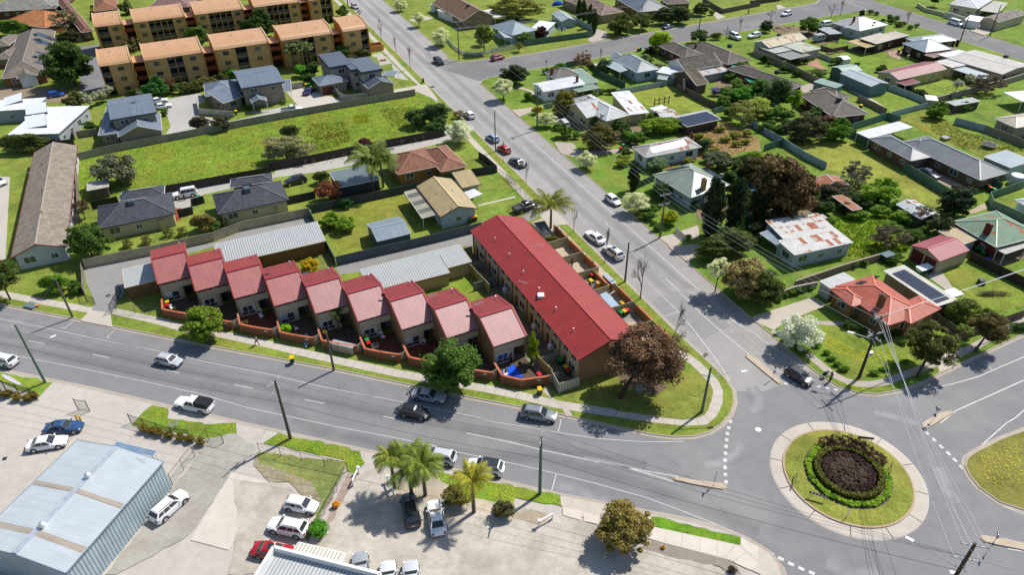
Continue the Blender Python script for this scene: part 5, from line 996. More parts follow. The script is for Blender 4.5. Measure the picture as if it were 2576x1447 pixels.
H,w=house('house','cream house with white roof behind the white wall','house',"d1 1870,35 2140,80 2330,-20",3.2,'hx',20,'smoothmetal',C('#bcc0c2'),'boards',C('#c4bda5')); wing(H,"d1 2160,95 2330,120 2400,20",2.6,'f',1,'smoothmetal',C('#b0aa98'),post=True)
house('garage','beige garage with a stained grey roof in the far corner','garage',"d1 2335,208 2600,132 2500,80",2.8,'gx',16,'tiles_mottled',C('#8f857b'),'render',C('#b5a98e'),o=.2,win=0); house('shed','white walled flat shed before the far garage','shed',"d1 2150,205 2200,160 2090,120",2.3,'f',1,'smoothmetal',(.85,.85,.84),'render',(.75,.74,.7),o=.1,win=0)
house('carport','white roofed patio with pale columns at the right edge','carport',"d1 2385,875 2560,960 2720,850",2.7,'f',1,'smoothmetal',(.72,.73,.74),post=True,pc=(.7,.7,.68)); house('house','beige roofed house with slatted screens at the right edge','house',"d1 2295,1120 2500,1212 2720,1110",2.8,'hx',20,'smoothmetal',C('#b0a696'),'boards',C('#8d8578'))
house('shed','grey metal shelter roof beside the weedy yard fence','shed',"d1 1840,965 1920,1000 2110,935",2.1,'f',1,'corrugated',C('#9aa0a0'),'timber',C('#4d463e'),o=.15,win=0); house('shed','small cream garden shed on the slim blossom lawn','shed',"d1 1655,945 1762,955 1760,910",2.,'f',1,'smoothmetal',(.85,.84,.8),'sheetwall',C('#b5a68c'),o=.05,win=0); house('shed','little white shed beside the neat lawn','shed',"d1 870,565 935,555 890,520",2.,'gx',12,'smoothmetal',(.85,.84,.82),'sheetwall',(.7,.68,.62),o=.05,win=0)
house('shed','rust red corrugated sheds behind the large bronze tree','shed',"d2 540,415 620,490 860,415",2.3,'gx',14,'rust_heavy',C('#9c9894'),'timber',C('#4d4038'),o=.1,win=0); house('shed','rusty lean to roof among the weeds','shed',"d2 760,575 950,708 1025,682",2.,'f',1,'rust_heavy',C('#8d8782'),'timber',C('#40362e'),o=.1,win=0)
house('shed','long grey and rust roofed shed beside the mown lawn','shed',"d2 1365,650 1600,790 1770,745",2.4,'gx',14,'rust_light',C('#b3b8ba'),'timber',C('#4a443e'),o=.1,win=0); house('shed','small pale rusted shed behind the old white house','shed',"d2 600,760 640,790 697,770",2.,'f',1,'rust',C('#b5b5b2'),'timber',C('#6d6458'),o=.05,win=0)
house('shed','small pale green garden shed by the weatherboard cottage','shed',"c1 1605,745 1690,755 1720,720",1.9,'gx',14,'corrugated',C('#8fa39a'),'sheetwall',C('#7d9488'),o=.05,win=0)
# ---------------------------------------------------------------- workshops
QZ=4.6
H,w=house('workshop','large pale steel workshop with a ribbed side wall','workshop',"a4 730,165 1545,370 690,1440",QZ,'gy',7,'fineribs',C('#adb4b8'),'bigribs',C('#a3b3ba'),o=.08,trim=C('#6d7f90'),win=0)
for s in ("a4 840,515","a4 412,985"):
    x,y,z=onroof(H,w,s); MB().tube((x,y,z-.1),(x,y,z+.25),.3,.3,12).ell((x,y,z+.4),(.38,.38,.3),12,5).build('roof_ventilator','metal',H,(.8,.82,.84),smooth=40)
for (a,b) in ((.42,.46),(.8,.845)):
    for side in (0,1):
        x0,x1=(0.1,w.L/2-.3) if side==0 else (w.L/2+.3,w.L-.1)
        p=[w.f(x,y*w.W,w.h(x,0)+.03) for x,y in ((x0,a),(x1,a),(x1,b),(x0,b))]; m=MB(); faceuv(m,p,(w.ey[0],w.ey[1])); m.build('skylight_sheet','corrugated',H,C('#b5a999'))
MB().bar(w.f(w.L/2,0,w.h(w.L/2,0)+.05),w.f(w.L/2,w.W,w.h(w.L/2,0)+.05),.6,.06).build('ridge_flashing','metal',w.roof,(.85,.87,.89))
wing(H,"a4 1110,180 1490,270 1500,330",3.6,'s1',6,'smoothmetal',C('#7d93ad'),post=True,cap=False)
aerial(H,w,"a4 1400,330",1.0)
H,w=house('office_building','white parapet building with a ribbed roof at the bottom edge','building',"b4 290,1212 1300,1470 1180,1900",3.6,'f',1,'bigribs' if False else 'ribbed',C('#b0b3b3'),'render',(.75,.75,.73),o=.02,trim=(.8,.8,.78),win=0)
for a,b in (((0,0),(w.L,0)),((0,0),(0,w.W)),((w.L,0),(w.L,w.W))): MB().bar(w.f(*a,3.9),w.f(*b,3.9),.3,.9).build('parapet','render',H,(.78,.78,.76))
wing(H,"b4 515,1130 955,1237 930,1345",3.0,'f',1,'ribbed',C('#c9c6bb'),'render',(.75,.75,.72),o=.1,trim=(.82,.82,.8),win=0,t=.25)
# ============================================================ trees and plants
def trunk_mesh(seed,h=1.,limbs=6,r0=.05,spread=.55,lean=(0,0)):
    r=random.Random(seed); m=MB(); top=(lean[0],lean[1],h*.62); mid=(lean[0]*.4+r.uniform(-.02,.02),lean[1]*.4,h*.3)
    m.tube((0,0,-.02),mid,r0*1.25,r0,7,False); m.tube(mid,top,r0,r0*.6,7,False)
    for i in range(limbs):
        a=2*math.pi*i/limbs+r.uniform(-.4,.4); t=r.uniform(.35,.6)*h; b=(mid[0]+(top[0]-mid[0])*.5,mid[1]+(top[1]-mid[1])*.5,t)
        e=(lean[0]+math.cos(a)*spread*r.uniform(.6,1),lean[1]+math.sin(a)*spread*r.uniform(.6,1),t+h*r.uniform(.2,.38)); m.tube(b,e,r0*.55,r0*.18,5,False)
    return m.mesh('trunk','bark',60)
def bare_mesh(seed,spread=.36,depth=5,h=1.,up=.75):
    r=random.Random(seed); m=MB()
    def grow(p,d,l,rad,k):
        e=p+d*l; m.tube(p,e,rad*1.5,rad*.95,4 if k<3 else 3,False)
        if k>=depth: return
        for i in range(3 if k<4 else 2):
            nd=d+np.array([r.gauss(0,1),r.gauss(0,1),r.gauss(0,.5)])*spread; nd[2]+=.12*up; nd/=np.linalg.norm(nd); grow(e if i else p+d*l*.75,nd,l*r.uniform(.66,.85),rad*.58,k+1)
    grow(np.array([0,0,-.01]),np.array([0,0,1.]),h*.24,.02,0)
    xs=np.array(m.v); z=xs[:,2].max(); m.v=[tuple(p/z) for p in xs]; return m.mesh('branches','bark')
def palm_mesh(seed,nf=16,fl=1.,droop=.9):
    r=random.Random(seed); m=MB(); 
    for i in range(nf):
        a=2*math.pi*i/nf+r.uniform(-.2,.2); el=r.uniform(.15,1.15); pts=[]; p=np.array([0,0,0.]); d=np.array([math.cos(a)*math.cos(el),math.sin(a)*math.cos(el),math.sin(el)]); n=9; l=fl*r.uniform(.85,1.1)/n
        for k in range(n+1):
            pts.append(p.copy()); p=p+d*l; d[2]-=droop*(.1+.03*k); d/=np.linalg.norm(d)
        s=np.array([-math.sin(a),math.cos(a),0])
        for k in range(n):
            for sub in (.25,.75):
                b=pts[k]*(1-sub)+pts[k+1]*sub; w=.3*math.sin(math.pi*(k+sub+.8)/(n+1.6))*fl; fw=(pts[k+1]-pts[k]); fw/=np.linalg.norm(fw)
                for sg in (1,-1):
                    tip=b+s*sg*w*.85+fw*w*.6+np.array([0,0,-w*.55]); hw=fw*.028*fl; m.face([b-hw,b+hw,tip])
        for k in range(n): m.face([pts[k]-s*.012,pts[k]+s*.012,pts[k+1]+s*.01,pts[k+1]-s*.01])
    return m.mesh('fronds','foliage')
CM={'round':[crown_mesh(1,17000,.034,50,.29),crown_mesh(2,17000,.034,44,.31),crown_mesh(3,17000,.035,58,.26)],
    'dense':[crown_mesh(11,20000,.031,66,.29,fill=.5),crown_mesh(12,20000,.031,72,.27,fill=.5)],
    'airy':[crown_mesh(21,8000,.026,64,.2),crown_mesh(22,8000,.026,58,.22)],
    'spread':[crown_mesh(31,26000,.022,95,.21),crown_mesh(32,26000,.022,84,.23)],
    'column':[crown_mesh(41,14000,.042,90,.28,shape='column',fill=.9)],'cone':[crown_mesh(42,9000,.04,56,.26,shape='cone',fill=.8)],
    'blossom':[crown_mesh(51,12000,.03,56,.27,mat='blossom'),crown_mesh(52,12000,.03,50,.29,mat='blossom')],
    'shrub':[crown_mesh(61,6000,.055,26,.4,fill=.6),crown_mesh(62,6000,.055,24,.42,fill=.6)],
    'clip':[crown_mesh(71,22000,.027,120,.21,fill=.2)],'willow':[crown_mesh(81,14000,.027,70,.22,flat=1.5)]}
TM=[trunk_mesh(i) for i in range(4)]; _n=0
BM=[bare_mesh(1),bare_mesh(2,.42),bare_mesh(3,.3)]; BMD=[bare_mesh(5,.5,6,up=.2)]
PM=[palm_mesh(1,26),palm_mesh(2,22,droop=.8)]
BARK=C('#4f4338'); TC=[0]
CCS={'dark street tree beside the flowery corner lawn':('d3 1715,700',4.3,.75),'bronze street tree by the brown fence':('d3 2275,540',3.8,.75),'large white blossom tree by the wide driveway':('d3 460,585',3.0,.85),'round street tree on the verge before the townhouses':('a3 1920,490',3.2,.85),'large leafy street tree above the silver sedan':('b3 1972,895',4.3,.85)}
def tree(kind,s,ytop,r,col,label,group=None,cat='tree',name=None,cbase=None,z0=ZB,bcol=BARK,rz=None,cc=None):
    """s: base pixel, ytop: tile-y of the crown's top, r: crown half-width in tile pixels"""
    cc=cc or CCS.get(label); q=px(s)[0]; g=P(q,z0); sc=depth(g)/FPX/3.773; tile=s.split()[0]; yb=float(s.split(',')[1]); R=r*sc*(1.1 if cc or kind in('blossom','spread') else 1.22 if kind in('round','dense','airy','willow') else 1.08); col=tuple(min(.88,c*f+.004) for c,f in zip(col,(1.5,1.48,1.25))); TC[0]+=1; k=TC[0]
    h=max(.4,hgt(g,OY[tile[1]]+ytop/3.773)); rz=(k*2.399)%6.28 if rz is None else rz
    if name is None: name={'blossom':'blossom_tree','column':'cypress_tree','shrub':'shrub','clip':'shrub','bare':'bare_tree','palm':'palm_tree'}.get(kind,'tree')
    off=np.zeros(3); Ry=R
    if kind=='column': R*=1.3; Ry=R
    if kind not in('bare','palm','column','cone'):
        el=math.atan2(CAMH,math.hypot(g[0],g[1])); co,si=math.cos(el),math.sin(el); a=R*(.9 if kind!='spread' else .72)
        S=math.sqrt((a*co)**2+(R*si)**2)/sc
        if cc:
            ch=cc[1]; p=P(px(cc[0])[0],ch); off=np.array([p[0]-g[0],p[1]-g[1],0]); c=ch; a=R*cc[2]
        elif yb-ytop<(2.75 if kind in('dense','shrub','clip') else 2.15)*S:                      # foot hidden by the crown: sit the crown on its own shadow
            v=(yb-ytop)*.53*sc
            if v<R*.85: Ry=a=v; rz=0.
            elif kind=='dense': a=min(v,1.25*R)
            c=a*.97; g=P((q[0],OY[tile[1]]+(ytop+math.sqrt((a*co)**2+(Ry*si)**2)/sc)/3.773),z0+c); g[2]=z0
        else: c=max(a*.97,(yb-ytop-S)*sc/co)
        h=c+a
    H=empty(name,(g[0],g[1],z0)); tag(H,label,cat,group)
    if kind=='bare':
        me=(BMD if r>75 else BM)[k%len(BMD if r>75 else BM)]; ob('branches',me,H,bcol,(0,0,0),rz,(R*1.6,R*1.6,h)); return H
    if kind=='palm':
        MB().tube((0,0,-.1),(0,0,h*.5),.24,.19,8,False).tube((0,0,h*.5),(0,0,h-R*.6),.19,.17,8,False).build('trunk','bark',H,C('#6d6152')); ob('fronds',PM[k%2],H,col,(0,0,h-R*.62),rz,R*1.5); return H
    me=CM[kind][k%len(CM[kind])]
    if kind in('column','cone'): c=h*.51; a=h*.5
    ob('crown',me,H,col,(off[0],off[1],c-a),rz,(R,Ry,a))
    if cc:
        m=MB(); f=off*.45; t0=.07*R; m.tube((0,0,-.1),(f[0]*.5,f[1]*.5,c*.3),t0,t0*.75,8,False).tube((f[0]*.5,f[1]*.5,c*.3),(f[0]*1.2,f[1]*1.2,c*.62),t0*.75,t0*.55,8,False)
        for i in range(9): t=i*.7; m.tube((f[0]*1.2,f[1]*1.2,c*.62),(off[0]+R*.6*math.cos(t),off[1]+R*.6*math.sin(t),c+a*.1),t0*.35,.03,6,False)
        m.build('trunk','bark',H,bcol,smooth=60)
    elif kind in('shrub','clip','column'): MB().tube((0,0,-.05),(0,0,c),.05*R+.03,.02*R+.02,5,False).build('stem','bark',H,bcol)
    else: ob('trunk',TM[k%4],H,bcol,(0,0,0),rz,(R*.8,R*.8,min(h,c+.5*a)))
    return H
DG=C('#3c5219'); MG=C('#57752a'); LG=C('#7d9a2c'); OLV=C('#59602f'); GG_=C('#656a4a'); BRZ=C('#6b5230'); YG=C('#93a52c'); BW=C('#d9dcc8'); BL2=C('#c9d3b0'); MAR=C('#4f2329'); SG=C('#5a6b4a'); DK2=C('#2f4220'); BRN=C('#705443'); GOLD=C('#a3803c')
# -- left block
for a in (("round","a1 90,330",175,150,MG,'leafy green tree at the left edge by the orange roof'),("airy","a1 660,330",60,110,C('#77735e'),'sparse grey tree beside the orange tiled roof'),("dense","a1 640,790",380,200,DG,'big dark green tree shading the pebble driveway'),
 ("dense","a1 650,440",290,110,C('#3d3f22'),'dark bronze tree behind the big green tree'),("round","a1 1190,140",-10,65,C('#6b7440'),'olive tree beside the farther apartments'),("shrub","a1 960,150",55,95,C('#c9a818'),'bright yellow flowering bush by the apartments'),
 ("round","a1 1870,400",240,95,MG,'round green tree between the apartment rows'),("round","a1 2450,330",85,150,DG,'tall dark twin green tree before the farther apartments'),("round","b1 180,270",80,105,DG,'dark green tree beside the twin tree at the apartments'),
 ("airy","a1 1250,490",335,70,C('#77704a'),'thin olive tree by the apartment stairwell'),("round","a1 1470,920",715,110,C('#3f6d2c'),'round green tree before the nearer apartments'),("airy","a1 1630,880",730,60,C('#6b4a3a'),'bare reddish tree beside the round green tree'),
 ("shrub","a1 1280,900",830,75,OLV,'olive shrub at the foot of the apartments'),("round","a1 1830,870",770,80,OLV,'olive tree beside the bare reddish tree'),("round","a1 1950,830",710,95,C('#716f3c'),'yellowish olive tree before the apartments'),
 ("airy","a1 1700,900",770,55,C('#5b7a35'),'small loose green tree before the apartments'),("shrub","a1 2190,740",640,80,C('#4f8a22'),'bright green shrub by the ridged grey roof'),("airy","a1 2370,660",535,130,C('#72784a'),'grey green trees behind the ridged grey roof'),
 ("dense","b1 790,560",415,80,C('#47602b'),'dark leafy tree behind the parapet house'),("dense","b1 930,560",420,80,C('#4d6a2b'),'dense green tree between apartments and parapet house'),("shrub","b1 1120,540",460,90,OLV,'olive shrubs behind the parapet house'),
 ("shrub","b1 525,740",600,70,C('#4f8a20'),'bright yucca like shrub beside the parapet house'),("shrub","b1 600,790",680,80,C('#3d5f20'),'dark green shrub before the parapet house'),("round","a1 2100,1230",1075,85,C('#514e3c'),'dark bushy tree on the long metal fence'),("round","a1 1900,1240",1085,85,C('#4f4c38'),'dark bushy tree overhanging the long metal fence'),
 ("shrub","a1 850,1230",1145,80,C('#4a6428'),'dark green shrub beside the grey house lawn'),("shrub","a1 1560,1110",1020,40,C('#4d6a2b'),'round shrub beside the white cars'),("round","a1 220,1440",1250,220,OLV,'broad olive tree behind the tiled units'),
 ("round","a1 700,1020",860,95,C('#6b6a3a'),'olive tree at the head of the blossom row'),("shrub","b1 370,985",945,32,C('#4f7a22'),'clipped round shrub by the gabled porch'),("shrub","b1 40,1040",990,55,C('#3f5f20'),'dark shrub by the gabled porch'),
 ("round","b1 930,150",45,55,MG,'leafy shrub on the verge by the apartments'),("round","a2 1090,460",135,185,C('#6d7058'),'large grey green tree in the vacant lot'),("round","b1 440,1310",1170,85,C('#5d6238'),'dark olive bush in the vacant lot'),("spread","b2 390,240",-5,260,C('#96926f'),'broad pale blossoming tree by the black fence'),
 ("round","b1 1640,1190",1010,90,C('#4d6230'),'round green bush in the corner of the vacant lot'),("round","b1 1820,1180",960,130,C('#4a5c33'),'large dark bush in the corner of the vacant lot'),("round","b1 1830,1270",1110,110,C('#4f6b38'),'green bush against the black fence end'),("airy","b1 2040,1120",1040,70,C('#83704a'),'bronze shrub by the vacant lot gate'),
 ("shrub","b2 1135,120",10,62,MAR,'dark maroon bush in the gravel strip'),("airy","a2 810,790",590,75,C('#5c4c3e'),'bare twiggy shrub beside the charcoal house'),("willow","a2 820,1170",820,190,C('#4d6428'),'tall feathery tree at the driveway corner'),
 ("round","a2 1930,900",725,105,C('#80703c'),'golden brown bush between the charcoal houses'),("shrub","a2 2050,900",800,55,C('#4f6a30'),'green shrub beside the golden bush'),("round","b2 800,620",395,115,C('#7d4a32'),'tall red and green shrub beside the carport'),("round","b2 740,450",320,75,C('#5f6a30'),'bronze green shrub at the carport corner'),
 ("round","b2 820,880",715,105,LG,'left one of two citrus trees on the back lawn'),("round","b2 960,910",740,90,LG,'right one of two citrus trees on the back lawn'),("round","b2 955,690",590,70,C('#2f5a22'),'dark shrub against the back fence'),
 ("clip","b2 620,1300",1140,88,C('#b59c12'),'bright golden conifer bush behind the townhouses'),("round","a3 100,270",-150,150,C('#4a5a24'),'street tree at the left end of the footpath'),("round","a3 520,200",10,125,C('#5a7d1e'),'bright green round tree on the corner lawn'),("round","a3 710,220",75,65,C('#4a6a24'),'small tree beside the side fence'),
 ("round","a3 2000,690",340,190,C('#667a1e'),'round street tree on the verge before the townhouses'),("dense","b3 1915,1170",690,265,C('#4f6a26'),'large leafy street tree above the silver sedan'),("clip","b3 395,590",490,58,C('#86b512'),'lime green clipped bush in a townhouse courtyard'),("cone","c3 420,880",580,80,C('#7f8c16'),'upright golden green conifer beside the last townhouse'),
 ("round","c2 600,1030",945,70,C('#6d6b1e'),'yellow green shrub in the front courtyard'),("spread","c3 1250,1200",450,355,BRN,'huge bronze brown tree on the corner lawn')):
    kw={}
    if 'huge bronze' in a[5]: kw=dict(cc=('c3 1510,810',6.0,.78),bcol=C('#4a372c'))
    tree(*a,**kw)
for s,yt in (("a1 815,1010",865),("a1 925,1000",865),("a1 985,980",850),("a1 1050,950",800),("a1 870,1040",900)): tree('blossom',s,yt,48,C('#a3a493'),'white flowering slim tree in the row by the grey house','row of flowering trees')
tree('blossom',"b2 2035,100",-180,130,C('#d5cdbd'),'white blossom tree at the end of the black fence',bcol=C('#2f2720'))
for s,yt,r in (("b1 480,650",430,65),("b1 560,640",410,70),("b1 610,640",420,60)): tree('palm',s,yt,r,C('#5d6a40'),'shaggy palm among the trees behind the parapet house','palms behind the parapet house')
tree('palm',"b2 1225,525",145,150,C('#6d7a35'),'tall palm beside the grey carport'); tree('palm',"b2 1320,490",150,130,C('#66753a'),'second tall palm against the brown tiled roof')
tree('palm',"c2 590,880",600,150,C('#7d7f3a'),'drooping palm at the end of the long red roof'); tree('palm',"b3 905,570",395,50,C('#3a4a1c'),'small palm in a townhouse courtyard')
# bare street trees on the near side of the pale street
for s,yt,r in (("b1 1305,400",170,40),("b1 1440,500",330,40),("b1 1577,655",430,45),("b1 1095,160",85,30),("c2 140,260",30,40),("c2 355,475",225,40),("c2 808,915",670,45),("c2 1105,1205",850,75),("c3 1440,260",-220,115),("c3 1760,660",280,80),("b2 2265,330",180,40)): tree('bare',s,yt,r,(.1,.1,.1),'leafless street tree on the narrow verge','leafless street trees along the pale street',bcol=C('#6b5f57'))
tree('bare',"c3 1775,720",520,105,(.1,.1,.1),'leafless spreading shrub beside the huge bronze tree',bcol=C('#6b6258'))
for s in ("a2 1710,480","a2 1830,465","a2 1920,480","a2 2025,460","a2 2105,440","a2 2195,420","a2 2295,400","a2 2400,385","b2 590,280","b2 670,270","b2 790,260","b2 850,240","b2 955,210","b2 1040,180","b2 1330,140","b2 1500,90","b2 1620,70","b2 1700,50"):
    tree('bare',s,float(s.split(',')[1])-55,26,(.1,.1,.1),'bare sapling in the gravel strip by the black fence','bare saplings along the black fence',bcol=C('#8f7a5f'))
for s in ("a2 1390,1030","a2 1600,960","a2 1730,950","a2 1480,810","a2 1210,1060","a2 2110,860"): tree('airy',s,float(s.split(',')[1])-95,55,C('#6d6a3a'),'scrappy shrub in the bed behind the cream fence','shrubs behind the cream fence',cat='shrub',name='shrub')
# -- far side of the street
for s,yt,r in (("c1 145,945",730,95),("c1 545,1200",1055,105),("c2 935,315",130,95),("c2 1395,735",515,130),("c3 2150,190",-150,115),("b1 1480,110",-20,62),("b1 1660,250",110,60),("b1 1865,420",255,90),("b1 2460,945",730,92)): tree('blossom',s,yt,r,C('#cdd3ad'),'white blossom street tree beside the pale street','white blossom street trees')
tree('blossom',"d3 400,725",405,200,C('#d9dbc6'),'large white blossom tree by the wide driveway'); tree('blossom',"d1 1910,920",745,48,C('#a9a898'),'slim white blossom tree on the fenced lawn'); tree('blossom',"d1 2010,895",695,48,C('#a9a898'),'taller slim white blossom tree on the fenced lawn')
for a in (("dense","c1 250,790",605,125,C('#3f4a24'),'dark bushy tree on the street corner'),("round","c1 -40,500",220,90,C('#6b7a2a'),'yellow green tree behind the white picket fence'),("airy","b1 2250,440",300,60,C('#5f5a40'),'small bare branched tree on the picket fence lawn'),
 ("spread","c1 270,170",-30,270,C('#8f8c48'),'big pale willowy tree behind the blue cottage'),("round","c1 490,350",245,75,MAR,'dark red plum tree beside the blue cottage'),("round","c1 350,400",290,80,C('#5f7a3a'),'green shrubbery beside the blue cottage'),("airy","c1 290,490",390,40,C('#6d7a3a'),'small street tree before the green fence'),
 ("round","c1 1255,315",125,115,C('#5f6628'),'bronze green street tree by the sandy crossing'),("round","c1 1450,270",95,95,C('#55661f'),'round street tree at the side street pole'),("dense","c1 1680,220",65,115,C('#3f4f2a'),'wide dark clipped tree on the side street'),("dense","c1 1810,215",55,120,C('#43532a'),'second wide dark clipped tree on the side street'),("dense","c1 2020,140",20,80,C('#4a5c22'),'rounded clipped tree by the concrete crossing'),
 ("clip","c1 2120,140",85,28,C('#6d8a1e'),'small yellow green clipped shrub'),("round","c1 1190,120",55,50,C('#4f6a32'),'small tree by the mottled roof'),("airy","c1 1310,90",30,50,C('#8a6a3a'),'bronze shrub by the dark grey roof'),
 ("round","c1 1640,480",280,95,C('#9ab01e'),'bright lime green tree by the dark tiled roof'),("dense","c1 1545,520",430,60,C('#3a3a26'),'dark hedge shrub by the lime tree'),("round","c1 2005,400",260,80,C('#4a5f26'),'rounded dark tree in front of the tiled house'),("round","c1 2165,370",300,55,C('#6d7a22'),'yellow green shrub before the tiled house'),
 ("airy","c1 895,640",475,80,C('#8a6a5c'),'bare pinkish shrub on the green fence'),("round","c1 685,645",590,50,C('#3f7a1e'),'bright green shrub by the corner cottage'),("dense","c1 1100,700",555,80,C('#4a5f3a'),'dark tree beside the weatherboard cottage'),("clip","c1 375,960",865,45,C('#5f7a18'),'domed clipped shrub by the garden path'),
 ("dense","c1 725,1090",850,112,C('#6d661e'),'dense golden green tree before the rust streaked cottage'),("round","c1 470,1080",1000,55,C('#b0a01c'),'yellow bush by the front driveway'),("airy","c1 860,940",850,60,C('#6d6a3c'),'thin shrub behind the golden tree'),("round","c1 1050,890",830,60,C('#66714f'),'grey green bush on the pale fence'),("round","c1 1170,890",830,65,C('#5f6a2a'),'olive bush on the pale fence'),
 ("round","c1 700,1300",1165,55,C('#5f7a1e'),'leafy shrub beside the picket hedge'),("spread","c1 1060,1420",1170,185,C('#6b6034'),'bronze tree in front of the rust streaked cottage'),("round","c1 1010,1200",1110,95,C('#66704a'),'grey green tree against the cream wall'),("round","c1 1300,1290",1170,60,C('#56693a'),'small feathery tree by the green tarp'),
 ("round","c1 1640,1260",1090,190,C('#7f9420'),'bright yellow green tree behind the rusty cottage'),("shrub","c1 1420,1370",1240,90,C('#4f7020'),'green shrub between the rusty cottages'),("round","c1 1560,1260",1180,60,C('#5d8a1c'),'small bright tree behind the rusty cottage'),("round","c1 2430,970",800,110,C('#4f8a1e'),'bright green tree beside the vine shed'),("airy","c1 2430,1170",930,140,C('#8a8c50'),'pale loose tree above the weedy yard'),
 ("shrub","c1 2160,900",820,65,C('#8274a0'),'lilac flowering vine over a lean to'),("round","c1 2500,780",700,80,C('#4a6a3a'),'tree by the green shade cloth'),
 ("shrub","c2 1300,190",110,65,C('#4a5f22'),'dark shrub on the front lawn of the rusty cottage'),("round","c2 1275,290",185,65,C('#9aa51e'),'small yellow tree on the front lawn'),("round","c2 1600,330",190,95,C('#7a906a'),'silvery shrub against the rusty white cottage'),("round","c2 2030,160",20,80,C('#3a4f22'),'dark bush at the end of the rusty cottage'),
 ("dense","c2 1650,600",430,115,C('#46602a'),'dark green bush before the weathered green cottage'),("shrub","c2 1720,880",690,85,C('#8f9a16'),'yellow bush beside the front hedge'),("shrub","c2 1540,740",640,80,C('#56721c'),'dark green front hedge shrub'),("round","c2 1450,800",750,45,C('#6d7a2a'),'low shrub on the verge'),("round","c2 2180,320",120,120,C('#6a7058'),'grey green tree behind the weathered green cottage'),
 ("round","c2 2510,270",130,80,C('#7d9a1e'),'bright tree by the weedy lot'),("shrub","c2 1950,690",600,50,C('#3f5a2a'),'dark shrub beside the tan chimney'),("round","c2 1895,980",930,35,C('#6d8a2a'),'small tree by the picket gate'),
 ("dense","c2 2150,1185",960,180,C('#515f26'),'large olive bush by the driveway'),("dense","c2 2320,1130",865,200,C('#56632c'),'broad olive tree behind the olive bush'),("dense","c2 2430,1520",1100,205,C('#93835a'),'tree covered in tan flowers beside the street'),("dense","d3 110,340",-40,155,C('#4f5a24'),'dark green bush below the tan flowered tree'),
 ("dense","d2 330,760",160,285,C('#5f4a2e'),'large bronze tree behind the cypresses'),("dense","d2 40,440",185,130,C('#4f4a22'),'dark tree beside the bronze tree'),("round","d2 480,640",420,130,C('#4a5a24'),'green undertree below the bronze tree'),("round","d2 1220,640",390,180,C('#7f9f2a'),'bright green tree over the old sheds'),
 ("airy","d2 1000,480",230,125,C('#6b675c'),'bare grey tree beside the mown lawn'),("airy","d2 790,600",420,160,C('#5d544a'),'tangled bare thicket over the rusty sheds'),("airy","d2 1320,1060",820,170,C('#665c50'),'bare thicket in the weedy yard'),("round","d2 1530,1000",870,90,C('#4f6a22'),'green bush in the weedy yard'),
 ("dense","d2 1960,760",470,175,C('#2c3c22'),'large dark conifer by the green fence'),("round","d2 1800,960",740,110,C('#44502a'),'dark tree beside the pink garage'),("airy","d2 1640,850",640,110,C('#6a6259'),'bare tree beside the long grey shed'),
 ("dense","d1 250,1010",730,150,C('#4f6438'),'tall grey green tree beside the tiled units'),("round","d1 370,1060",850,80,C('#7a9a22'),'bright green tree against the tiled units'),("round","d1 60,1100",900,110,C('#a3ad4c'),'pale yellow green tree in the weedy yard'),("round","d1 60,960",740,90,C('#4a7022'),'green tree behind the units'),
 ("round","d1 590,1150",1010,90,C('#5f7a3a'),'green tree below the units'),("spread","d1 500,1340",1080,220,C('#4f4f38'),'wide dark tree at the fence corner'),("round","d1 680,1250",1080,130,C('#6a4238'),'bronze red plum tree beside the units'),("round","d1 810,1330",1110,130,C('#5a8022'),'bright green leafy tree by the fence corner'),
 ("round","d1 545,310",140,90,C('#4f6a1e'),'green tree on the far corner lawn'),("dense","d1 135,300",190,65,C('#3c4a2c'),'dark street tree beside the junk yard'),("dense","d1 1040,150",90,25,C('#33401f'),'small dark cypress on the corner'),("round","d1 810,610",530,65,C('#4a5f1e'),'dark shrub behind the green shed'),("round","d1 990,635",585,32,C('#4a6a1e'),'small shrub on the neat lawn'),("round","d1 1225,680",610,55,C('#566a32'),'round olive shrub on the neat lawn'),
 ("round","d1 610,720",640,110,C('#7d8c4a'),'pale loose shrub on the beige fence'),("shrub","d1 310,680",610,60,C('#2f4a20'),'dark shrub on the beige fence'),("round","d1 1760,1120",960,105,C('#5f7a1e'),'broad green tree on the dry lawn'),("airy","d1 2250,880",680,140,C('#6a5b50'),'bare brown tree by the grey wall'),("shrub","d1 1830,940",890,60,C('#3a4a24'),'dark shrub below the slim blossoms'),("round","d1 2000,1050",960,90,C('#5a7332'),'palm like shrub by the broken fence'),
 ("shrub","d1 2560,1240",1200,100,C('#3a4420'),'dark hedge below the slatted screens'),("round","d1 1320,220",170,35,C('#5a6a2a'),'verge shrub at the far street'),("round","d1 1390,250",200,40,C('#5a6a2a'),'second verge shrub at the far street'),("round","d1 1720,60",-60,45,C('#4a4a30'),'thin tree behind the cream wall'),("shrub","d1 1910,100",50,38,C('#8a3048'),'crimson flowering bush by the cream house'),
 ("spread","d3 1560,1010",520,235,C('#4f5220'),'dark street tree beside the flowery corner lawn'),("spread","d3 2110,760",400,175,C('#594f26'),'bronze street tree by the brown fence'),("round","d3 1990,480",230,140,C('#5f6a24'),'citrus like shrubs beside the orange house'),("round","d3 2180,470",340,120,C('#7a8a3a'),'pale shrub inside the brown fence'),
 ("airy","d3 2290,230",180,150,C('#6e5f52'),'heap of dry pruned branches on the lawn'),("shrub","d3 2560,560",470,130,C('#3d5f22'),'dark shrub on the far verge corner')):
    tree(*a)
for s,yt,r in (("c2 2090,960",405,95),("c2 2310,880",400,95),("c2 2550,800",390,85),("d2 130,600",280,70)): tree('column',s,yt,r,C('#2a3a1c'),'tall dark cypress in the row beside the caravan','row of dark cypresses')
tree('column',"c2 1370,520",255,52,C('#2c3a1e'),'single dark cypress on the cottage lawn')
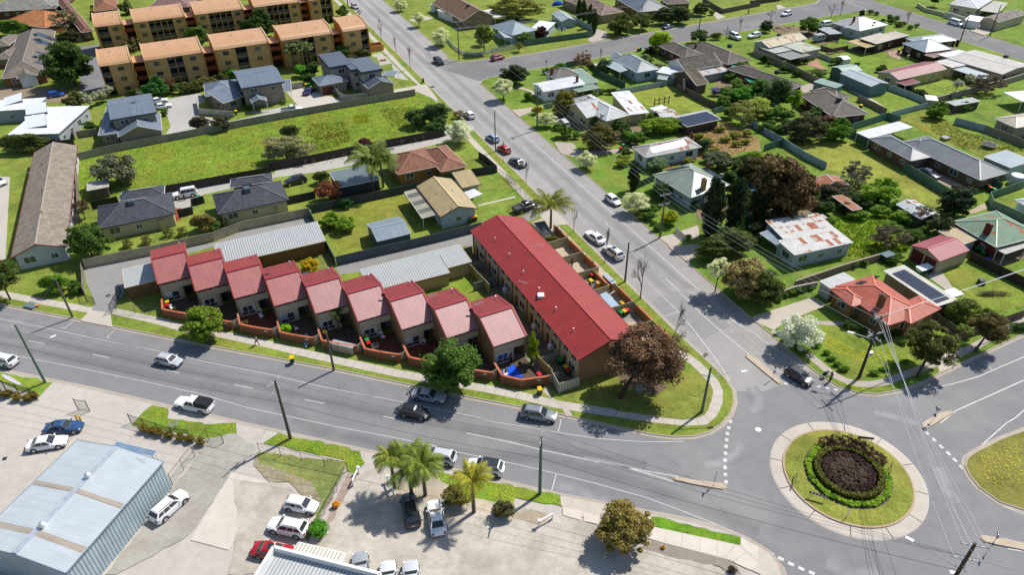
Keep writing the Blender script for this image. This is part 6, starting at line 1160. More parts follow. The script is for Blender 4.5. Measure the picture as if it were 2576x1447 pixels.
for s,yt in (("c1 855,190",-10),("c1 900,225",-5),("c1 955,260",40),("c1 1000,325",85)): tree('column',s,yt,28,C('#3a4a1a'),'slim dark conifer in the row by the metal fence','slim conifers by the green fence')
for s,yt,r in (("c1 1060,560",455,40),("c1 2380,320",165,40),("d1 745,160",30,45),("d1 830,145",-10,50),("d1 1465,230",100,40),("d1 170,190",90,60),("c1 550,640",560,30),("b1 1100,160",90,30)): tree('bare',s,yt,r,(.1,.1,.1),'leafless tree on the side street verge','leafless trees on the side streets',bcol=C('#6a6058'))
tree('bare',"c1 2250,380",260,60,(.1,.1,.1),'leafless shrub beside the yellow green shrub',bcol=C('#7a6d62'))
# -- palms and beds by the car park
tree('palm',"b4 1430,620",285,120,C('#7f8538'),'palm beside the white barrier in the car park bed'); tree('palm',"b4 1590,680",345,175,C('#6f8030'),'bushy palm above the black hatchback'); tree('palm',"b4 1720,690",335,160,C('#77833a'),'leaning palm behind the white sedan'); tree('palm',"b4 2180,850",490,140,C('#9a9438'),'yellowish palm at the end of the dry bed')
for s,yt,r,c,l in (("b4 2000,790",580,140,C('#6b6530'),'olive bush between the palms'),("b4 2470,850",730,95,C('#5c5340'),'withered bush at the end of the dry bed'),("c4 130,900",730,110,C('#5d5a3a'),'scraggy dark bush beside the concrete path'),("b4 700,1160",900,95,C('#4f8a1e'),'bright green bush on the mesh fence'),("b4 865,815",735,38,C('#c98f10'),'small golden flower bush on the brick path'),("c4 1657,1200",1160,24,C('#c08a10'),'small golden flower bush in the pebble bed'),("c4 2310,1420",1350,45,C('#4a3c34'),'dry purple bush at the pebble bed end')): tree('shrub',s,yt,r,c,l,cat='shrub')
tree('clip',"c4 1290,1170",715,255,C('#8a7a45'),'large rounded tree covered in tan blossom by the car park',name='tree')
for s in ("a4 1365,85","a4 1440,110","a4 1510,120","a4 1600,150","a4 1710,165","a4 1800,185","a4 1900,210","a3 60,1200","a3 160,1230","a3 260,1240","a3 -20,1190","a3 310,1215"):
    tree('shrub',s,float(s.split(',')[1])-85,52,C('#7a6a2c'),'brown tussock grass along the black picket fence','tussocks along the picket fence','grass tuft','grass_tuft')
# low hedges on the corner lawn and verges
for s,yt,r in (("d3 250,600",540,45),("d3 320,660",600,45),("d3 430,760",700,50),("d3 480,800",740,50),("d3 700,790",740,45),("d3 750,850",800,50),("d3 800,900",850,50),("d3 870,950",890,60),("d3 1150,985",930,60),("d3 1250,950",900,60),("d3 1350,920",870,55),("d3 1450,870",830,50),("d3 610,720",660,40),("d3 1430,700",640,40)): tree('shrub',s,yt,r,C('#5d7f1c'),'low leafy shrub edging the flowery corner lawn','low hedge round the flowery lawn','shrub')
for s,yt,r in (("d2 1420,830",700,130),("d2 1000,800",700,110),("d2 1200,760",650,100),("d2 720,860",760,80),("d2 1300,900",800,100)): tree('shrub',s,yt,r,C('#66851e'),'lush weed clump in the yard behind the white house','weed clumps behind the old white house','shrub')
for s,yt,r in (("c1 1990,1330",1250,60),("c1 2080,1380",1300,70),("c1 2200,1250",1190,60),("c1 2330,1310",1240,70),("c2 2150,170",100,50),("c2 2350,100",40,60),("c2 2250,60",0,60),("c2 1900,270",200,60),("c2 2440,80",20,50),("c1 2450,1290",1220,60)): tree('shrub',s,yt,r,C('#8a8a34'),'straw and green weed clump in the bare yard','weed clumps in the bare yard','shrub')
# -- undergrowth between the cottages
def thicket(t,pts,r,col,label,group):
    rg=random.Random(len(pts)*31+len(label))
    for k,p in enumerate(pts.split()):
        y=float(p.split(',')[1]); rr=r*rg.uniform(.75,1.35); v=rg.uniform(.75,1.25); tree('dense' if k%3==0 else 'shrub',t+' '+p,y-rr*rg.uniform(1.2,1.9),rr,tuple(c*v for c in col),label,group,'shrub','shrub')
for a in (("c1","560,700 640,690 820,880 900,905 960,895 1010,930",42,MG,'garden shrub beside the corner cottage','shrubs of the corner cottage'),("c1","1490,560 1540,590 1590,630 1640,680 1660,730",38,C('#8a9462'),'pale shrub in the hedge beside the weatherboard cottage','hedge of the weatherboard cottage'),("c1","650,1235 740,1320 830,1310 760,1260",48,MG,'leafy shrub behind the front picket hedge','picket hedge shrubs'),
 ("c1","1240,1240 1330,1340 1480,1160 1420,1130 1560,1150 1500,1300",50,MG,'shrub between the two rusty cottages','shrubs between the rusty cottages'),("c1","2230,1030 2290,1110 2260,960 2340,940 2360,870 2300,770 2400,720 2500,900 2540,1040",70,MG,'shrub in the overgrown yard beyond the mown lawn','shrubs of the overgrown yard'),
 ("d1","110,590 160,620 300,655 420,725 500,600 420,610",42,DG,'dark shrub along the beige metal fence','shrubs on the beige fence'),("d1","1350,800 1400,825 1450,850 1500,875 1550,900 1600,925",42,DK2,'dark hedge shrub behind the maroon shed','hedge behind the maroon shed'),("d1","120,1250 180,1230 240,1270 330,1250 150,1130 240,1120 320,1130 40,1020",62,MG,'shrub in the shady yard beside the tiled units','shrubs of the shady yard'),("d1","1240,205 1300,185 1360,200 1500,275 1560,255 1430,240 1180,140 1120,130",30,C('#66763a'),'scrubby bush on the far corner verge','bushes on the far corner verge'),
 ("c2","1460,610 1480,700 1530,800 1570,850 1620,690 1600,900",48,MG,'hedge bush on the verge below the blossom','verge hedge bushes'),("c2","2240,310 2360,340 2420,300 2480,350 2100,250 2380,420 2280,480 2450,600 2500,700",70,DG,'dark undergrowth behind the weathered green cottage','undergrowth by the weathered cottage'),
 ("d2","640,710 700,750 760,660 880,730 980,660 560,640 820,640 1080,700 1150,620",75,DG,'dark weed thicket around the rusty sheds','thicket round the rusty sheds'),("d2","1450,750 1500,810 1560,870 1380,730 1600,920 1660,900",70,MG,'leafy thicket below the long grey shed','thicket below the long grey shed'),("d2","60,820 120,860 30,940 250,760 20,1040 -30,860",70,DK2,'shadowy shrub between cypresses and old white house','shrubs under the cypresses'),("d2","1060,1240 1380,1180 960,1250 1340,1230",45,MG,'shrub against the brown wall','shrubs on the brown wall'),
 ("d3","300,250 360,225 420,215 480,205 250,290 540,180",40,MG,'shrub in the bed along the brown garden wall','shrubs by the garden wall'),("d3","1900,410 1950,520 2050,530 2120,430 2250,490 2000,620 2330,520",70,C('#66762f'),'shrub inside the brown timber fence','shrubs inside the timber fence'),("d3","960,560 1050,600 1250,640 1350,620 900,540",45,DG,'foundation shrub at the orange roofed house','foundation shrubs of the orange house'),
 ("a1","1400,900 1540,900 1620,880 1760,880 2050,820 1330,920 2100,780",55,OLV,'shrub at the foot of the nearer apartments','shrubs below the apartments'),("a1","620,700 690,760 560,760 740,700",60,DG,'dark shrub under the big green tree','shrubs under the big green tree'),("b1","450,620 520,560 660,640 700,560 850,560 980,520 640,720",60,DG,'garden shrub behind the parapet house','shrubs behind the parapet house')): thicket(*a)
# -- roundabout planting
def ringhedge(name,r0,r1,z0,z1,col,label,a0=0,a1=2*math.pi,n=5200,ls=.1,seed=5):
    rg=np.random.default_rng(seed); a=rg.uniform(a0,a1,n); f=rg.uniform(0,1,n); s=rg.integers(0,3,n); r=np.where(s==0,r0,np.where(s==1,r1,r0+(r1-r0)*f)); z=np.where(s==2,z1,z0+(z1-z0)*f)
    c=np.c_[RC0[0]+r*np.cos(a),RC0[1]+r*np.sin(a),z]+rg.normal(size=(n,3))*.04
    nr=np.c_[np.where(s==0,-1,np.where(s==1,1,0))*np.cos(a),np.where(s==0,-1,np.where(s==1,1,0))*np.sin(a),np.where(s==2,1.,.2)]+rg.normal(size=(n,3))*.4
    H=empty(name,(0,0,0)); tag(H,label,'hedge'); ob('leaves',quadmesh('leaves',c,nr,np.full(n,ls),'foliage',rg),H,col)
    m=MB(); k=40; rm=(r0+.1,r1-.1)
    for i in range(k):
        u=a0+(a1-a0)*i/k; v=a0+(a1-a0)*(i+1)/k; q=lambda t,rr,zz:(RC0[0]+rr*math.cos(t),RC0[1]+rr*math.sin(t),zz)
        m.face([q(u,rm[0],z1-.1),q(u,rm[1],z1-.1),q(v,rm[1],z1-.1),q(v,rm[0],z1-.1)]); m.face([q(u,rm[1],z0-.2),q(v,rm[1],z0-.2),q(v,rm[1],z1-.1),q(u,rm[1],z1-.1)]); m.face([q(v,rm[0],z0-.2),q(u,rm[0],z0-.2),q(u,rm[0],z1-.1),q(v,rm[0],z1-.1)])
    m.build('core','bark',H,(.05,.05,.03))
ringhedge('hedge',3.3,3.85,.3,1.15,C('#6b6a20'),'clipped ring hedge on the roundabout')
ringhedge('hedge',2.2,2.95,.3,1.0,C('#4a3230'),'dark purple shrub ring inside the roundabout hedge',n=4200,ls=.12,seed=6)
for i in range(19):
    a=i*2.4; r=.56*math.sqrt(i)
    H=empty('shrub',(RC0[0]+r*math.cos(a),RC0[1]+r*math.sin(a),.34)); tag(H,'bare brown shrub in the middle of the roundabout','shrub','bare shrubs in the roundabout middle'); ob('crown',CM['airy'][i%2],H,C('#7d6858') if i<12 else C('#5f4840'),(0,0,0),i,(.95,.95,.72-.14*r))
for i in range(34):
    a=math.radians(105+i*8.2); r=4.45
    if 80<math.degrees(a)%360<100: continue
    H=empty('shrub',(RC0[0]+r*math.cos(a),RC0[1]+r*math.sin(a),.34)); tag(H,'bright green strappy plant edging the roundabout bed','shrub','green plants edging the roundabout bed'); ob('crown',CM['shrub'][i%2],H,C('#a5c832') if i%5 else C('#7aa52c'),(0,0,-.02),i*1.7,(.46,.46,.28))
for a,h in ((22,1.2),(38,1.4),(55,1.6),(72,1.6),(88,1.4),(104,1.2)):
    q=(RC0[0]+4.6*math.cos(math.radians(a)),RC0[1]+4.6*math.sin(math.radians(a)),.34); H=empty('shrub',q); tag(H,'thin maroon leaved shrub at the back of the roundabout bed','shrub','maroon shrubs behind the roundabout hedge'); ob('crown',CM['airy'][0],H,C('#5f4034'),(0,0,.1),a,(1.05,1.05,h/2)); MB().tube((0,0,0),(0,0,h*.6),.04,.02,5).build('stem','bark',H,BARK)
# -- meadow grass and flowers: uncountable stuff
def tufts(poly,n,hh,col,label,seed,name='tall_grass'):
    rg=random.Random(seed); m=MB()
    for (x,y) in scatter(poly,n,rg):
        h=hh*rg.uniform(.5,1.2); z=ZB
        for k in range(3):
            a=rg.uniform(0,6.28); dx,dy=math.cos(a)*h*.5,math.sin(a)*h*.5; ox,oy=-dy*.35,dx*.35; m.face([(x-ox,y-oy,z),(x+ox,y+oy,z),(x+dx,y+dy,z+h)])
    o=m.build(name,'foliage',None,col); tag(o,label,'grass',kind='stuff')
tufts(meadow,7000,.24,C('#86a238'),'tall yellow green grass of the vacant lot',1); tufts(meadow,900,.3,C('#7d6a2c'),'rusty seeded weeds scattered over the vacant lot',2,'weeds')
tufts(W2("b1 640,1170 960,1160 1000,1280 700,1330 560,1280"),900,.3,C('#80702c'),'patch of rusty seeded weeds in the vacant lot',3,'weeds'); tufts(W2("b1 1280,1040 1640,1010 1580,1210 1400,1200"),800,.3,C('#83702c'),'reddish weeds before the lot bushes',4,'weeds'); tufts(W2("b2 560,60 1000,-60 1010,60 700,160"),800,.3,C('#8f7a26'),'orange weeds along the black fence',5,'weeds')
tufts(W2("b1 1030,1100 1180,1070 1180,1150 1050,1180"),420,.3,C('#c9c41c'),'yellow flowering weeds in the vacant lot',6,'wild_flowers')
tufts(W2("d2 680,780 1350,760 1600,970 1480,1090 1200,1170 830,1150 830,1020 950,1010"),2400,.4,C('#7f9f22'),'lush weeds behind the old white house',7)
tufts(W2("c2 1640,330 c1 1850,1290 2250,1150 2576,1330 c2 2420,150 2300,200 1990,230"),2200,.35,C('#b08f58'),'dry straw weeds on the bare yard',8,'weeds')
tufts(W2("d1 1680,1060 2000,1250 2576,1400 2576,1443 2000,1420 1700,1250"),1500,.35,C('#88963a'),'rough grass behind the long grey roofed house',9)
def flowers(s,n,label,seed,r=.045,z=ZB+.05,col=C('#d8cf20')):
    rg=random.Random(seed); m=MB()
    for (x,y) in scatter(W2(s),n,rg):
        d=r*rg.uniform(.6,1.5); zz=z+rg.uniform(.03,.1); m.face([(x-d,y-d*.6,zz),(x+d*.8,y-d,zz+.02),(x+d,y+d*.7,zz),(x-d*.7,y+d,zz-.02)])
    o=m.build('wild_flowers','paint',None,col); tag(o,label,'flowers',kind='stuff')
flowers("d3 620,560 780,640 1000,760 1300,760 1350,850 1000,850 800,780 680,690",620,'yellow flowers across the corner lawn',1); flowers("d3 1500,890 1700,900 1600,1000 1480,1000",90,'yellow flowers under the dark street tree',2); flowers("d3 740,1030 1150,1130 1400,1090 1300,1130 1000,1150 800,1080",120,'yellow flowers on the corner verge',3)
flowers("b4 330,110 1090,280 1140,380 960,440 700,300 250,190",330,'yellow flowers on the grass island',4); flowers("b4 150,250 450,290 400,360 150,330",60,'yellow flowers behind the mesh fence',5); flowers("c4 0,560 680,700 690,780 300,710 0,690",130,'yellow flowers on the palm verge',6); flowers("b4 1850,480 2576,620 2576,760 2100,690",150,'yellow flowers behind the palms',7)
flowers("a3 0,970 250,1040 200,1110 0,1050",140,'yellow flowers by the banner',8); flowers("a3 1450,1290 1590,1310 1590,1390 1420,1380",70,'yellow flowers on the grass bed',9); flowers("a4 2000,0 2230,10 2230,100 2050,60",80,'yellow flowers at the picket fence end',10)
flowers("d4 2120,330 2500,200 2576,500 2400,640 2200,560",260,'yellow flowers on the roundabout corner grass',11); flowers("c1 80,870 350,840 400,940 250,990",170,'yellow flowers by the street corner blossom',12); flowers("c1 0,460 500,410 920,370 900,395 300,490 0,520",260,'yellow flowers on the side street verge',13); flowers("b1 1750,330 1960,540 2200,570 2570,510 2560,540 2100,590 1900,530",240,'yellow flowers on the picket fence corner',14); flowers("b1 2010,330 2350,360 2300,430 2000,400",110,'yellow flowers inside the picket fence',15)
flowers("d2 600,230 920,230 1000,300 860,350",200,'yellow flowers on the mown lawn',16); flowers("c2 80,400 330,480 200,560 60,520",150,'yellow flowers on the sunny front lawn',17); flowers("c2 0,130 100,180 340,420 500,590 450,590 250,420 60,230",110,'yellow flowers on the narrow verge',18); flowers("a3 2050,640 2560,740 2560,790 2050,700",70,'pale flowers on the verge grass',19)

for i,(p,n,l) in enumerate((("b4 150,290 960,380 930,470 880,560 700,520 400,420 150,380",900,'ragged grass behind the mesh fence'),("b4 640,600 900,450 950,470 700,900 600,1120 560,1080 720,800",700,'ragged grass along the mesh fence'),("a4 1950,160 2060,190 1700,640 1640,620",160,'weeds along the workshop fence'))): tufts(W2(p),n,.13,C('#a3b552'),l,20+i,'rough_grass')
# ============================================================ fences and walls
def fence(kind,s,h,col,label,cat='fence',z0=ZB,step=2.4,post=None,name=None):
    pts=W2(s,z0) if isinstance(s,str) else s; c0=pts[0]; H=empty(name or {'brick':'brick_wall','picket':'picket_fence','mesh':'wire_fence','white':'picket_fence'}.get(kind,'fence'),(c0[0],c0[1],z0)); tag(H,label,cat)
    p=[np.array(q)-np.array(c0) for q in pts]; pc=post or tuple(c*.6 for c in col); rg=random.Random(len(label)*7+int(abs(c0[0])*10))
    for i in range(len(p)-1):
        d=p[i+1]-p[i]; l=float(np.linalg.norm(d)); n=max(1,int(round(l/step)))
        for k in range(n):
            a=p[i]+d*k/n; b=p[i]+d*(k+1)/n; v=rg.uniform(.9,1.08); cc=tuple(x*v for x in col)
            if kind=='sheet':
                blk('panel','fencesheet',H,a,b,h,.05,cc); blk('top_rail','paint',H,a,b,.05,.08,tuple(x*.8 for x in col),h)
                MB_POST(H,a,h+.02,pc,.07)
            elif kind=='timber': blk('panel','timber',H,a,b,h*rg.uniform(.97,1.02),.06,cc); MB_POST(H,a,h,pc,.1)
            elif kind=='brick': blk('panel','render',H,a,b,h,.2,cc); blk('coping','paint',H,a,b,.07,.28,post or tuple(x*1.2 for x in col),h)
            elif kind=='mesh':
                MB_POST(H,a,h,col,.05); blk('top_rail','paint',H,a,b,.035,.035,col,h-.04)
                m=MB(); L_=np.linalg.norm(b-a); u=(b-a)/L_
                for j in range(6):
                    z=.1+j*(h-.2)/5; m.bar((*a,z),(*b,z),.008,.008)
                for j in range(1,12): q=a+u*L_*j/12; m.bar((*q,.05),(*(q+u*.001),h-.06),.006,.006)
                m.build('mesh','paint',H,tuple(x*1.3 for x in col))
            else:
                MB_POST(H,a,h+.1,col,.07); blk('top_rail','paint',H,a,b,.04,.04,col,h-.15); blk('bottom_rail','paint',H,a,b,.04,.04,col,.15)
                m=MB(); L_=np.linalg.norm(b-a); u=(b-a)/L_; nn=max(2,int(L_/(.16 if kind=='picket' else .13))); w=.022 if kind=='picket' else .07
                for j in range(1,nn): q=a+u*L_*j/nn; m.box(q[0]-w/2,q[1]-w/2,.05,q[0]+w/2,q[1]+w/2,h)
                o=m.build('pickets','paint',H,col); o['kind']='stuff'
    MB_POST(H,p[-1],h+.02,pc if kind in('sheet','timber') else col,.07)
    return H
_pm=None
def MB_POST(H,a,h,col,w): return ob('post',ucube('paint'),H,col,(a[0],a[1],h/2),0,(w,w,h))
CRF=C('#b5aa8c'); SLT=C('#525e68'); BLK=C('#2a2a2b'); BGE=C('#938d80'); GRN=C('#5f7d6c'); PBL=C('#9fb2b8'); BRF=C('#776a5c'); DGN=C('#3f5a48')
fence('sheet',"a2 812,1258 1420,1138 2040,1000 b2 0,895 620,765",1.8,CRF,'cream sheet metal fence behind the townhouse driveway')
fence('sheet',"b2 622,765 870,1232",1.7,C('#4f5f63'),'grey green metal fence beside the golden bush'); fence('sheet',"b2 880,1232 1470,1095 1910,990 2300,890 2430,845",1.75,SLT,'slate metal fence between the shed and the driveway')
fence('sheet',"a2 1545,560 2190,440 2576,372 b2 200,345 700,245 1200,140 1900,5",1.8,C('#34312f'),'long black metal fence along the vacant lot'); fence('sheet',"a2 880,700 1130,645",1.6,C('#34312f'),'short black fence beside the charcoal house')
fence('sheet',"a2 742,238 1100,152 1800,15 b1 0,1197 560,1092 1000,1012 1625,906",1.7,BGE,'long beige grey metal fence behind the vacant lot')
fence('timber',"a2 735,200 742,480 765,815",1.7,C('#8a8073'),'weathered timber fence beside the tiled units'); fence('timber',"a1 692,1010 715,1330",1.6,C('#6d675f'),'grey timber fence beside the white roofed houses'); fence('sheet',"a1 420,1420 715,1385",1.7,C('#3a3a3c'),'dark fence behind the tiled units')
fence('sheet',"b1 872,885 905,930 950,955 1000,960 1175,935",1.6,C('#aaa99f'),'curved pale fence before the parapet house',step=1.6); fence('sheet',"a1 1872,975 1892,1085 2222,1112",1.5,C('#b5b2a8'),'pale fence round a small lawn'); fence('sheet',"a1 740,1312 930,1282",1.6,BGE,'short beige fence at the grey house corner'); fence('sheet',"b1 415,850 560,830",1.5,C('#aaa99f'),'pale fence panel by the green bin')
fence('sheet',"b2 2120,392 2398,352",1.7,C('#33383a'),'dark metal fence end beside the front lawn'); fence('sheet',"b2 2398,352 2290,255 2225,215",1.6,C('#33383a'),'dark metal fence round the brown tiled house')
fence('sheet',"b2 640,735 1145,632 1530,545 1880,452 2120,395",1.7,C('#3d464a'),'dark slate fence between the back lawn and carport'); fence('sheet',"b2 405,655 680,595",1.6,C('#3a3c3d'),'dark fence beside the charcoal house lawn'); fence('sheet',"a2 1700,775 1835,745 1830,670 1945,640",1.6,C('#34363a'),'dark stepped fence beside the red brick strip')
fence('mesh',"b2 2400,350 2576,470 c2 170,405 400,640",1.1,C('#2c2c2b'),'black wire fence round the sunny front lawn'); fence('mesh',"c2 400,640 190,710",1.1,C('#2c2c2b'),'black wire fence beside the black utility')
fence('picket',"c2 250,760 430,720",1.2,C('#2b2b2b'),'black steel gate behind the black utility','gate')
fence('mesh',"a3 1105,378 1290,395 1570,425",1.5,C('#3b4340'),'dark mesh fence beside the driveway gate'); fence('picket',"a3 1060,398 1110,330 1150,200",1.7,C('#33363a'),'dark steel sliding gate folded beside the garage','gate'); fence('picket',"a3 805,225 832,290 905,315",1.5,C('#3a3a3c'),'dark steel gate by the corner lawn','gate')
fence('timber',"a2 788,1262 a3 800,60 808,225",1.5,C('#8a8275'),'old fence between the corner lawn and driveway')
fence('white',"b1 1925,385 1990,460 2060,512 2200,528 2576,462",1.0,C('#c2c6c2'),'white picket fence round the corner lawn','fence'); fence('white',"c1 30,488 265,440",1.0,C('#aeb8b0'),'pale picket fence before the blue cottage')
fence('sheet',"c1 340,438 620,395 990,345",1.7,C('#54705f'),'green metal fence along the side street'); fence('sheet',"c1 785,195 985,295 990,340",1.6,C('#9fb0b8'),'pale blue metal fence beside the slim conifers')
fence('sheet',"c1 730,645 940,600",1.6,C('#6c8574'),'green fence behind the corner cottage'); fence('sheet',"c1 950,615 1065,735 1295,835",1.6,C('#41604f'),'dark green fence beside the weatherboard cottage'); fence('sheet',"c1 1205,905 1350,878 1765,795",1.4,PBL,'pale blue metal fence behind the mown lawn'); fence('sheet',"c1 520,1040 610,1020",1.3,C('#8fa0a0'),'short pale fence by the driveway')
fence('timber',"c1 1785,850 2090,1010 2210,1040",1.8,C('#6d6054'),'dark timber fence beside the mown lawn'); fence('sheet',"c1 2130,1085 2230,1050",1.4,C('#7d9a94'),'short green fence behind the solar shed')
fence('sheet',"d1 0,525 360,672 620,800 740,858",1.7,C('#968d79'),'beige metal fence beside the brown tiled units'); fence('sheet',"d1 1285,855 1480,925 1640,992",1.5,C('#9fb0b6'),'pale metal fence behind the maroon shed'); fence('sheet',"d1 1705,1012 1500,1062 1310,1112",1.4,PBL,'pale metal fence across the neat lawn end')
fence('sheet',"d1 920,1245 1270,1130 1390,1172",1.7,C('#67887a'),'green fence above the white patio roof'); fence('sheet',"d1 895,1275 1220,1443 d2 1500,375 1870,600",1.8,GRN,'long green metal fence beside the mown lawn'); fence('sheet',"d2 2232,610 2576,490",1.7,GRN,'green fence beside the pale house'); fence('sheet',"d2 2232,610 2260,690 2576,830",1.7,C('#7f9a86'),'pale green fence behind the green roofed house'); fence('sheet',"d2 2225,460 2350,520",1.6,GRN,'green fence beside the three bins')
fence('sheet',"d2 100,150 285,88",1.6,C('#5a7a62'),'short green fence beside the bronze tree'); fence('sheet',"d2 285,90 480,215 690,320",1.6,PBL,'pale fence beside the long mown lawn'); fence('timber',"d1 -20,1195 150,1295 290,1375",1.5,C('#8d97a0'),'grey blue fence of the weedy yard')
fence('brick',"d2 390,1443 850,1285 1190,1185",1.3,C('#8a7a6a'),'brown wall below the lush weedy yard','wall'); fence('brick',"d3 92,312 380,205 600,160",1.2,C('#93887c'),'brown garden wall by the wide driveway','wall')
fence('timber',"d3 1930,668 2250,545 2576,428",1.5,C('#6b5848'),'brown timber fence behind the street trees'); fence('timber',"d3 1560,380 1700,440 1930,600",1.3,C('#7a6a58'),'low brown fence beside the orange roofed house'); fence('timber',"d2 2050,1180 2330,1320 2576,1443 d3 2760,260",1.7,C('#40372f'),'dark timber fence beside the pink garage lawn')
fence('sheet',"d1 990,958 1130,1020 1262,1088",1.5,C('#938b78'),'beige fence beside the brown tiled roof'); fence('sheet',"d1 610,535 760,595",1.3,C('#b5bbb8'),'white fence panels beside the pink path'); fence('brick',"d1 1555,60 1640,110 1815,155",1.2,C('#b3a98c'),'cream wall round the far corner garden','wall'); fence('brick',"d1 1815,160 2080,240",1.8,C('#c0bba8'),'tall white wall beside the parked van','wall')
fence('timber',"c1 2030,20 2220,128 2576,55",1.6,C('#6d6258'),'brown fence along the far verge'); fence('timber',"d1 -20,45 250,8 300,-10",1.5,C('#5c5048'),'dark fence at the top of the far verge'); fence('sheet',"d1 1910,1175 2190,1250",1.6,C('#9aa8ae'),'leaning grey blue fence panels'); fence('sheet',"d1 2190,1250 2480,1360 2576,1405",1.6,C('#8f8674'),'beige fence behind the trampoline')
fence('brick',"d1 1730,978 2150,862 2400,800 2600,735",1.5,C('#8d8578'),'grey brown wall behind the slim blossoms','wall'); fence('sheet',"c2 1395,512 1572,430",1.5,C('#4f6a54'),'green fence beside the weathered cottage'); fence('white',"c2 1772,915 1862,995",1.1,C('#c4c4bd'),'white picket gate by the concrete driveway','gate'); fence('sheet',"c2 2300,275 2425,240",1.5,C('#55704f'),'green fence behind the grey green tree')
fence('sheet',"d1 1090,455 930,490",1.2,C('#5f7a68'),'low green fence by the garden beds'); fence('timber',"d1 640,470 750,500 900,470",1.3,C('#6d5e50'),'brown fence behind the cream rusted house')
fence('mesh',"d1 1660,820 1790,870 1900,850 1990,910",1.1,C('#3a3d38'),'thin wire fence across the blossom lawn')
# workshop yard
fence('picket',"a3 -60,1095 300,1195 365,1228",1.7,C('#26262a'),'black picket fence behind the lilac banner'); fence('picket',"a3 745,1318 855,1332",2.0,C('#26262a'),'single black steel gate leaf in the yard','gate'); fence('picket',"a3 1245,1440 a4 1640,125 1800,150",1.6,C('#26262a'),'black picket fence beside the tussocks'); fence('mesh',"a4 1985,165 1850,320 1640,590",2.0,C('#33322f'),'black mesh fence beside the workshop'); fence('mesh',"a4 1985,165 2125,195",1.7,C('#2e2d2b'),'open mesh gate at the yard fence end','gate')
fence('mesh',"b4 145,270 350,315 548,362 765,410 980,458",1.6,C('#23262a'),'black mesh fence across the grass island'); fence('mesh',"b4 980,458 885,640 765,860 610,1125",1.5,C('#2f3a30'),'dark mesh fence beside the brick path')
for s,l in (("b4 1090,478 1035,600","white boom barrier post beside the brick path"),("b4 1372,560 1420,690","white boom barrier beside the palms"),("c4 482,985 605,915","white boom barrier by the raised gravel bed")):
    q=W2(s); H=empty('barrier',(q[0][0],q[0][1],ZB)); tag(H,l,'barrier'); d=np.array(q[1])-np.array(q[0])
    MB().box(-.09,-.09,0,.09,.09,.95).build('post','paint',H,(.8,.8,.8)); MB().box(d[0]-.09,d[1]-.09,0,d[0]+.09,d[1]+.09,.95).build('post','paint',H,(.8,.8,.8)); MB().bar((0,0,1.0),(*d,1.0),.16,.16).build('boom','paint',H,(.85,.85,.83)); MB().cbox((0,0,1.05),(.35,.35,.3)).build('bracket','paint',H,(.75,.75,.75))
sheet('path',W2("b4 985,470 1085,480 960,740 760,1165 700,1160 850,760"),ZB+.07,'paving',C('#a08d80'),'worn brick path beside the mesh fence','path')
# rear yards of the long red roof
fence('sheet',"b2 2142,1300 2330,1500",1.8,C('#b0a274'),'cream fence between the lawn and the rear yards'); fence('sheet',"c3 450,880 605,1030",1.8,C('#c0a060'),'tan fence beside the golden conifer'); fence('sheet',"c3 565,975 665,1158 858,1092",1.7,C('#b8b3a0'),'cream fence round the last rear yard')
for i in range(7):
    a=LA+LE*(.35+i*5.2); b=a-LN*(4.2 if i<5 else 3.2)
    fence('sheet',[tuple(a),tuple(b)],1.5,C('#8d9488'),'cream metal divider between rear yard %s and the next'%('one two three four five six seven'.split()[i]),'fence')
K=['the yard beside the drooping palm','the sandy yard','the yard with the folding dryer','the yard with boxes and a yellow bin','the yard with the grey shade sail','the yard with three bins','the yard under the bronze tree']
for i in range(7):
    yw=16.2 if i not in (3,) else 15.1; x0=i*5.25
    H=empty('courtyard_wall',(*(LA+LE*x0+LN*yw),ZB),math.atan2(LE[1],LE[0])); tag(H,'tan brick street wall with terracotta coping of '+K[i],'wall','street walls of the red terrace')
    blk('brick_panel','paint',H,(1.3,0),(5.2,0),1.5,.22,C('#97683f')); blk('coping','paint',H,(1.3,0),(5.2,0),.09,.3,C('#b5694a'),1.5); MB().box(1.05,-.2,0,1.4,.2,1.62).build('pier','paint',H,C('#9c6238')); blk('gate','fencesheet',H,(.05,0),(1.05,0),1.5,.05,C('#b5a47e')); blk('number_plate','paint',H,(2.2,.13),(2.6,.13),.25,.03,WHT,.9)
    fence('sheet',[tuple(LA+LE*(x0+5.22)+LN*9.8),tuple(LA+LE*(x0+5.22)+LN*yw)],1.6,C('#b8ad8c'),'cream divider beside '+K[i])
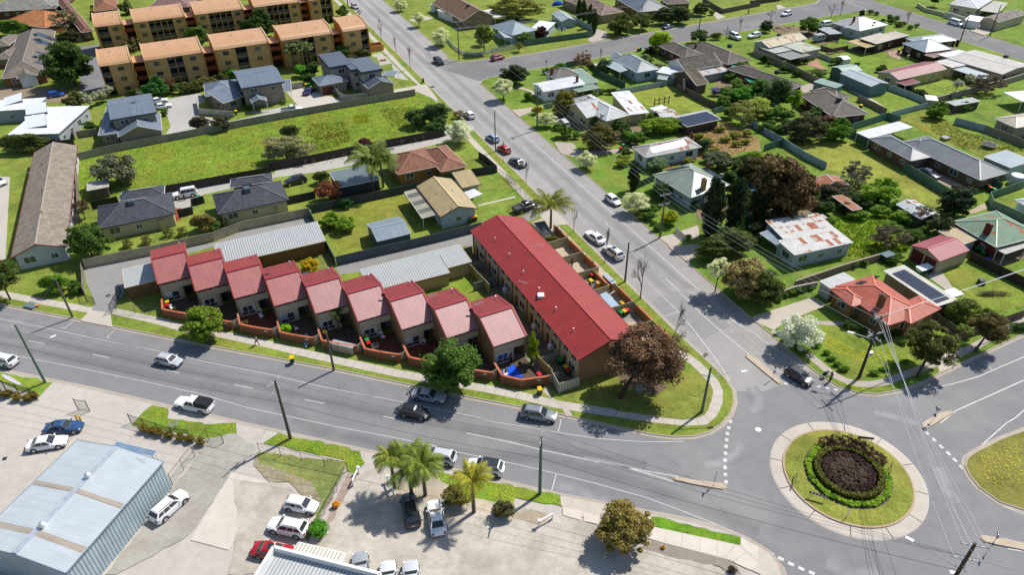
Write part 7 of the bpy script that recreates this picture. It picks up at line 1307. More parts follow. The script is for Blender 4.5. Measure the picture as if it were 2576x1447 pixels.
# ============================================================ cars
CT={ # L, W, H, belt, hood, nose, cowl x, roof front, roof rear, rear base, tail z
 'hatch':(4.0,1.70,1.50,.95,.92,.68,.25,.09,-.36,-.47,.95),'sedan':(4.75,1.82,1.45,.92,.90,.66,.20,.045,-.20,-.36,.98),'suv':(4.6,1.85,1.70,1.08,1.06,.82,.25,.10,-.37,-.48,1.06),
 'wagon':(4.85,1.86,1.55,.98,.94,.7,.22,.07,-.36,-.48,.98),'4wd':(4.8,1.88,1.88,1.15,1.12,.95,.23,.12,-.42,-.475,1.15),'ute':(5.3,1.88,1.80,1.12,1.10,.92,.21,.10,-.07,-.115,1.1),'van':(5.1,1.95,1.85,1.08,1.02,.8,.36,.2,-.43,-.485,1.08)}
_cc={}
def car_parts(t):
    if t in _cc: return _cc[t]
    Lc,Wc,Hc,belt,hood,nose,cx,rf,rr,rb,tz=CT[t]; w=Wc/2; out=[]; zb=.24
    st=[(-.5,.5,.62),(-.485,.34,.82),(-.45,zb,.93),(-.38,zb,.98),(-.2,zb,1.),(.05,zb,1.),(.25,zb,.99),(.36,zb,.965),(.43,zb,.9),(.47,.28,.8),(.49,.36,.66),(.5,.46,.5)]
    def top(x):
        if x>=cx: return hood-(hood-nose)*max(0,(x-cx)/(.5-cx))**1.8
        if x<=rb: return tz-(.05 if x>-.47 else .16 if x>-.49 else .26)
        return belt
    m=MB(); rings=[]
    for x,zl,wf in st:
        zt=top(x); hw=w*wf; zm=zl+(zt-zl)*.55
        rings.append([(x*Lc,y,z) for y,z in ((-hw*.86,zl),(-hw,zl+.1),(-hw*1.0,zm),(-hw*.95,zt-.1),(-hw*.78,zt),(hw*.78,zt),(hw*.95,zt-.1),(hw*1.0,zm),(hw,zl+.1),(hw*.86,zl))])
    n=10; m.v=[p for r in rings for p in r]
    for i in range(len(rings)-1):
        for j in range(n): k=(j+1)%n; m.f.append((i*n+j,i*n+k,(i+1)*n+k,(i+1)*n+j)); m.uv.append(None)
    m.f.append(tuple(range(n))); m.f.append(tuple((len(rings)-1)*n+j for j in range(n))[::-1]); m.uv+=[None,None]
    # fix outward orientation
    me=m.mesh('body','carpaint',35); bm=bmesh.new(); bm.from_mesh(me); bmesh.ops.recalc_face_normals(bm,faces=bm.faces); bm.to_mesh(me); bm.free(); out.append(('body',me,1,None))
    # cabin
    zb0=belt-.02; bw=w*.90; tw=w*.7; B=[(rb*Lc,-bw,zb0),(cx*Lc,-bw,zb0),(cx*Lc,bw,zb0),(rb*Lc,bw,zb0)]; T_=[(rr*Lc,-tw,Hc-.09),(rf*Lc,-tw,Hc-.09),(rf*Lc,tw,Hc-.09),(rr*Lc,tw,Hc-.09)]
    m=MB().hexa(B+T_); T2=[(rr*Lc+.16,-tw+.17,Hc),(rf*Lc-.22,-tw+.17,Hc),(rf*Lc-.22,tw-.17,Hc),(rr*Lc+.16,tw-.17,Hc)]
    m.hexa(T_+T2); out.append(('cabin',m.mesh('cabin','carpaint',50),1,None))
    def pane(nm,a,b,c,d,u0,u1,v0,v1,off):
        a,b,c,d=[np.array(q,float) for q in (a,b,c,d)]; f=lambda u,v:(a*(1-u)+b*u)*(1-v)+(d*(1-u)+c*u)*v; q=[f(u0,v0),f(u1,v0),f(u1,v1),f(u0,v1)]; nn=np.cross(q[1]-q[0],q[3]-q[0]); nn/=np.linalg.norm(nn); mid=sum(q)/4
        if nn@(mid-np.array([(cx+rb)/2*Lc,0,1.1]))<0: nn=-nn
        mm=MB().hexa([p-nn*.01 for p in q]+[p+nn*off for p in q]); out.append((nm,mm.mesh(nm,'glass'),0,None))
    pane('windscreen',B[1],B[2],T_[2],T_[1],.05,.95,.06,.94,.012); pane('rear_window',B[0],B[3],T_[3],T_[0],.07,.93,.25 if t in('hatch','suv','4wd','wagon','van') else .1,.92,.012)
    for s in (0,1):
        a,b,c,d=(B[0],B[1],T_[1],T_[0]) if s==0 else (B[3],B[2],T_[2],T_[3])
        if t=='ute': pane('side_window',a,b,c,d,.06,.46,.12,.9,.012); pane('side_window',a,b,c,d,.52,.92,.12,.9,.012)
        else: pane('side_window',a,b,c,d,.07,.30 if t!='sedan' else .2,.16,.88,.012); pane('side_window',a,b,c,d,.33 if t!='sedan' else .22,.58 if t!='sedan' else .52,.1,.9,.012); pane('side_window',a,b,c,d,.61 if t!='sedan' else .55,.93,.1,.9,.012)
    r=.33 if t not in('suv','4wd','ute') else .38
    ax=.31*Lc if t!='ute' else .30*Lc
    m=MB().box(-Lc*.46,-w*.93,.2,Lc*.46,w*.93,.36)
    for x in (-ax*.93,ax):
        for s in (-1,1): m.tube((x,s*(w-.02),r+.03),(x,s*(w+.008),r+.03),r+.075,r+.075,18)  # black discs on the body sides paint in the wheel arch shade
    out.append(('underbody_arch_shade',m.mesh('underbody_arch_shade','black'),0,None))
    ty=MB().tube((0,-.1,0),(0,.1,0),r,r,18).mesh('tyre','rubber',40); ri=MB().tube((0,-.11,0),(0,.11,0),r*.62,r*.62,10).mesh('rim','metal',40)
    for x in (-ax*.93,ax):
        for s in (-1,1): out.append(('wheel',ty,0,(x,s*(w-.09),r),ri))
    for s in (-1,1):
        out.append(('headlight',MB().box(Lc*.44,s*w*.66-.15,nose-.12,Lc*.476,s*w*.66+.15,nose+.02).mesh('headlight','plastic'),2,None)); out.append(('tail_light',MB().box(-Lc*.497,s*w*.70-.13,tz-.33,-Lc*.478,s*w*.70+.13,tz-.12).mesh('tail_light','plastic'),3,None)); out.append(('mirror',MB().box(cx*Lc-.28,s*(w+.06)-.09,belt-.02,cx*Lc-.14,s*(w+.06)+.09,belt+.13).mesh('mirror','carpaint'),1,None))
    out.append(('number_plate',MB().box(-Lc*.503,-.2,.62,-Lc*.49,.2,.74).mesh('number_plate','plastic'),4,None)); out.append(('grille',MB().box(Lc*.485,-w*.4,nose-.3,Lc*.501,w*.4,nose-.14).mesh('grille','black'),0,None))
    if t in('suv','4wd','wagon'):
        for s in (-1,1): out.append(('roof_rail',MB().bar((rr*Lc+.2,s*(tw-.06),Hc+.03),(rf*Lc-.2,s*(tw-.06),Hc+.03),.05,.05).mesh('roof_rail','black'),0,None))
    if t=='ute':
        x0,x1=-Lc*.495,rb*Lc-.03; m=MB().box(x0,-w*.97,.7,x1,-w*.86,1.16).box(x0,w*.86,.7,x1,w*.97,1.16).box(x0,-w*.9,.7,x0+.09,w*.9,1.16); out.append(('tub_side',m.mesh('tub_side','carpaint'),1,None))
        out.append(('tub_liner',MB().box(x0+.09,-w*.86,1.0,x1,w*.86,1.075).mesh('tub_liner','black'),0,None))
    _cc[t]=out; return out
def car(t,s,col,label,z0=.005,extra=None,group=None):
    q=px(s); a=P(q[0],z0)[:2]; b=P(q[1],z0)[:2]; c=(a+b)/2; d=b-a
    H=empty('parked_car' if z0>.1 or 'parked' in label else 'car',(c[0],c[1],z0),math.atan2(d[1],d[0])); tag(H,label,{'ute':'utility','4wd':'car','van':'van'}.get(t,'car'),group)
    cm={0:(1,1,1),1:col,2:(.75,.77,.8),3:C('#7d1215'),4:(.75,.75,.72)}
    for p in car_parts(t):
        o=ob(p[0],p[1],H,cm[p[2]],p[3] if p[3] else None)
        if len(p)>4: ob('rim',p[4],o,(.6,.6,.62))
    Lc,Wc,Hc=CT[t][:3]; w=Wc/2; cx,rf,rr,rb=CT[t][6:10]
    if extra=='blackroof': MB().box(rr*Lc+.1,-w*.66,Hc-.005,rf*Lc-.06,w*.66,Hc+.015).build('roof_panel','glass',H)
    if extra=='sunroof': MB().box(-.1*Lc,-w*.42,Hc-.005,.04*Lc,w*.42,Hc+.012).build('sunroof','glass',H)
    if extra=='canopy':
        m=MB().hexa([(-Lc*.49,-w*.93,1.12),(rb*Lc-.02,-w*.93,1.12),(rb*Lc-.02,w*.93,1.12),(-Lc*.49,w*.93,1.12),(-Lc*.44,-w*.74,1.78),(rb*Lc+.02,-w*.74,1.78),(rb*Lc+.02,w*.74,1.78),(-Lc*.44,w*.74,1.78)]); m.build('canopy','plastic',H,(.02,.02,.022))
    if extra=='rollbar': MB().bar((rb*Lc-.2,-w*.85,1.5),(rb*Lc-.2,w*.85,1.5),.07,.07).tube((rb*Lc-.2,-w*.85,1.05),(rb*Lc-.2,-w*.85,1.5),.035).tube((rb*Lc-.2,w*.85,1.05),(rb*Lc-.2,w*.85,1.5),.035).build('sports_bar','metal',H,(.8,.8,.8))
    if extra=='rack': MB().box(-.3*Lc,-w*.65,Hc+.04,.0,w*.65,Hc+.1).build('roof_rack','black',H)
    return H
CW=(.8,.8,.8); CS_=(.45,.47,.5); CB=(.015,.016,.02); CG=(.2,.22,.24)
for a in (("hatch","a3 1500,850 1730,900",CS_,'silver hatchback driving past the round street tree'),("ute","a3 2010,1330 1705,1270",CW,'white utility with a black canopy parked at the kerb',.005,'canopy'),("suv","a3 165,905 -80,850",(.65,.66,.68),'pale car parked at the left end of the main road'),("sedan","b3 1605,1185 1905,1235",(.34,.35,.36),'silver sedan parked under the large street tree'),("hatch","b3 1500,1340 1735,1390",CB,'black hatchback driving under the tree shadow'),("wagon","c3 335,1360 620,1410",CG,'grey wagon parked before the corner lawn'),("suv","b4 1985,375 1705,325",(.5,.52,.56),'silver sport wagon parked behind the palms'),("suv","b4 2440,475 2145,425",CW,'white compact car with a black roof parked by the grass',.005,'blackroof'),
 ("sedan","a4 470,80 770,55",C('#2c4a73'),'metallic blue sedan in the workshop yard',ZB+.01),("sedan","a4 285,245 640,190",CW,'white older sedan in the workshop yard',ZB+.01),("suv","a4 1510,925 1725,730",CW,'white hatchback beside the ribbed workshop wall',ZB+.01),("hatch","b4 410,780 690,835",CW,'white small hatchback on the gravel strip',ZB+.02),("suv","b4 600,1055 260,985",CW,'white large seven seat car on the gravel strip',ZB+.02),("sedan","b4 130,1225 440,1265",C('#a3121c'),'red sedan with a sunroof beside the white canopy',ZB+.02,'sunroof'),("suv","b4 1605,975 1560,745",CB,'black hatchback parked under the palms',ZB+.02,'blackroof'),("sedan","b4 1850,1065 1805,795",CW,'white sedan parked beside the black hatchback',ZB+.02),
 ("sedan","b4 1130,1530 1110,1350",(.3,.32,.35),'grey blue sedan nosing past the white parapet',ZB+.02),("sedan","b4 1385,1640 1370,1425",(.6,.61,.63),'pale silver car at the bottom edge of the car park',ZB+.02),("sedan","b4 1600,1640 1585,1420",(.5,.52,.55),'second pale silver car at the bottom edge, beside its twin',ZB+.02),
 ("suv","b1 1810,575 1880,625",CB,'black wagon driving through the side street junction'),("wagon","b1 1030,55 1070,90",(.4,.4,.4),'silver wagon parked below the apartments'),("hatch","b1 2165,1135 2110,1085",CW,'white hatchback parked behind the blossom tree'),("hatch","b2 2405,75 2310,15",C('#8fa3bd'),'pale blue hatchback parked by the thin street tree'),("hatch","b2 2510,180 2420,120",C('#b02a1c'),'red orange hatchback parked on the pale street'),("sedan","c2 335,310 215,240",(.03,.033,.04),'dark grey sedan parked behind the red orange hatchback'),("hatch","c2 1125,595 1235,675",CW,'white hatchback parked facing the corner by a blossom'),("sedan","c2 1085,1045 935,935",CW,'white sedan parked before the terrace courtyards'),("suv","c2 1250,1190 1115,1085",(.62,.62,.62),'pearl white wagon with a sunroof parked behind the white sedan',.005,'sunroof'),("ute","c2 250,735 445,665",CB,'black utility in the driveway beside the lawn',ZB+.02,'rollbar'),("hatch","d3 320,960 545,1090",C('#20242c'),'black car waiting at the roundabout'),
 ("suv","b1 2350,580 2460,550",C('#9c1020'),'crimson car driving up the side street',.012),("sedan","c1 1650,280 1750,255",C('#14244d'),'dark blue sedan parked under the clipped trees',.012),("suv","d1 375,130 265,160",CW,'white wagon on the far end of the side street',.012),("van","d1 1860,215 1990,255",CW,'white people mover parked by the tall white wall',.016),("4wd","c1 2290,345 2385,385",CW,'white four wheel drive parked by the tiled house',ZB+.01),("suv","c1 2570,345 2470,365",CW,'white car on the grass beside the far driveway',ZB+.01),("van","d1 650,255 755,235",CW,'white van among the junk by the corner cottage',ZB+.01),
 ("hatch","a1 465,925 610,905",C('#0f4fb5'),'bright blue hatchback on the pebble driveway',ZB+.02),("sedan","a1 1450,985 1560,965",CW,'white sedan behind the two storey grey house',ZB+.02),("sedan","a1 1480,1040 1605,1015",CW,'white sedan beside the concrete forecourt',ZB+.02),("sedan","b1 585,905 650,855",C('#2a2a5c'),'dark violet sedan before the brown garage door',ZB+.02),("ute","b1 365,1075 540,1050",CW,'white tray utility behind the beige grey fence',ZB+.02),("4wd","a2 1860,560 1665,595",CW,'white four wheel drive with its doors open',ZB+.02),("suv","b2 590,430 390,475",CB,'black wagon beside the charcoal tiled house',ZB+.02),("sedan","b2 890,580 980,530",(.5,.52,.55),'silver car under the grey carport',ZB+.02),("hatch","a2 -40,430 40,480",CW,'white car at the left edge driveway',ZB+.02),("sedan","d2 1590,350 1730,410",(.02,.03,.06),'dark blue sedan on the pink beige driveway',ZB+.02),("4wd","c1 740,1230 680,1170",(.6,.62,.64),'white car hidden behind the picket hedge',ZB+.02),("hatch","b1 2000,-40 2090,-10",CW,'white car beside the far brown roof',ZB+.02)):
    car(*a)
# ============================================================ power poles and cables
POLES={}
def pole(key,s,ytop,label,col=C('#6b6157'),r=.16,arms=(),lamp=None,top=None,h=None,lampd=(1,0),box=False):
    if top: g=P(px(top)[0],h); 
    else: g=P(px(s)[0],ZB); h=hgt(g,OY[s.split()[0][1]]+ytop/3.773)
    H=empty('power_pole' if arms or not lamp else 'street_light',(g[0],g[1],0)); tag(H,label,'pole'); MB().tube((0,0,-.3),(0,0,h),r*1.15,r*.75,10).build('pole','bark',H,col,smooth=50)
    POLES[key]=(np.array([g[0],g[1],0]),h,arms)
    for z,ang,ln in arms:
        a=math.radians(ang); d=np.array([math.cos(a),math.sin(a),0]); c=MB().bar(np.array([0,0,h+z])-d*ln/2,np.array([0,0,h+z])+d*ln/2,.1,.12).build('crossarm','paint',H,(.42,.43,.44))
        for u in (-.46,-.2,.2,.46): q=d*ln*u; MB().tube((q[0],q[1],h+z+.05),(q[0],q[1],h+z+.28),.05,.035,6).ell((q[0],q[1],h+z+.26),(.07,.07,.09),6,4).build('insulator','plastic',c,(.55,.57,.6))
    if lamp:
        z,ln=lamp; d=np.array([lampd[0],lampd[1],0.]); d/=np.linalg.norm(d); e=d*ln+np.array([0,0,z+.35]); MB().tube((0,0,z),e*.6+np.array([0,0,z*.4-.0]),.05,.045,6).tube(e*.6+np.array([0,0,z*.4]),e,.045,.04,6).build('lamp_arm','metal',H,(.6,.62,.64)); MB().bar(e-d*.1,e+d*.65,.32,.14).build('lamp_head','plastic',H,(.75,.76,.77))
    if box: MB().cbox((.25,-.1,h*.42),(.55,.4,.7)).build('equipment_box','metal',H,(.6,.62,.64))
    return H
GP=C('#5d7360')
pole('A',"a3 432,1060",510,'green power pole with a street lamp before the lilac banner',GP,arms=((-.15,62,2.4),),lamp=(6.3,3.),lampd=(.75,.65)); pole('B',"b4 440,150",0,'dark wooden power pole with tangled cables on the grass island',C('#63564b'),.19,arms=((-.1,62,2.6),(-1.6,62,1.5)),h=None) if False else None
g=P(px("b4 440,150")[0],ZB); hb=hgt(g,OY['3']+1040/3.773); _t="b3 283,1040"; pole('B',"b4 440,150",(OY['3']+1040/3.773-OY['4'])*3.773,'dark wooden power pole with tangled cables on the grass island',C('#63564b'),.19,arms=((-.1,62,2.6),(-1.6,62,1.6)))
pole('C',"c4 487,675",130,'green power pole on the palm verge',GP,.19,arms=((-.2,80,2.4),)); pole('D',"a3 690,435",70,'plain grey pole on the verge by the driveway'); pole('E',"b3 850,935",575,'plain grey pole beside the cream meter cabinet'); pole('F',"c3 2025,1335",915,'green street lamp post on the corner lawn',GP,.17,lamp=(6.4,4.2),lampd=(.97,.1))
pole('G',"c2 1295,1385",1015,'plain timber pole beside the leafless street tree'); pole('H',"c2 1628,965",555,'timber power pole with crossarms by the yellow bush',arms=((-.15,20,2.2),(-2.,20,2.2))); pole('I',"d3 1010,1010",430,'large dark power pole on the flowery corner lawn',C('#453d36'),.2,arms=((-.1,20,2.4),(-.5,110,2.2),(-3.,20,2.6),(-3.4,110,2.2)),lamp=(7.,2.6),lampd=(-.9,.35),box=True)
pole('J',None,0,'wooden power pole with crossarms and street lamp by the roundabout',C('#5a4634'),.2,arms=((-.3,-15,2.4),(-2.4,-15,2.6),(-3.2,75,1.8)),lamp=(6.5,4.4),lampd=(-.75,.65),top="d4 2115,1145",h=10.5)
pole('K',"c1 460,1225",830,'timber power pole beside the yellow bush driveway',arms=((-.15,20,2.),(-.6,110,1.6))); pole('L',"c1 1437,310",25,'tall pole with a lamp on the side street',C('#7d756b'),.17,arms=((-.3,115,2.),),lamp=(7.5,2.),lampd=(.5,-.8)); pole('M',"b1 2040,570",200,'timber power pole on the picket fence corner',arms=((-.15,20,2.2),(-2.2,20,2.)))
pole('O',"b2 2385,150",-240,'slim plain pole beside the parked red orange hatchback',r=.13); pole('Q',"c1 2000,260",145,'short plain pole on the side street'); pole('R',"c1 2465,130",-40,'plain pole on the far verge'); pole('S',"d1 1970,390",160,'plain dark pole by the far street',C('#4a443c')); pole('T',"d1 2250,340",40,'plain pole beside the far garage crossing',C('#4a443c')); pole('N',"b1 988,75",-140,'plain pole below the end apartment')
def cable(p,q,sag,label,group,r=.016,col=(.02,.02,.022)):
    p=np.array(p,float); q=np.array(q,float); n=14; m=MB(); pts=[p+(q-p)*i/n-np.array([0,0,sag*4*(i/n)*(1-i/n)]) for i in range(n+1)]
    for a,b in zip(pts[:-1],pts[1:]): m.tube(a,b,r,r,4,False)
    o=m.build('power_cable','plastic',None,col); tag(o,label,'cable',group)
def armpt(k,ai,u):
    o,h,ar=POLES[k]; z,ang,ln=ar[ai]; a=math.radians(ang); return o+np.array([math.cos(a)*ln*u,math.sin(a)*ln*u,h+z+.3])
def span(k1,k2,a1,a2,label,us=(-.46,0,.46),sag=.7,col=(.03,.03,.032),r=.016):
    for u in us: cable(armpt(k1,a1,u),armpt(k2,a2,u),sag,label,label+' set',r,col)
LC_=(.6,.61,.63)
span('A','B',0,0,'overhead cable from the banner pole to the tangled pole'); span('B','C',0,0,'overhead cable from the tangled pole to the palm verge pole')
for u in (-.46,0,.46):
    p=armpt('A',0,u); cable(p,p+np.array([-48,14,.3]),.6,'overhead cable running left from the banner pole','cables left of the banner pole',.016,(.03,.03,.03)); p=armpt('C',0,u); cable(p,armpt('J',1,u),.8,'overhead cable from the palm verge pole to the roundabout pole','cables to the roundabout pole',.017,(.02,.02,.02))
for k in ('A','B'): pass
cable(POLES['A'][0]+np.array([0,0,6.4]),POLES['B'][0]+np.array([0,0,6.6]),.6,'thick lower cable below the banner pole crossarm','lower cables on the main road',.022,(.02,.02,.02)); cable(POLES['B'][0]+np.array([0,0,6.6]),POLES['C'][0]+np.array([0,0,6.4]),.6,'thick lower cable between the tangled and palm verge poles','lower cables on the main road',.022,(.02,.02,.02)); cable(POLES['A'][0]+np.array([0,0,6.4]),POLES['A'][0]+np.array([-48,14,6.6]),.6,'thick lower cable left of the banner pole','lower cables on the main road',.022,(.02,.02,.02)); cable(POLES['C'][0]+np.array([0,0,6.4]),POLES['J'][0]+np.array([0,0,6.2]),.7,'thick lower cable from the palm verge pole to the roundabout','lower cables on the main road',.022,(.02,.02,.02))
span('M','K',0,0,'overhead cable from the picket corner pole to the driveway pole',(-.46,.46),.8,LC_,.02); span('K','H',0,0,'overhead cable over the rust streaked cottage',(-.46,0,.46),.8,LC_,.02); span('H','I',0,0,'overhead cable over the cypresses to the corner lawn pole',(-.46,0,.46),.8,LC_,.02); span('H','I',1,2,'lower overhead cable over the cypresses',(0,),.7,LC_,.02); span('I','J',1,0,'overhead cable crossing above the roundabout',(-.46,-.2,.2,.46),.8,LC_,.022); span('I','J',3,1,'lower overhead cable crossing above the roundabout',(-.46,.46),.8,LC_,.02)
for u in (-.46,0,.46,.2): p=armpt('I',0,u); cable(p,p+np.array([52,23,.5]),.9,'overhead cable running right from the corner lawn pole','cables right of the corner lawn pole',.02,LC_)
for u in (-.46,.46): p=armpt('M',0,u); cable(p,p+np.array([-30,70,0]),.9,'overhead cable running up the pale street','cables along the far pale street',.018,LC_); p=armpt('J',1,u); cable(p,p+np.array([40,-12,0]),.6,'overhead cable right of the roundabout pole','cables right of the roundabout pole',.018,LC_); p=armpt('J',0,u); cable(p,p+np.array([14,-40,0]),.6,'overhead cable toward the foreground from the roundabout pole','cables before the roundabout pole',.018,LC_)
span('L','M',0,1,'overhead cable along the side street',(-.46,.46),.9,LC_,.016)
for a,b,l in (('D','A','service cable from the plain pole to the banner pole'),('E','B','service cable from the cabinet pole to the tangled pole'),('G','H','service cable across the pale street')): cable(POLES[a][0]+np.array([0,0,POLES[a][1]-.1]),POLES[b][0]+np.array([0,0,POLES[b][1]-1.]),.25,l,None,.014,(.05,.05,.05))
# ============================================================ bins, signs, people, small things
_bb=MB().hexa([(-.24,-.28,.1),(.24,-.28,.1),(.24,.28,.1),(-.24,.28,.1),(-.29,-.35,.95),(.29,-.35,.95),(.29,.35,.95),(-.29,.35,.95)]).mesh('body','plastic'); _bl=MB().hexa([(-.31,-.4,.95),(.31,-.4,.95),(.31,.38,.95),(-.31,.38,.95),(-.28,-.36,1.02),(.28,-.36,1.02),(.28,.34,1.06),(-.28,.34,1.06)]).box(-.25,.36,.98,.25,.42,1.02).mesh('lid','plastic'); _bw=MB().tube((-.05,0,0),(.05,0,0),.1,.1,10).mesh('wheel','rubber')
BY=C('#e0b40a'); BR=C('#b5121c'); BG=C('#1f8f4a'); BO=C('#1f4a2c')
def bin_(s,lid,label,rz=0.,body=BO,z0=ZB+.02,group=None,g=None):
    q=W2(s,z0)[0] if s else g; H=empty('wheelie_bin',(q[0],q[1],z0),rz); tag(H,label,'bin',group); ob('body',_bb,H,body); ob('lid',_bl,H,lid)
    for x in (-.22,.22): ob('wheel',_bw,H,(1,1,1),(x,.32,.1))
for a in (("b3 460,865",BY,'yellow lidded bin standing on the verge kerb',.3),("c3 485,1165",BY,'yellow lidded bin outside the last courtyard wall',.2),("a3 1590,300",BG,'green lidded bin in the first courtyard',.3),("a3 1600,330",BY,'yellow lidded bin in the first courtyard',.3),("a3 1600,365",BR,'red lidded bin in the first courtyard',.3),("b3 1165,650",BY,'yellow lidded bin in the sixth courtyard',.3),("b3 1170,690",BG,'green lidded bin in the sixth courtyard',.3),("b3 1185,725",BR,'red lidded bin in the sixth courtyard',.3),("b3 770,620",BY,'yellow lidded bin behind the fifth courtyard wall',.3),("c3 675,885",BG,'green lidded bin in the last rear yard',.5),("c3 735,955",BY,'yellow lidded bin in the last rear yard',.5),("c3 750,985",BR,'red lidded bin in the last rear yard',.5),("c3 480,1025",BR,'red lidded bin beside the blue tarpaulin',.5),
 ("c3 1250,430",BG,'green lidded bin in the gravel courtyard',.6),("c3 1285,420",BY,'yellow lidded bin in the gravel courtyard',.6),("c3 1310,410",BR,'red lidded bin in the gravel courtyard',.6),("c3 1262,345",BY,'yellow lidded bin beside the grey shade sail',.6),("c3 970,130",BY,'yellow lidded bin among the boxes',.6),("c3 980,75",BR,'red lidded bin by the courtyard pier',.6),("b2 2140,830",BG,'green lidded bin beside the white cottage',.4),("b2 2168,815",BR,'red lidded bin beside the white cottage',.4),("b2 2195,805",BY,'yellow lidded bin beside the white cottage',.4),
 ("a1 2245,1085",BY,'yellow lidded bin by the gabled porch house',.3),("b1 1698,780",C('#7d2a30'),'maroon lidded bin on the far verge',.3),("a2 630,660",BY,'yellow lidded bin behind the tiled units',.2),("a2 645,750",C('#1a50b0'),'blue lidded bin behind the tiled units',.2),("a2 640,800",BR,'red lidded bin behind the tiled units',.2),("a2 640,865",BY,'second yellow lidded bin behind the tiled units',.2),("a2 1898,615",BG,'green lidded bin by the open four wheel drive',.2),("a2 1900,640",BY,'yellow lidded bin by the open four wheel drive',.2),
 ("c2 1250,150",BR,'red lidded bin on the rusty cottage lawn',.2),("c2 1275,120",BG,'green lidded bin on the rusty cottage lawn',.2),("c1 1440,480",BG,'green lidded bin on the side street verge',.2),("c1 1420,485",BY,'yellow lidded bin on the side street verge',.2),("d2 2220,505",BY,'yellow lidded bin behind the dark conifer',.2),("d2 2245,530",BR,'red lidded bin behind the dark conifer',.2),("d2 2280,545",BG,'green lidded bin behind the dark conifer',.2),("d1 1385,500",BY,'yellow lidded bin by the clothes horse',.2),("d1 1022,1030",BY,'yellow lidded bin by the brown tiled units',.2),("d2 2115,1110",BG,'green lidded bin by the brick chimney house',.2),("d2 2170,1150",BG,'second green lidded bin by the brick chimney house',.2),("c1 2290,315",BG,'green lidded bin on the far side verge',.2),("b1 590,830",BY,'yellow lidded bin by the violet sedan',.2),("b1 615,825",BG,'green lidded bin by the violet sedan',.2)): bin_(*a)
for k,u in enumerate((-1.2,-.4,.4,1.2)):
    q=W2("b1 1240,470")[0]; bin_(None,BG,'green lidded bin inside the orange walled enclosure',.4,g=(q[0]+u*.9,q[1]+u*.45),group='bins in the enclosure')
# water tanks
def tank(s,r,h,col,label):
    q=W2(s)[0]; H=empty('water_tank',(q[0],q[1],ZB)); tag(H,label,'water tank'); m=MB().tube((0,0,0),(0,0,h),r,r,24)
    m.build('shell','plastic',H,col,smooth=40); MB().tube((0,0,h),(0,0,h+.18),r*.98,r*.3,24).build('lid','plastic',H,tuple(c*1.05 for c in col)); MB().tube((0,0,h+.15),(0,0,h+.28),.2,.2,10).build('inlet','plastic',H,col)
    for z in (.3,.6,.9): 
        if z<.8*h/1: MB().tube((0,0,h*z-.03),(0,0,h*z+.03),r+.015,r+.015,24,False).build('rib','plastic',H,tuple(c*.92 for c in col))
tank("a2 1550,875",.75,1.9,C('#b8a878'),'cream water tank beside the golden bush house'); tank("b2 320,730",.7,1.7,C('#b8a46c'),'cream water tank at the cream fence'); tank("d2 2490,455",1.3,1.9,(.6,.63,.65),'silver corrugated water tank by the pale carport')
q=W2("c1 1865,880")[0]; H=empty('water_tank',(q[0],q[1],ZB)); tag(H,'dark round pool cover leaning on the timber fence','cover'); m=MB(); m.tube((0,-.05,2.0),(.12,.05,2.05),1.9,1.9,28); o=m.build('disc','rubber',H); o.rotation_euler=(math.radians(8),0,math.radians(-64))
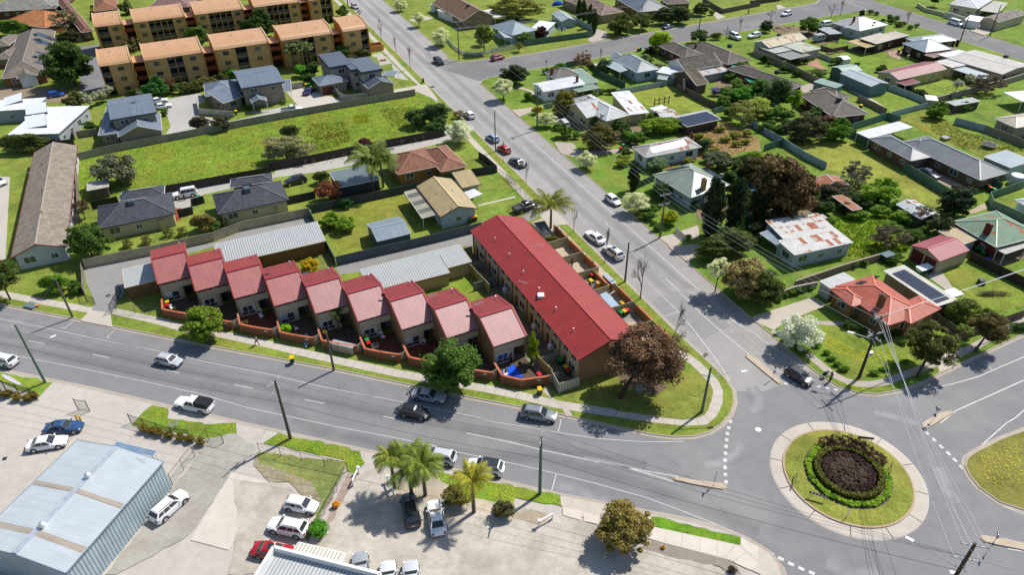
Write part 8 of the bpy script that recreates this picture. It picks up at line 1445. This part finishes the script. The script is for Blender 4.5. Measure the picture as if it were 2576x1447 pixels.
# people: skinned skeletons
def person(s,ang,shirt,trouser,label,pose='walk',z0=ZB+.015,bag=None,hair=C('#2a1c14'),skin=C('#b5835f'),h=1.72,shorts=False):
    q=W2(s,z0)[0]; H=empty('person',(q[0],q[1],z0),math.radians(ang)); tag(H,label,'person'); k=h/1.72
    st=.32 if pose=='walk' else .05; sw=.22 if pose=='walk' else .05; fr=.38 if pose in('push','reach') else 0
    J=[('pel',0,0,.93,.135),('che',.02,0,1.28,.15),('nec',.03,0,1.47,.06),('hea',.05,0,1.56,.085),('top',.04,0,1.68,.075),
       ('hl',0,.1,.9,.095),('kl',st*.75,.1,.5,.062),('al',st,.1,.09,.042),('tl',st+.18,.1,.04,.035),('hr',0,-.1,.9,.095),('kr',-st*.2,-.1,.5,.062),('ar',-st*.9,-.1,.1,.042),('tr',-st*.9+.18,-.1,.04,.035),
       ('sl',.0,.19,1.4,.062),('el',-sw*.5+fr*.3,.25,1.13,.045),('wl',-sw*.2+fr,.24,.92+fr*.35,.034),('sr',.0,-.19,1.4,.062),('er',sw*.2+fr*.3,-.25,1.13,.045),('wr',sw+fr,-.24,.93+fr*.35,.034)]
    E_=[('pel','che'),('che','nec'),('nec','hea'),('hea','top'),('pel','hl'),('hl','kl'),('kl','al'),('al','tl'),('pel','hr'),('hr','kr'),('kr','ar'),('ar','tr'),('che','sl'),('sl','el'),('el','wl'),('che','sr'),('sr','er'),('er','wr')]
    ix={j[0]:i for i,j in enumerate(J)}; V=[(j[1]*k,j[2]*k,j[3]*k) for j in J]; ED=[(ix[a],ix[b]) for a,b in E_]; RR=[j[4]*k for j in J]
    for wn in ('wl','wr'):
        w=np.array(V[ix[wn]]); sg=1 if wn=='wl' else -1; b=len(V); V.append(tuple(w+np.array([.03,0,-.07])*k)); RR.append(.03*k); ED.append((ix[wn],b))
        for fi,(dx,dy,ln) in enumerate(((-.025,0,.075),(-.008,.0,.085),(.01,0,.08),(.028,0,.06))): V.append(tuple(np.array(V[b])+np.array([dx+.02,sg*dy,-ln])*k)); RR.append(.009*k); ED.append((b,len(V)-1))
        V.append(tuple(w+np.array([.06,-sg*.02,-.08])*k)); RR.append(.01*k); ED.append((ix[wn],len(V)-1))
    me=bpy.data.meshes.new('body'); me.from_pydata(V,ED,[]); o=ob('body',me,H,skin); md=o.modifiers.new('skin','SKIN'); md.use_smooth_shade=True
    for v,r in zip(me.skin_vertices[0].data,RR): v.radius=(r,r)
    me.skin_vertices[0].data[0].use_root=True; sb=o.modifiers.new('sub','SUBSURF'); sb.levels=1; sb.render_levels=1; me.materials.append(MATS['cloth'])
    def limb(nm,names,rs,col):
        m=MB()
        for (a,b),(r0,r1) in zip(zip(names[:-1],names[1:]),zip(rs[:-1],rs[1:])): m.tube(V[ix[a]],V[ix[b]],r0*k,r1*k,10,False)
        m.build(nm,'cloth',H,col,smooth=60)
    m=MB()
    a=np.array(V[ix['pel']]); c=np.array(V[ix['che']]); n_=np.array(V[ix['nec']]); rings=[(a-np.array([0,0,.06]),.17,.125),(a*.5+c*.5,.155,.11),(c,.195,.125),(c*.4+n_*.6,.19,.1),(n_,.075,.07)]
    for (p,ry,rx),(p2,ry2,rx2) in zip(rings[:-1],rings[1:]):
        for i in range(12):
            t0,t1=2*math.pi*i/12,2*math.pi*(i+1)/12; m.face([p+np.array([rx*math.cos(t0),ry*math.sin(t0),0])*k,p+np.array([rx*math.cos(t1),ry*math.sin(t1),0])*k,p2+np.array([rx2*math.cos(t1),ry2*math.sin(t1),0])*k,p2+np.array([rx2*math.cos(t0),ry2*math.sin(t0),0])*k])
    for e0,e1 in (('sl','el'),('sr','er')): m.tube(V[ix[e0]],np.array(V[ix[e0]])*.35+np.array(V[ix[e1]])*.65,.075*k,.065*k,10,False)
    m.build('shirt','cloth',H,shirt,smooth=60)
    m=MB(); m.tube(a+np.array([0,0,.05]),a-np.array([0,0,.08]),.165*k,.15*k,12,False)
    for s_ in 'lr':
        hp,kn,an=[np.array(V[ix[j+s_]]) for j in ('h','k','a')]; m.tube(hp,kn,.11*k,.085*k,10,False)
        if not shorts: m.tube(kn,an,.085*k,.065*k,10,False)
    m.build('trousers','cloth',H,trouser,smooth=60)
    for s_ in 'lr': an=np.array(V[ix['a'+s_]]); MB().ell((an[0]+.07,an[1],.045),(.15*k,.055*k,.055),10,5,-.8).build('shoe','rubber',H)
    hd=np.array(V[ix['top']]); MB().ell((hd[0]-.02,0,hd[2]-.05),(.11*k,.098*k,.1*k),12,6,-.35).build('hair','cloth',H,hair,smooth=60)
    MB().ell((hd[0]+.065,0,hd[2]-.13),(.02,.015,.02),6,4).build('nose','cloth',H,skin); 
    if bag: MB().cbox((.05,-.33,.75),(.14,.3,.35)).build('bag','cloth',H,bag)
    return H
person("a3 2445,700",164,C('#3d4a57'),C('#1c2230'),'person in a dark top and shorts walking on the townhouse footpath',shorts=True); person("d3 735,1040",200,C('#5d2347'),C('#22222a'),'person in a maroon top pushing a pram by the kerb','push'); person("a2 1755,610",90,C('#8a8a94'),C('#3a3a44'),'person in a striped top leaning into the white four wheel drive','reach',h=1.68)
person("c3 210,860",-60,C('#4a3030'),C('#241c1c'),'person in dark clothes sitting out in the last courtyard','stand',h=1.65); person("c2 790,1240",-70,C('#1c1c22'),C('#15151a'),'person in black standing in a terrace courtyard','stand')
q=W2("d3 672,1010",.02)[0]; H=empty('pram',(q[0],q[1],.02),math.radians(200)); tag(H,'dark pram on the road edge pushed by a person','pram'); MB().ell((0,0,.6),(.38,.24,.26),10,5,-.9).build('seat','cloth',H,(.03,.03,.04)); MB().ell((-.12,0,.72),(.28,.25,.3),10,5,0).build('hood','cloth',H,(.02,.02,.03)); MB().bar((-.3,0,.75),(-.65,0,1.02),.4,.03).bar((-.3,0,.3),(.3,0,.6),.04,.04).bar((.3,0,.3),(-.3,0,.6),.04,.04).build('frame','metal',H,(.3,.3,.32))
for x in (-.3,.35):
    for y in (-.22,.22): MB().tube((x,y-.02,.13),(x,y+.02,.13),.13,.13,12).build('wheel','rubber',H)
# banner, gate posts, signs
q=W2("a3 270,1140")[0]; H=empty('feather_banner',(q[0],q[1],ZB)); tag(H,'lilac feather banner leaning over the black picket fence','banner'); MB().tube((0,0,0),(-1.2,.3,1.6),.02,.02,6).tube((-1.2,.3,1.6),(-3.2,.9,2.6),.018,.012,6).build('pole','metal',H,(.5,.5,.5)); m=MB(); pts=[(0.,.05),(.35,.25),(.7,.42),(1.3,.5),(2.0,.46),(2.5,.3),(2.75,.05),(2.5,-.2),(2.,-.32),(1.3,-.3),(.6,-.15)]
m.face([(-.4-u,.1+u*.3-v,1.0+u*.5+v*.6) for u,v in pts]); m.face([(-.4-u,.12+u*.3-v,.99+u*.5+v*.6) for u,v in pts][::-1]); m.build('flag','cloth',H,C('#b8aed6'))
def sign(s,h,kind,ang,label,z0=.15):
    q=W2(s,z0)[0]; H=empty('road_sign',(q[0],q[1],z0),math.radians(ang)); tag(H,label,'sign'); MB().tube((0,0,0),(0,0,h),.03,.03,6).build('post','metal',H,(.55,.56,.57))
    if kind=='giveway':
        m=MB(); r=.5; T3=[(r*math.sin(2*math.pi*i/3+math.pi),r*math.cos(2*math.pi*i/3+math.pi)) for i in range(3)]
        m.hexa([(-.012,a,h-.3+b) for a,b in T3]+[(-.012,T3[0][0],h-.3+T3[0][1])]+[(-.03,a,h-.3+b) for a,b in T3]+[(-.03,T3[0][0],h-.3+T3[0][1])]); m.build('give_way_face','paint',H,C('#b01a22')); m=MB(); m.face([(-.032,a*.62,h-.3+b*.62) for a,b in T3]); m.build('inner_face','paint',H,WHT); m=MB(); m.face([(-.005,a,h-.3+b) for a,b in T3][::-1]); m.build('back_plate','metal',H,(.3,.31,.32)); MB().cbox((-.045,0,h*.45),(.02,.35,.45)).build('keep_left_plate','paint',H,C('#1c4a9c'))
    elif kind=='street': MB().cbox((0,.4,h),(.03,.9,.16)).build('name_plate','paint',H,WHT)
    return H
sign("c4 2138,592",2.6,'giveway',-16,'give way sign on the long beige traffic island'); sign("d3 195,1015",2.4,'giveway',-66,'give way sign on the slim island before the black car'); sign("d4 2235,1215",2.9,'giveway',160,'give way sign on the island beside the wooden power pole'); sign("d3 1700,1430",2.6,'giveway',-156,'give way sign on the island of the side approach')
sign("c3 2055,1130",2.5,'street',60,'small street name sign on the corner lawn lamp',ZB)
def chevron(s,ang,label):
    q=W2(s,.3)[0]; H=empty('chevron_board',(q[0],q[1],.28),math.radians(ang)); tag(H,label,'sign')
    for x in (-.75,.75): MB().tube((x,0,0),(x,0,.85),.03,.03,6).build('leg','metal',H,(.4,.42,.4))
    MB().box(-.95,-.02,.6,.95,.02,.95).build('board','paint',H,(.03,.03,.035))
    for i in range(5):
        x=-.8+i*.36; m=MB(); m.face([(x,-.024,.62),(x+.14,-.024,.62),(x+.26,-.024,.775),(x+.14,-.024,.93),(x,-.024,.93),(x+.12,-.024,.775)]); m.build('chevron','paint',H,(.8,.8,.8))
chevron("d4 405,545",-115,'chevron board on the roundabout facing the main road'); chevron("d4 610,720",-25,'chevron board on the roundabout facing the car park'); chevron("d4 1300,460",60,'chevron board on the roundabout facing the side approach'); chevron("d4 1060,180",170,'chevron board behind the roundabout shrubs')
q=W2("d4 895,890",.3)[0]; H=empty('marker_post',(q[0],q[1],.28)); tag(H,'slim white marker post on the roundabout grass','post'); MB().box(-.05,-.02,0,.05,.02,1.35).build('post','paint',H,(.85,.85,.85)); MB().box(-.04,-.024,1.05,.04,-.02,1.2).build('reflector','plastic',H,C('#b01a22'))
# small clutter
def thing_box(name,s,dims,ang,mat,col,label,cat,z0=ZB+.02,lid=None):
    q=W2(s,z0)[0]; H=empty(name,(q[0],q[1],z0),math.radians(ang)); tag(H,label,cat); a,b,c=dims; MB().box(-a/2,-b/2,0,a/2,b/2,c).build('body',mat,H,col); MB().box(-a/2-.02,-b/2-.02,c,a/2+.02,b/2+.02,c+.04).build('top',mat,H,lid or tuple(x*1.15 for x in col)); return H
H=thing_box('mattress',"a3 300,330",(1.9,1.3,.22),-18,'cloth',C('#5d6a6d'),'discarded dark mattress on the verge by the driveway','mattress'); thing_box('cardboard_box',"a3 355,330",(.6,.5,.25),10,'cloth',C('#b0875a'),'crumpled cardboard beside the discarded mattress','box')
thing_box('bollard',"a4 735,-30",(.18,.18,.9),0,'paint',C('#c9a030'),'yellow bollard beside the steel gate leaf','bollard'); thing_box('bollard',"a4 775,-15",(.18,.18,.9),0,'paint',C('#c9a030'),'second yellow bollard beside the steel gate leaf','bollard')
thing_box('cardboard_box',"c3 1045,150",(.8,.8,1.),20,'cloth',C('#c08a44'),'tall cardboard box in the cluttered courtyard','box'); thing_box('cupboard',"c2 965,1235",(1.3,.6,1.1),-66,'timber',C('#5d3a30'),'dark cupboard in the terrace courtyard','cupboard')
for s,l in (("c3 1000,150",'shopping trolley in the cluttered courtyard'),("c3 1430,1150",'shopping trolleys under the huge bronze tree'),("b3 1250,745",'clothes rack in the sixth courtyard'),("a4 1660,40",'shopping trolley tipped on the grass bed')):
    q=W2(s)[0]; H=empty('shopping_trolley',(q[0],q[1],ZB+.02),.4); tag(H,l,'trolley'); m=MB()
    for z,e in ((.45,.28),(.7,.32),(.95,.36)):
        for a,b in (((-e*1.4,-e),(e*1.4,-e)),((e*1.4,-e),(e*1.4,e)),((e*1.4,e),(-e*1.4,e)),((-e*1.4,e),(-e*1.4,-e))): m.bar((*a,z),(*b,z),.025,.025)
    for i in range(7): x=-.42+i*.14; m.bar((x,-.3,.45),(x+.001,-.34,.95),.015,.015).bar((x,.3,.45),(x+.001,.34,.95),.015,.015).bar((x,-.28,.45),(x,.28,.45),.015,.015)
    m.build('basket','metal',H,(.7,.72,.75)); MB().bar((-.4,-.25,.12),(.4,-.2,.12),.03,.03).bar((-.4,.25,.12),(.4,.2,.12),.03,.03).bar((-.4,-.25,.12),(-.45,-.28,.5),.03,.03).bar((-.4,.25,.12),(-.45,.28,.5),.03,.03).build('chassis','metal',H,(.55,.57,.6))
    for x in (-.38,.38):
        for y in (-.22,.22): MB().tube((x,y-.015,.06),(x,y+.015,.06),.06,.06,8).build('wheel','rubber',H)
# blue tarpaulin and shade sail
def drape(name,s,zs,col,label,cat,mat='plastic',n=8,amp=.05):
    q=W2(s,ZB); m=MB(); rg=random.Random(3); A,B,C_,D=[np.array(k) for k in q]; g=[]
    for i in range(n+1):
        row=[]
        for j in range(n+1):
            u,v=i/n,j/n; p=(A*(1-u)+B*u)*(1-v)+(D*(1-u)+C_*u)*v; z=(zs[0]*(1-u)+zs[1]*u)*(1-v)+(zs[3]*(1-u)+zs[2]*u)*v; row.append((p[0],p[1],z+rg.uniform(-amp,amp)))
        g.append(row)
    for i in range(n):
        for j in range(n): m.face([g[i][j],g[i+1][j],g[i+1][j+1],g[i][j+1]])
    o=m.build(name,mat,None,col,smooth=80); tag(o,label,cat); return o
drape('tarpaulin',"c3 120,960 240,890 335,1015 160,1000",(.25,.25,.25,.25),C('#0f4fd0'),'bright blue tarpaulin on the last courtyard floor','tarpaulin',amp=.03); 
def sail(s,zs,col,label):
    o=drape('shade_sail',s,zs,col,label,'shade sail','cloth',8,.03); q=W2(s,ZB)
    for k,(p,z) in enumerate(zip(q,zs)):
        e=MB().tube((p[0],p[1],ZB),(p[0],p[1],z),.03,.03,6).build('support','metal',o,(.6,.6,.6))
sail("c3 1045,330 1110,310 1235,420 1150,445",(2.4,2.5,2.1,2.2),C('#9db0bf'),'pale grey shade sail in a terrace courtyard'); sail("c2 425,920 530,900 600,1000 520,1020",(2.2,2.2,2.0,2.),C('#5a6066'),'dark shade cloth by the drooping palm'); sail("c1 2240,660 2310,650 2560,850 2470,860",(2.5,2.5,2.2,2.2),C('#3d8a7a'),'green shade cloth behind the tiled house')
drape('tarpaulin',"c1 1240,1300 1340,1250 1380,1290 1280,1320",(.2,.9,.8,.2),C('#3f9a6a'),'green tarpaulin beside the rust streaked cottage','tarpaulin'); drape('tarpaulin',"b3 545,660 600,620 640,690 590,740",(.6,.8,.5,.4),C('#8f9aa8'),'crumpled grey plastic sheet in the fourth courtyard','sheet',amp=.18); drape('tarpaulin',"d2 2190,1180 2240,1160 2260,1190 2210,1215",(.5,.6,.5,.4),C('#1a4aa8'),'blue tarpaulin heap by the brick chimney house','tarpaulin',amp=.15)
# caravan, boat, covered car
def caravan(s,col,label,dims=(4.4,2.1,2.5)):
    q=W2(s); a,b=np.array(q[0]),np.array(q[1]); d=b-a; c=(a+b)/2; H=empty('caravan',(c[0],c[1],ZB),math.atan2(d[1],d[0])); tag(H,label,'caravan'); l,w,h=dims; m=MB(); pr=[(-l/2,.5),(l/2-.5,.5),(l/2,1.1),(l/2-.25,h-.3),(l/2-.7,h),(-l/2+.2,h),(-l/2,h-.2)]
    n=len(pr); m.face([(x,-w/2,z) for x,z in pr]); m.face([(x,w/2,z) for x,z in pr][::-1])
    for i in range(n): j=(i+1)%n; m.face([(pr[i][0],-w/2,pr[i][1]),(pr[i][0],w/2,pr[i][1]),(pr[j][0],w/2,pr[j][1]),(pr[j][0],-w/2,pr[j][1])])
    m.build('body','plastic',H,col); 
    for x in (-l*.25,l*.12): MB().box(x-.45,-w/2-.02,1.4,x+.45,w/2+.02,1.95).build('window','pane',H)
    for s_ in (-1,1): MB().tube((0,s_*(w/2-.15),.33),(0,s_*(w/2+.03),.33),.33,.33,14).build('wheel','rubber',H)
    MB().bar((l/2-.6,0,.45),(l/2+1.,0,.45),.1,.1).build('drawbar','metal',H,(.3,.3,.3)); MB().cbox((0,0,h+.06),(.6,.6,.12)).build('roof_hatch','plastic',H,(.7,.7,.7))
caravan("c2 2060,690 2240,620",(.72,.74,.76),'white caravan beside the tall cypresses'); caravan("d1 570,400 680,380",(.3,.31,.32),'grey caravan among the stacked timber',(3.8,2.,2.2))
q=W2("d2 1645,1290")[0]; H=empty('boat',(q[0],q[1],ZB),math.radians(20)); tag(H,'small white boat on a trailer before the maroon doors','boat'); m=MB(); st=[(-1.9,.75,.55),(-.5,.8,.6),(.8,.65,.68),(1.6,.3,.8),(2.0,.02,.9)]
for (x,w,z),(x2,w2,z2) in zip(st[:-1],st[1:]):
    for s_ in (-1,1): f=[(x,s_*w,z+.5),(x2,s_*w2,z2+.5),(x2,s_*w2*.5,z2-.05),(x,s_*w*.5,z-.05)]; m.face(f if s_<0 else f[::-1])
    m.face([(x,-w*.5,z-.05),(x2,-w2*.5,z2-.05),(x2,w2*.5,z2-.05),(x,w*.5,z-.05)][::-1]); m.face([(x,-w,z+.48),(x2,-w2,z2+.48),(x2,w2,z2+.48),(x,w,z+.48)])
m.face([(-1.9,-.75,1.05),(-1.9,.75,1.05),(-1.9,.37,.5),(-1.9,-.37,.5)]); m.build('hull','plastic',H,(.8,.82,.84)); MB().bar((-1.8,0,.42),(2.6,0,.42),.1,.1).build('trailer','metal',H,(.5,.5,.5)); MB().box(-.2,-.5,1.05,.3,.5,1.4).build('console','plastic',H,(.7,.72,.75))
for s_ in (-1,1): MB().tube((-.3,s_*.8,.28),(-.3,s_*.98,.28),.28,.28,12).build('wheel','rubber',H)
q=W2("c1 655,45")[0]; H=empty('covered_boat',(q[0],q[1],ZB),math.radians(26)); tag(H,'vehicle under a bright blue cover behind the garden shed','covered vehicle'); MB().ell((0,0,.0),(2.2,.95,1.5),16,6,0).build('cover','cloth',H,C('#1a55b8'),smooth=60); MB().box(-1.9,-.8,0,1.9,.8,.25).build('base','black',H)
# clotheslines, trampoline, timber frame, beds
q=W2("c1 690,320")[0]; H=empty('clothes_line',(q[0],q[1],ZB)); tag(H,'rotary clothes line hung with washing on the blue cottage lawn','clothes line'); MB().tube((0,0,0),(0,0,1.9),.04,.04,6).build('post','metal',H,(.6,.6,.6)); m=MB()
for i in range(4): a=math.pi/2*i+.4; m.bar((0,0,1.8),(1.6*math.cos(a),1.6*math.sin(a),2.0),.03,.03)
m.build('arms','metal',H,(.6,.6,.6))
for i in range(7): a=.5+i*.85; r=1.2; x,y=r*math.cos(a),r*math.sin(a); blk('washing','cloth',H,(x-.3,y-.1),(x+.3,y+.1),.7,.02,(C('#c9d3e0'),C('#3d4f8a'),C('#b8bcc4'),C('#7d8fb5'))[i%4],1.15)
q=W2("d1 2235,1400")[0]; H=empty('trampoline',(q[0],q[1],ZB)); tag(H,'round netted trampoline in the weedy back yard','trampoline'); m=MB(); R_=1.5
for i in range(16): a,b=2*math.pi*i/16,2*math.pi*(i+1)/16; m.tube((R_*math.cos(a),R_*math.sin(a),.8),(R_*math.cos(b),R_*math.sin(b),.8),.05,.05,5).tube((R_*math.cos(a),R_*math.sin(a),2.4),(R_*math.cos(b),R_*math.sin(b),2.4),.02,.02,4)
for i in range(6): a=2*math.pi*i/6; m.tube((R_*math.cos(a),R_*math.sin(a),0),(R_*math.cos(a),R_*math.sin(a),2.4),.03,.03,5)
m.build('frame','metal',H,(.5,.52,.5)); MB().tube((0,0,.78),(0,0,.8),1.35,1.35,24).build('mat','rubber',H)
q=W2("c2 2480,520")[0]; H=empty('trampoline',(q[0],q[1],ZB)); tag(H,'blue rimmed trampoline under the large bronze tree','trampoline'); MB().tube((0,0,.75),(0,0,.8),1.6,1.6,24).build('rim','plastic',H,C('#2a7ab0')); MB().tube((0,0,.8),(0,0,.815),1.3,1.3,24).build('mat','rubber',H)
for i in range(6): a=2*math.pi*i/6; MB().tube((1.5*math.cos(a),1.5*math.sin(a),0),(1.5*math.cos(a),1.5*math.sin(a),.76),.03,.03,5).build('leg','metal',H,(.4,.4,.4))
q=W2("c1 1640,1000")[0]; H=empty('timber_frame',(q[0],q[1],ZB),math.radians(26)); tag(H,'dark timber post frame at the lawn edge','frame')
for x in (-2.2,-.8,.8,2.2): MB().box(x-.08,-.08,0,x+.08,.08,2.2).build('post','timber',H,C('#3a3028'))
for z in (.7,1.6): MB().bar((-2.2,0,z),(2.2,0,z),.06,.14).build('rail','timber',H,C('#54473a'))
for i,s in enumerate(("d1 740,510","d1 820,490","d1 890,475")):
    q=W2(s)[0]; H=empty('garden_bed',(q[0],q[1],ZB),math.radians(26)); tag(H,'raised timber vegetable bed beside the brown fence','garden bed','vegetable beds'); MB().box(-1.1,-.6,0,1.1,.6,.25).build('soil','dirt',H,C('#6d4f38'))
    for a,b in (((-1.15,-.65),(1.15,-.65)),((-1.15,.65),(1.15,.65)),((-1.15,-.65),(-1.15,.65)),((1.15,-.65),(1.15,.65))): blk('board','timber',H,a,b,.32,.06,C('#a58a6d'))
rg=random.Random(8)
for i in range(13):
    a=np.array(W2("b2 2232,662")[0]); b=np.array(W2("b2 2560,585 ")[0]); p=a+(b-a)*i/12; H=MB().prism([(p[0]+x,p[1]+y) for x,y in ((-.3,-.25),(.28,-.28),(.32,.22),(-.26,.27))],ZB,ZB+.06).build('stepping_stone','concrete',None,C('#c9c2b2')); tag(H,'pale square stepping stone across the sunny front lawn','stone','stepping stones on the front lawn')
H=thing_box('park_bench',"b1 1318,575",(1.8,.5,.45),20,'timber',C('#c98a50'),'low timber seat on the lawn by the apartments','seat')
for s,ang,dims,col,l in (("d1 1470,560",20,(.6,.4,1.2),C('#c4b07a'),'yellow towels on the clothes horse'),("c2 2215,385",10,(.9,.6,.5),C('#8f8a80'),'grey garden table behind the weathered cottage')): thing_box('clothes_horse' if 'towel' in l else 'garden_table',s,dims,ang,'timber',col,l,'clothes horse' if 'towel' in l else 'table')
thing_box('pool_pump',"d3 2165,120",(.9,.9,.8),0,'plastic',(.03,.03,.03),'black compost bin on the back lawn','compost bin'); thing_box('box_trailer',"d2 1265,1180",(2.2,1.4,1.2),25,'metal',C('#4a5a60'),'dark metal box piled with scrap timber','trailer'); thing_box('hot_tub',"d1 1825,1325",(1.6,1.4,.6),20,'plastic',C('#8a8a84'),'covered grey tub on the patchy back yard','tub')
for i in range(26):
    s=("d1 %d,%d"%(rg.randint(220,420),rg.randint(250,300))) if i<10 else ("d1 %d,%d"%(rg.randint(720,900),rg.randint(380,420)) if i<17 else "c1 %d,%d"%(rg.randint(2430,2530),rg.randint(1190,1260)))
    q=W2(s)[0]; a=rg.uniform(0,3); c=rg.choice((C('#8a8278'),C('#6d5a48'),C('#b5b2ab'),C('#4d6a60'))); H=MB().bar((q[0],q[1],ZB+.1+rg.random()*.4),(q[0]+1.6*math.cos(a),q[1]+1.6*math.sin(a),ZB+.15+rg.random()*.5),.22,.12).build('scrap_board','timber',None,c); tag(H,'scrap board in a junk heap behind the fences','scrap','scrap boards in the junk heaps')
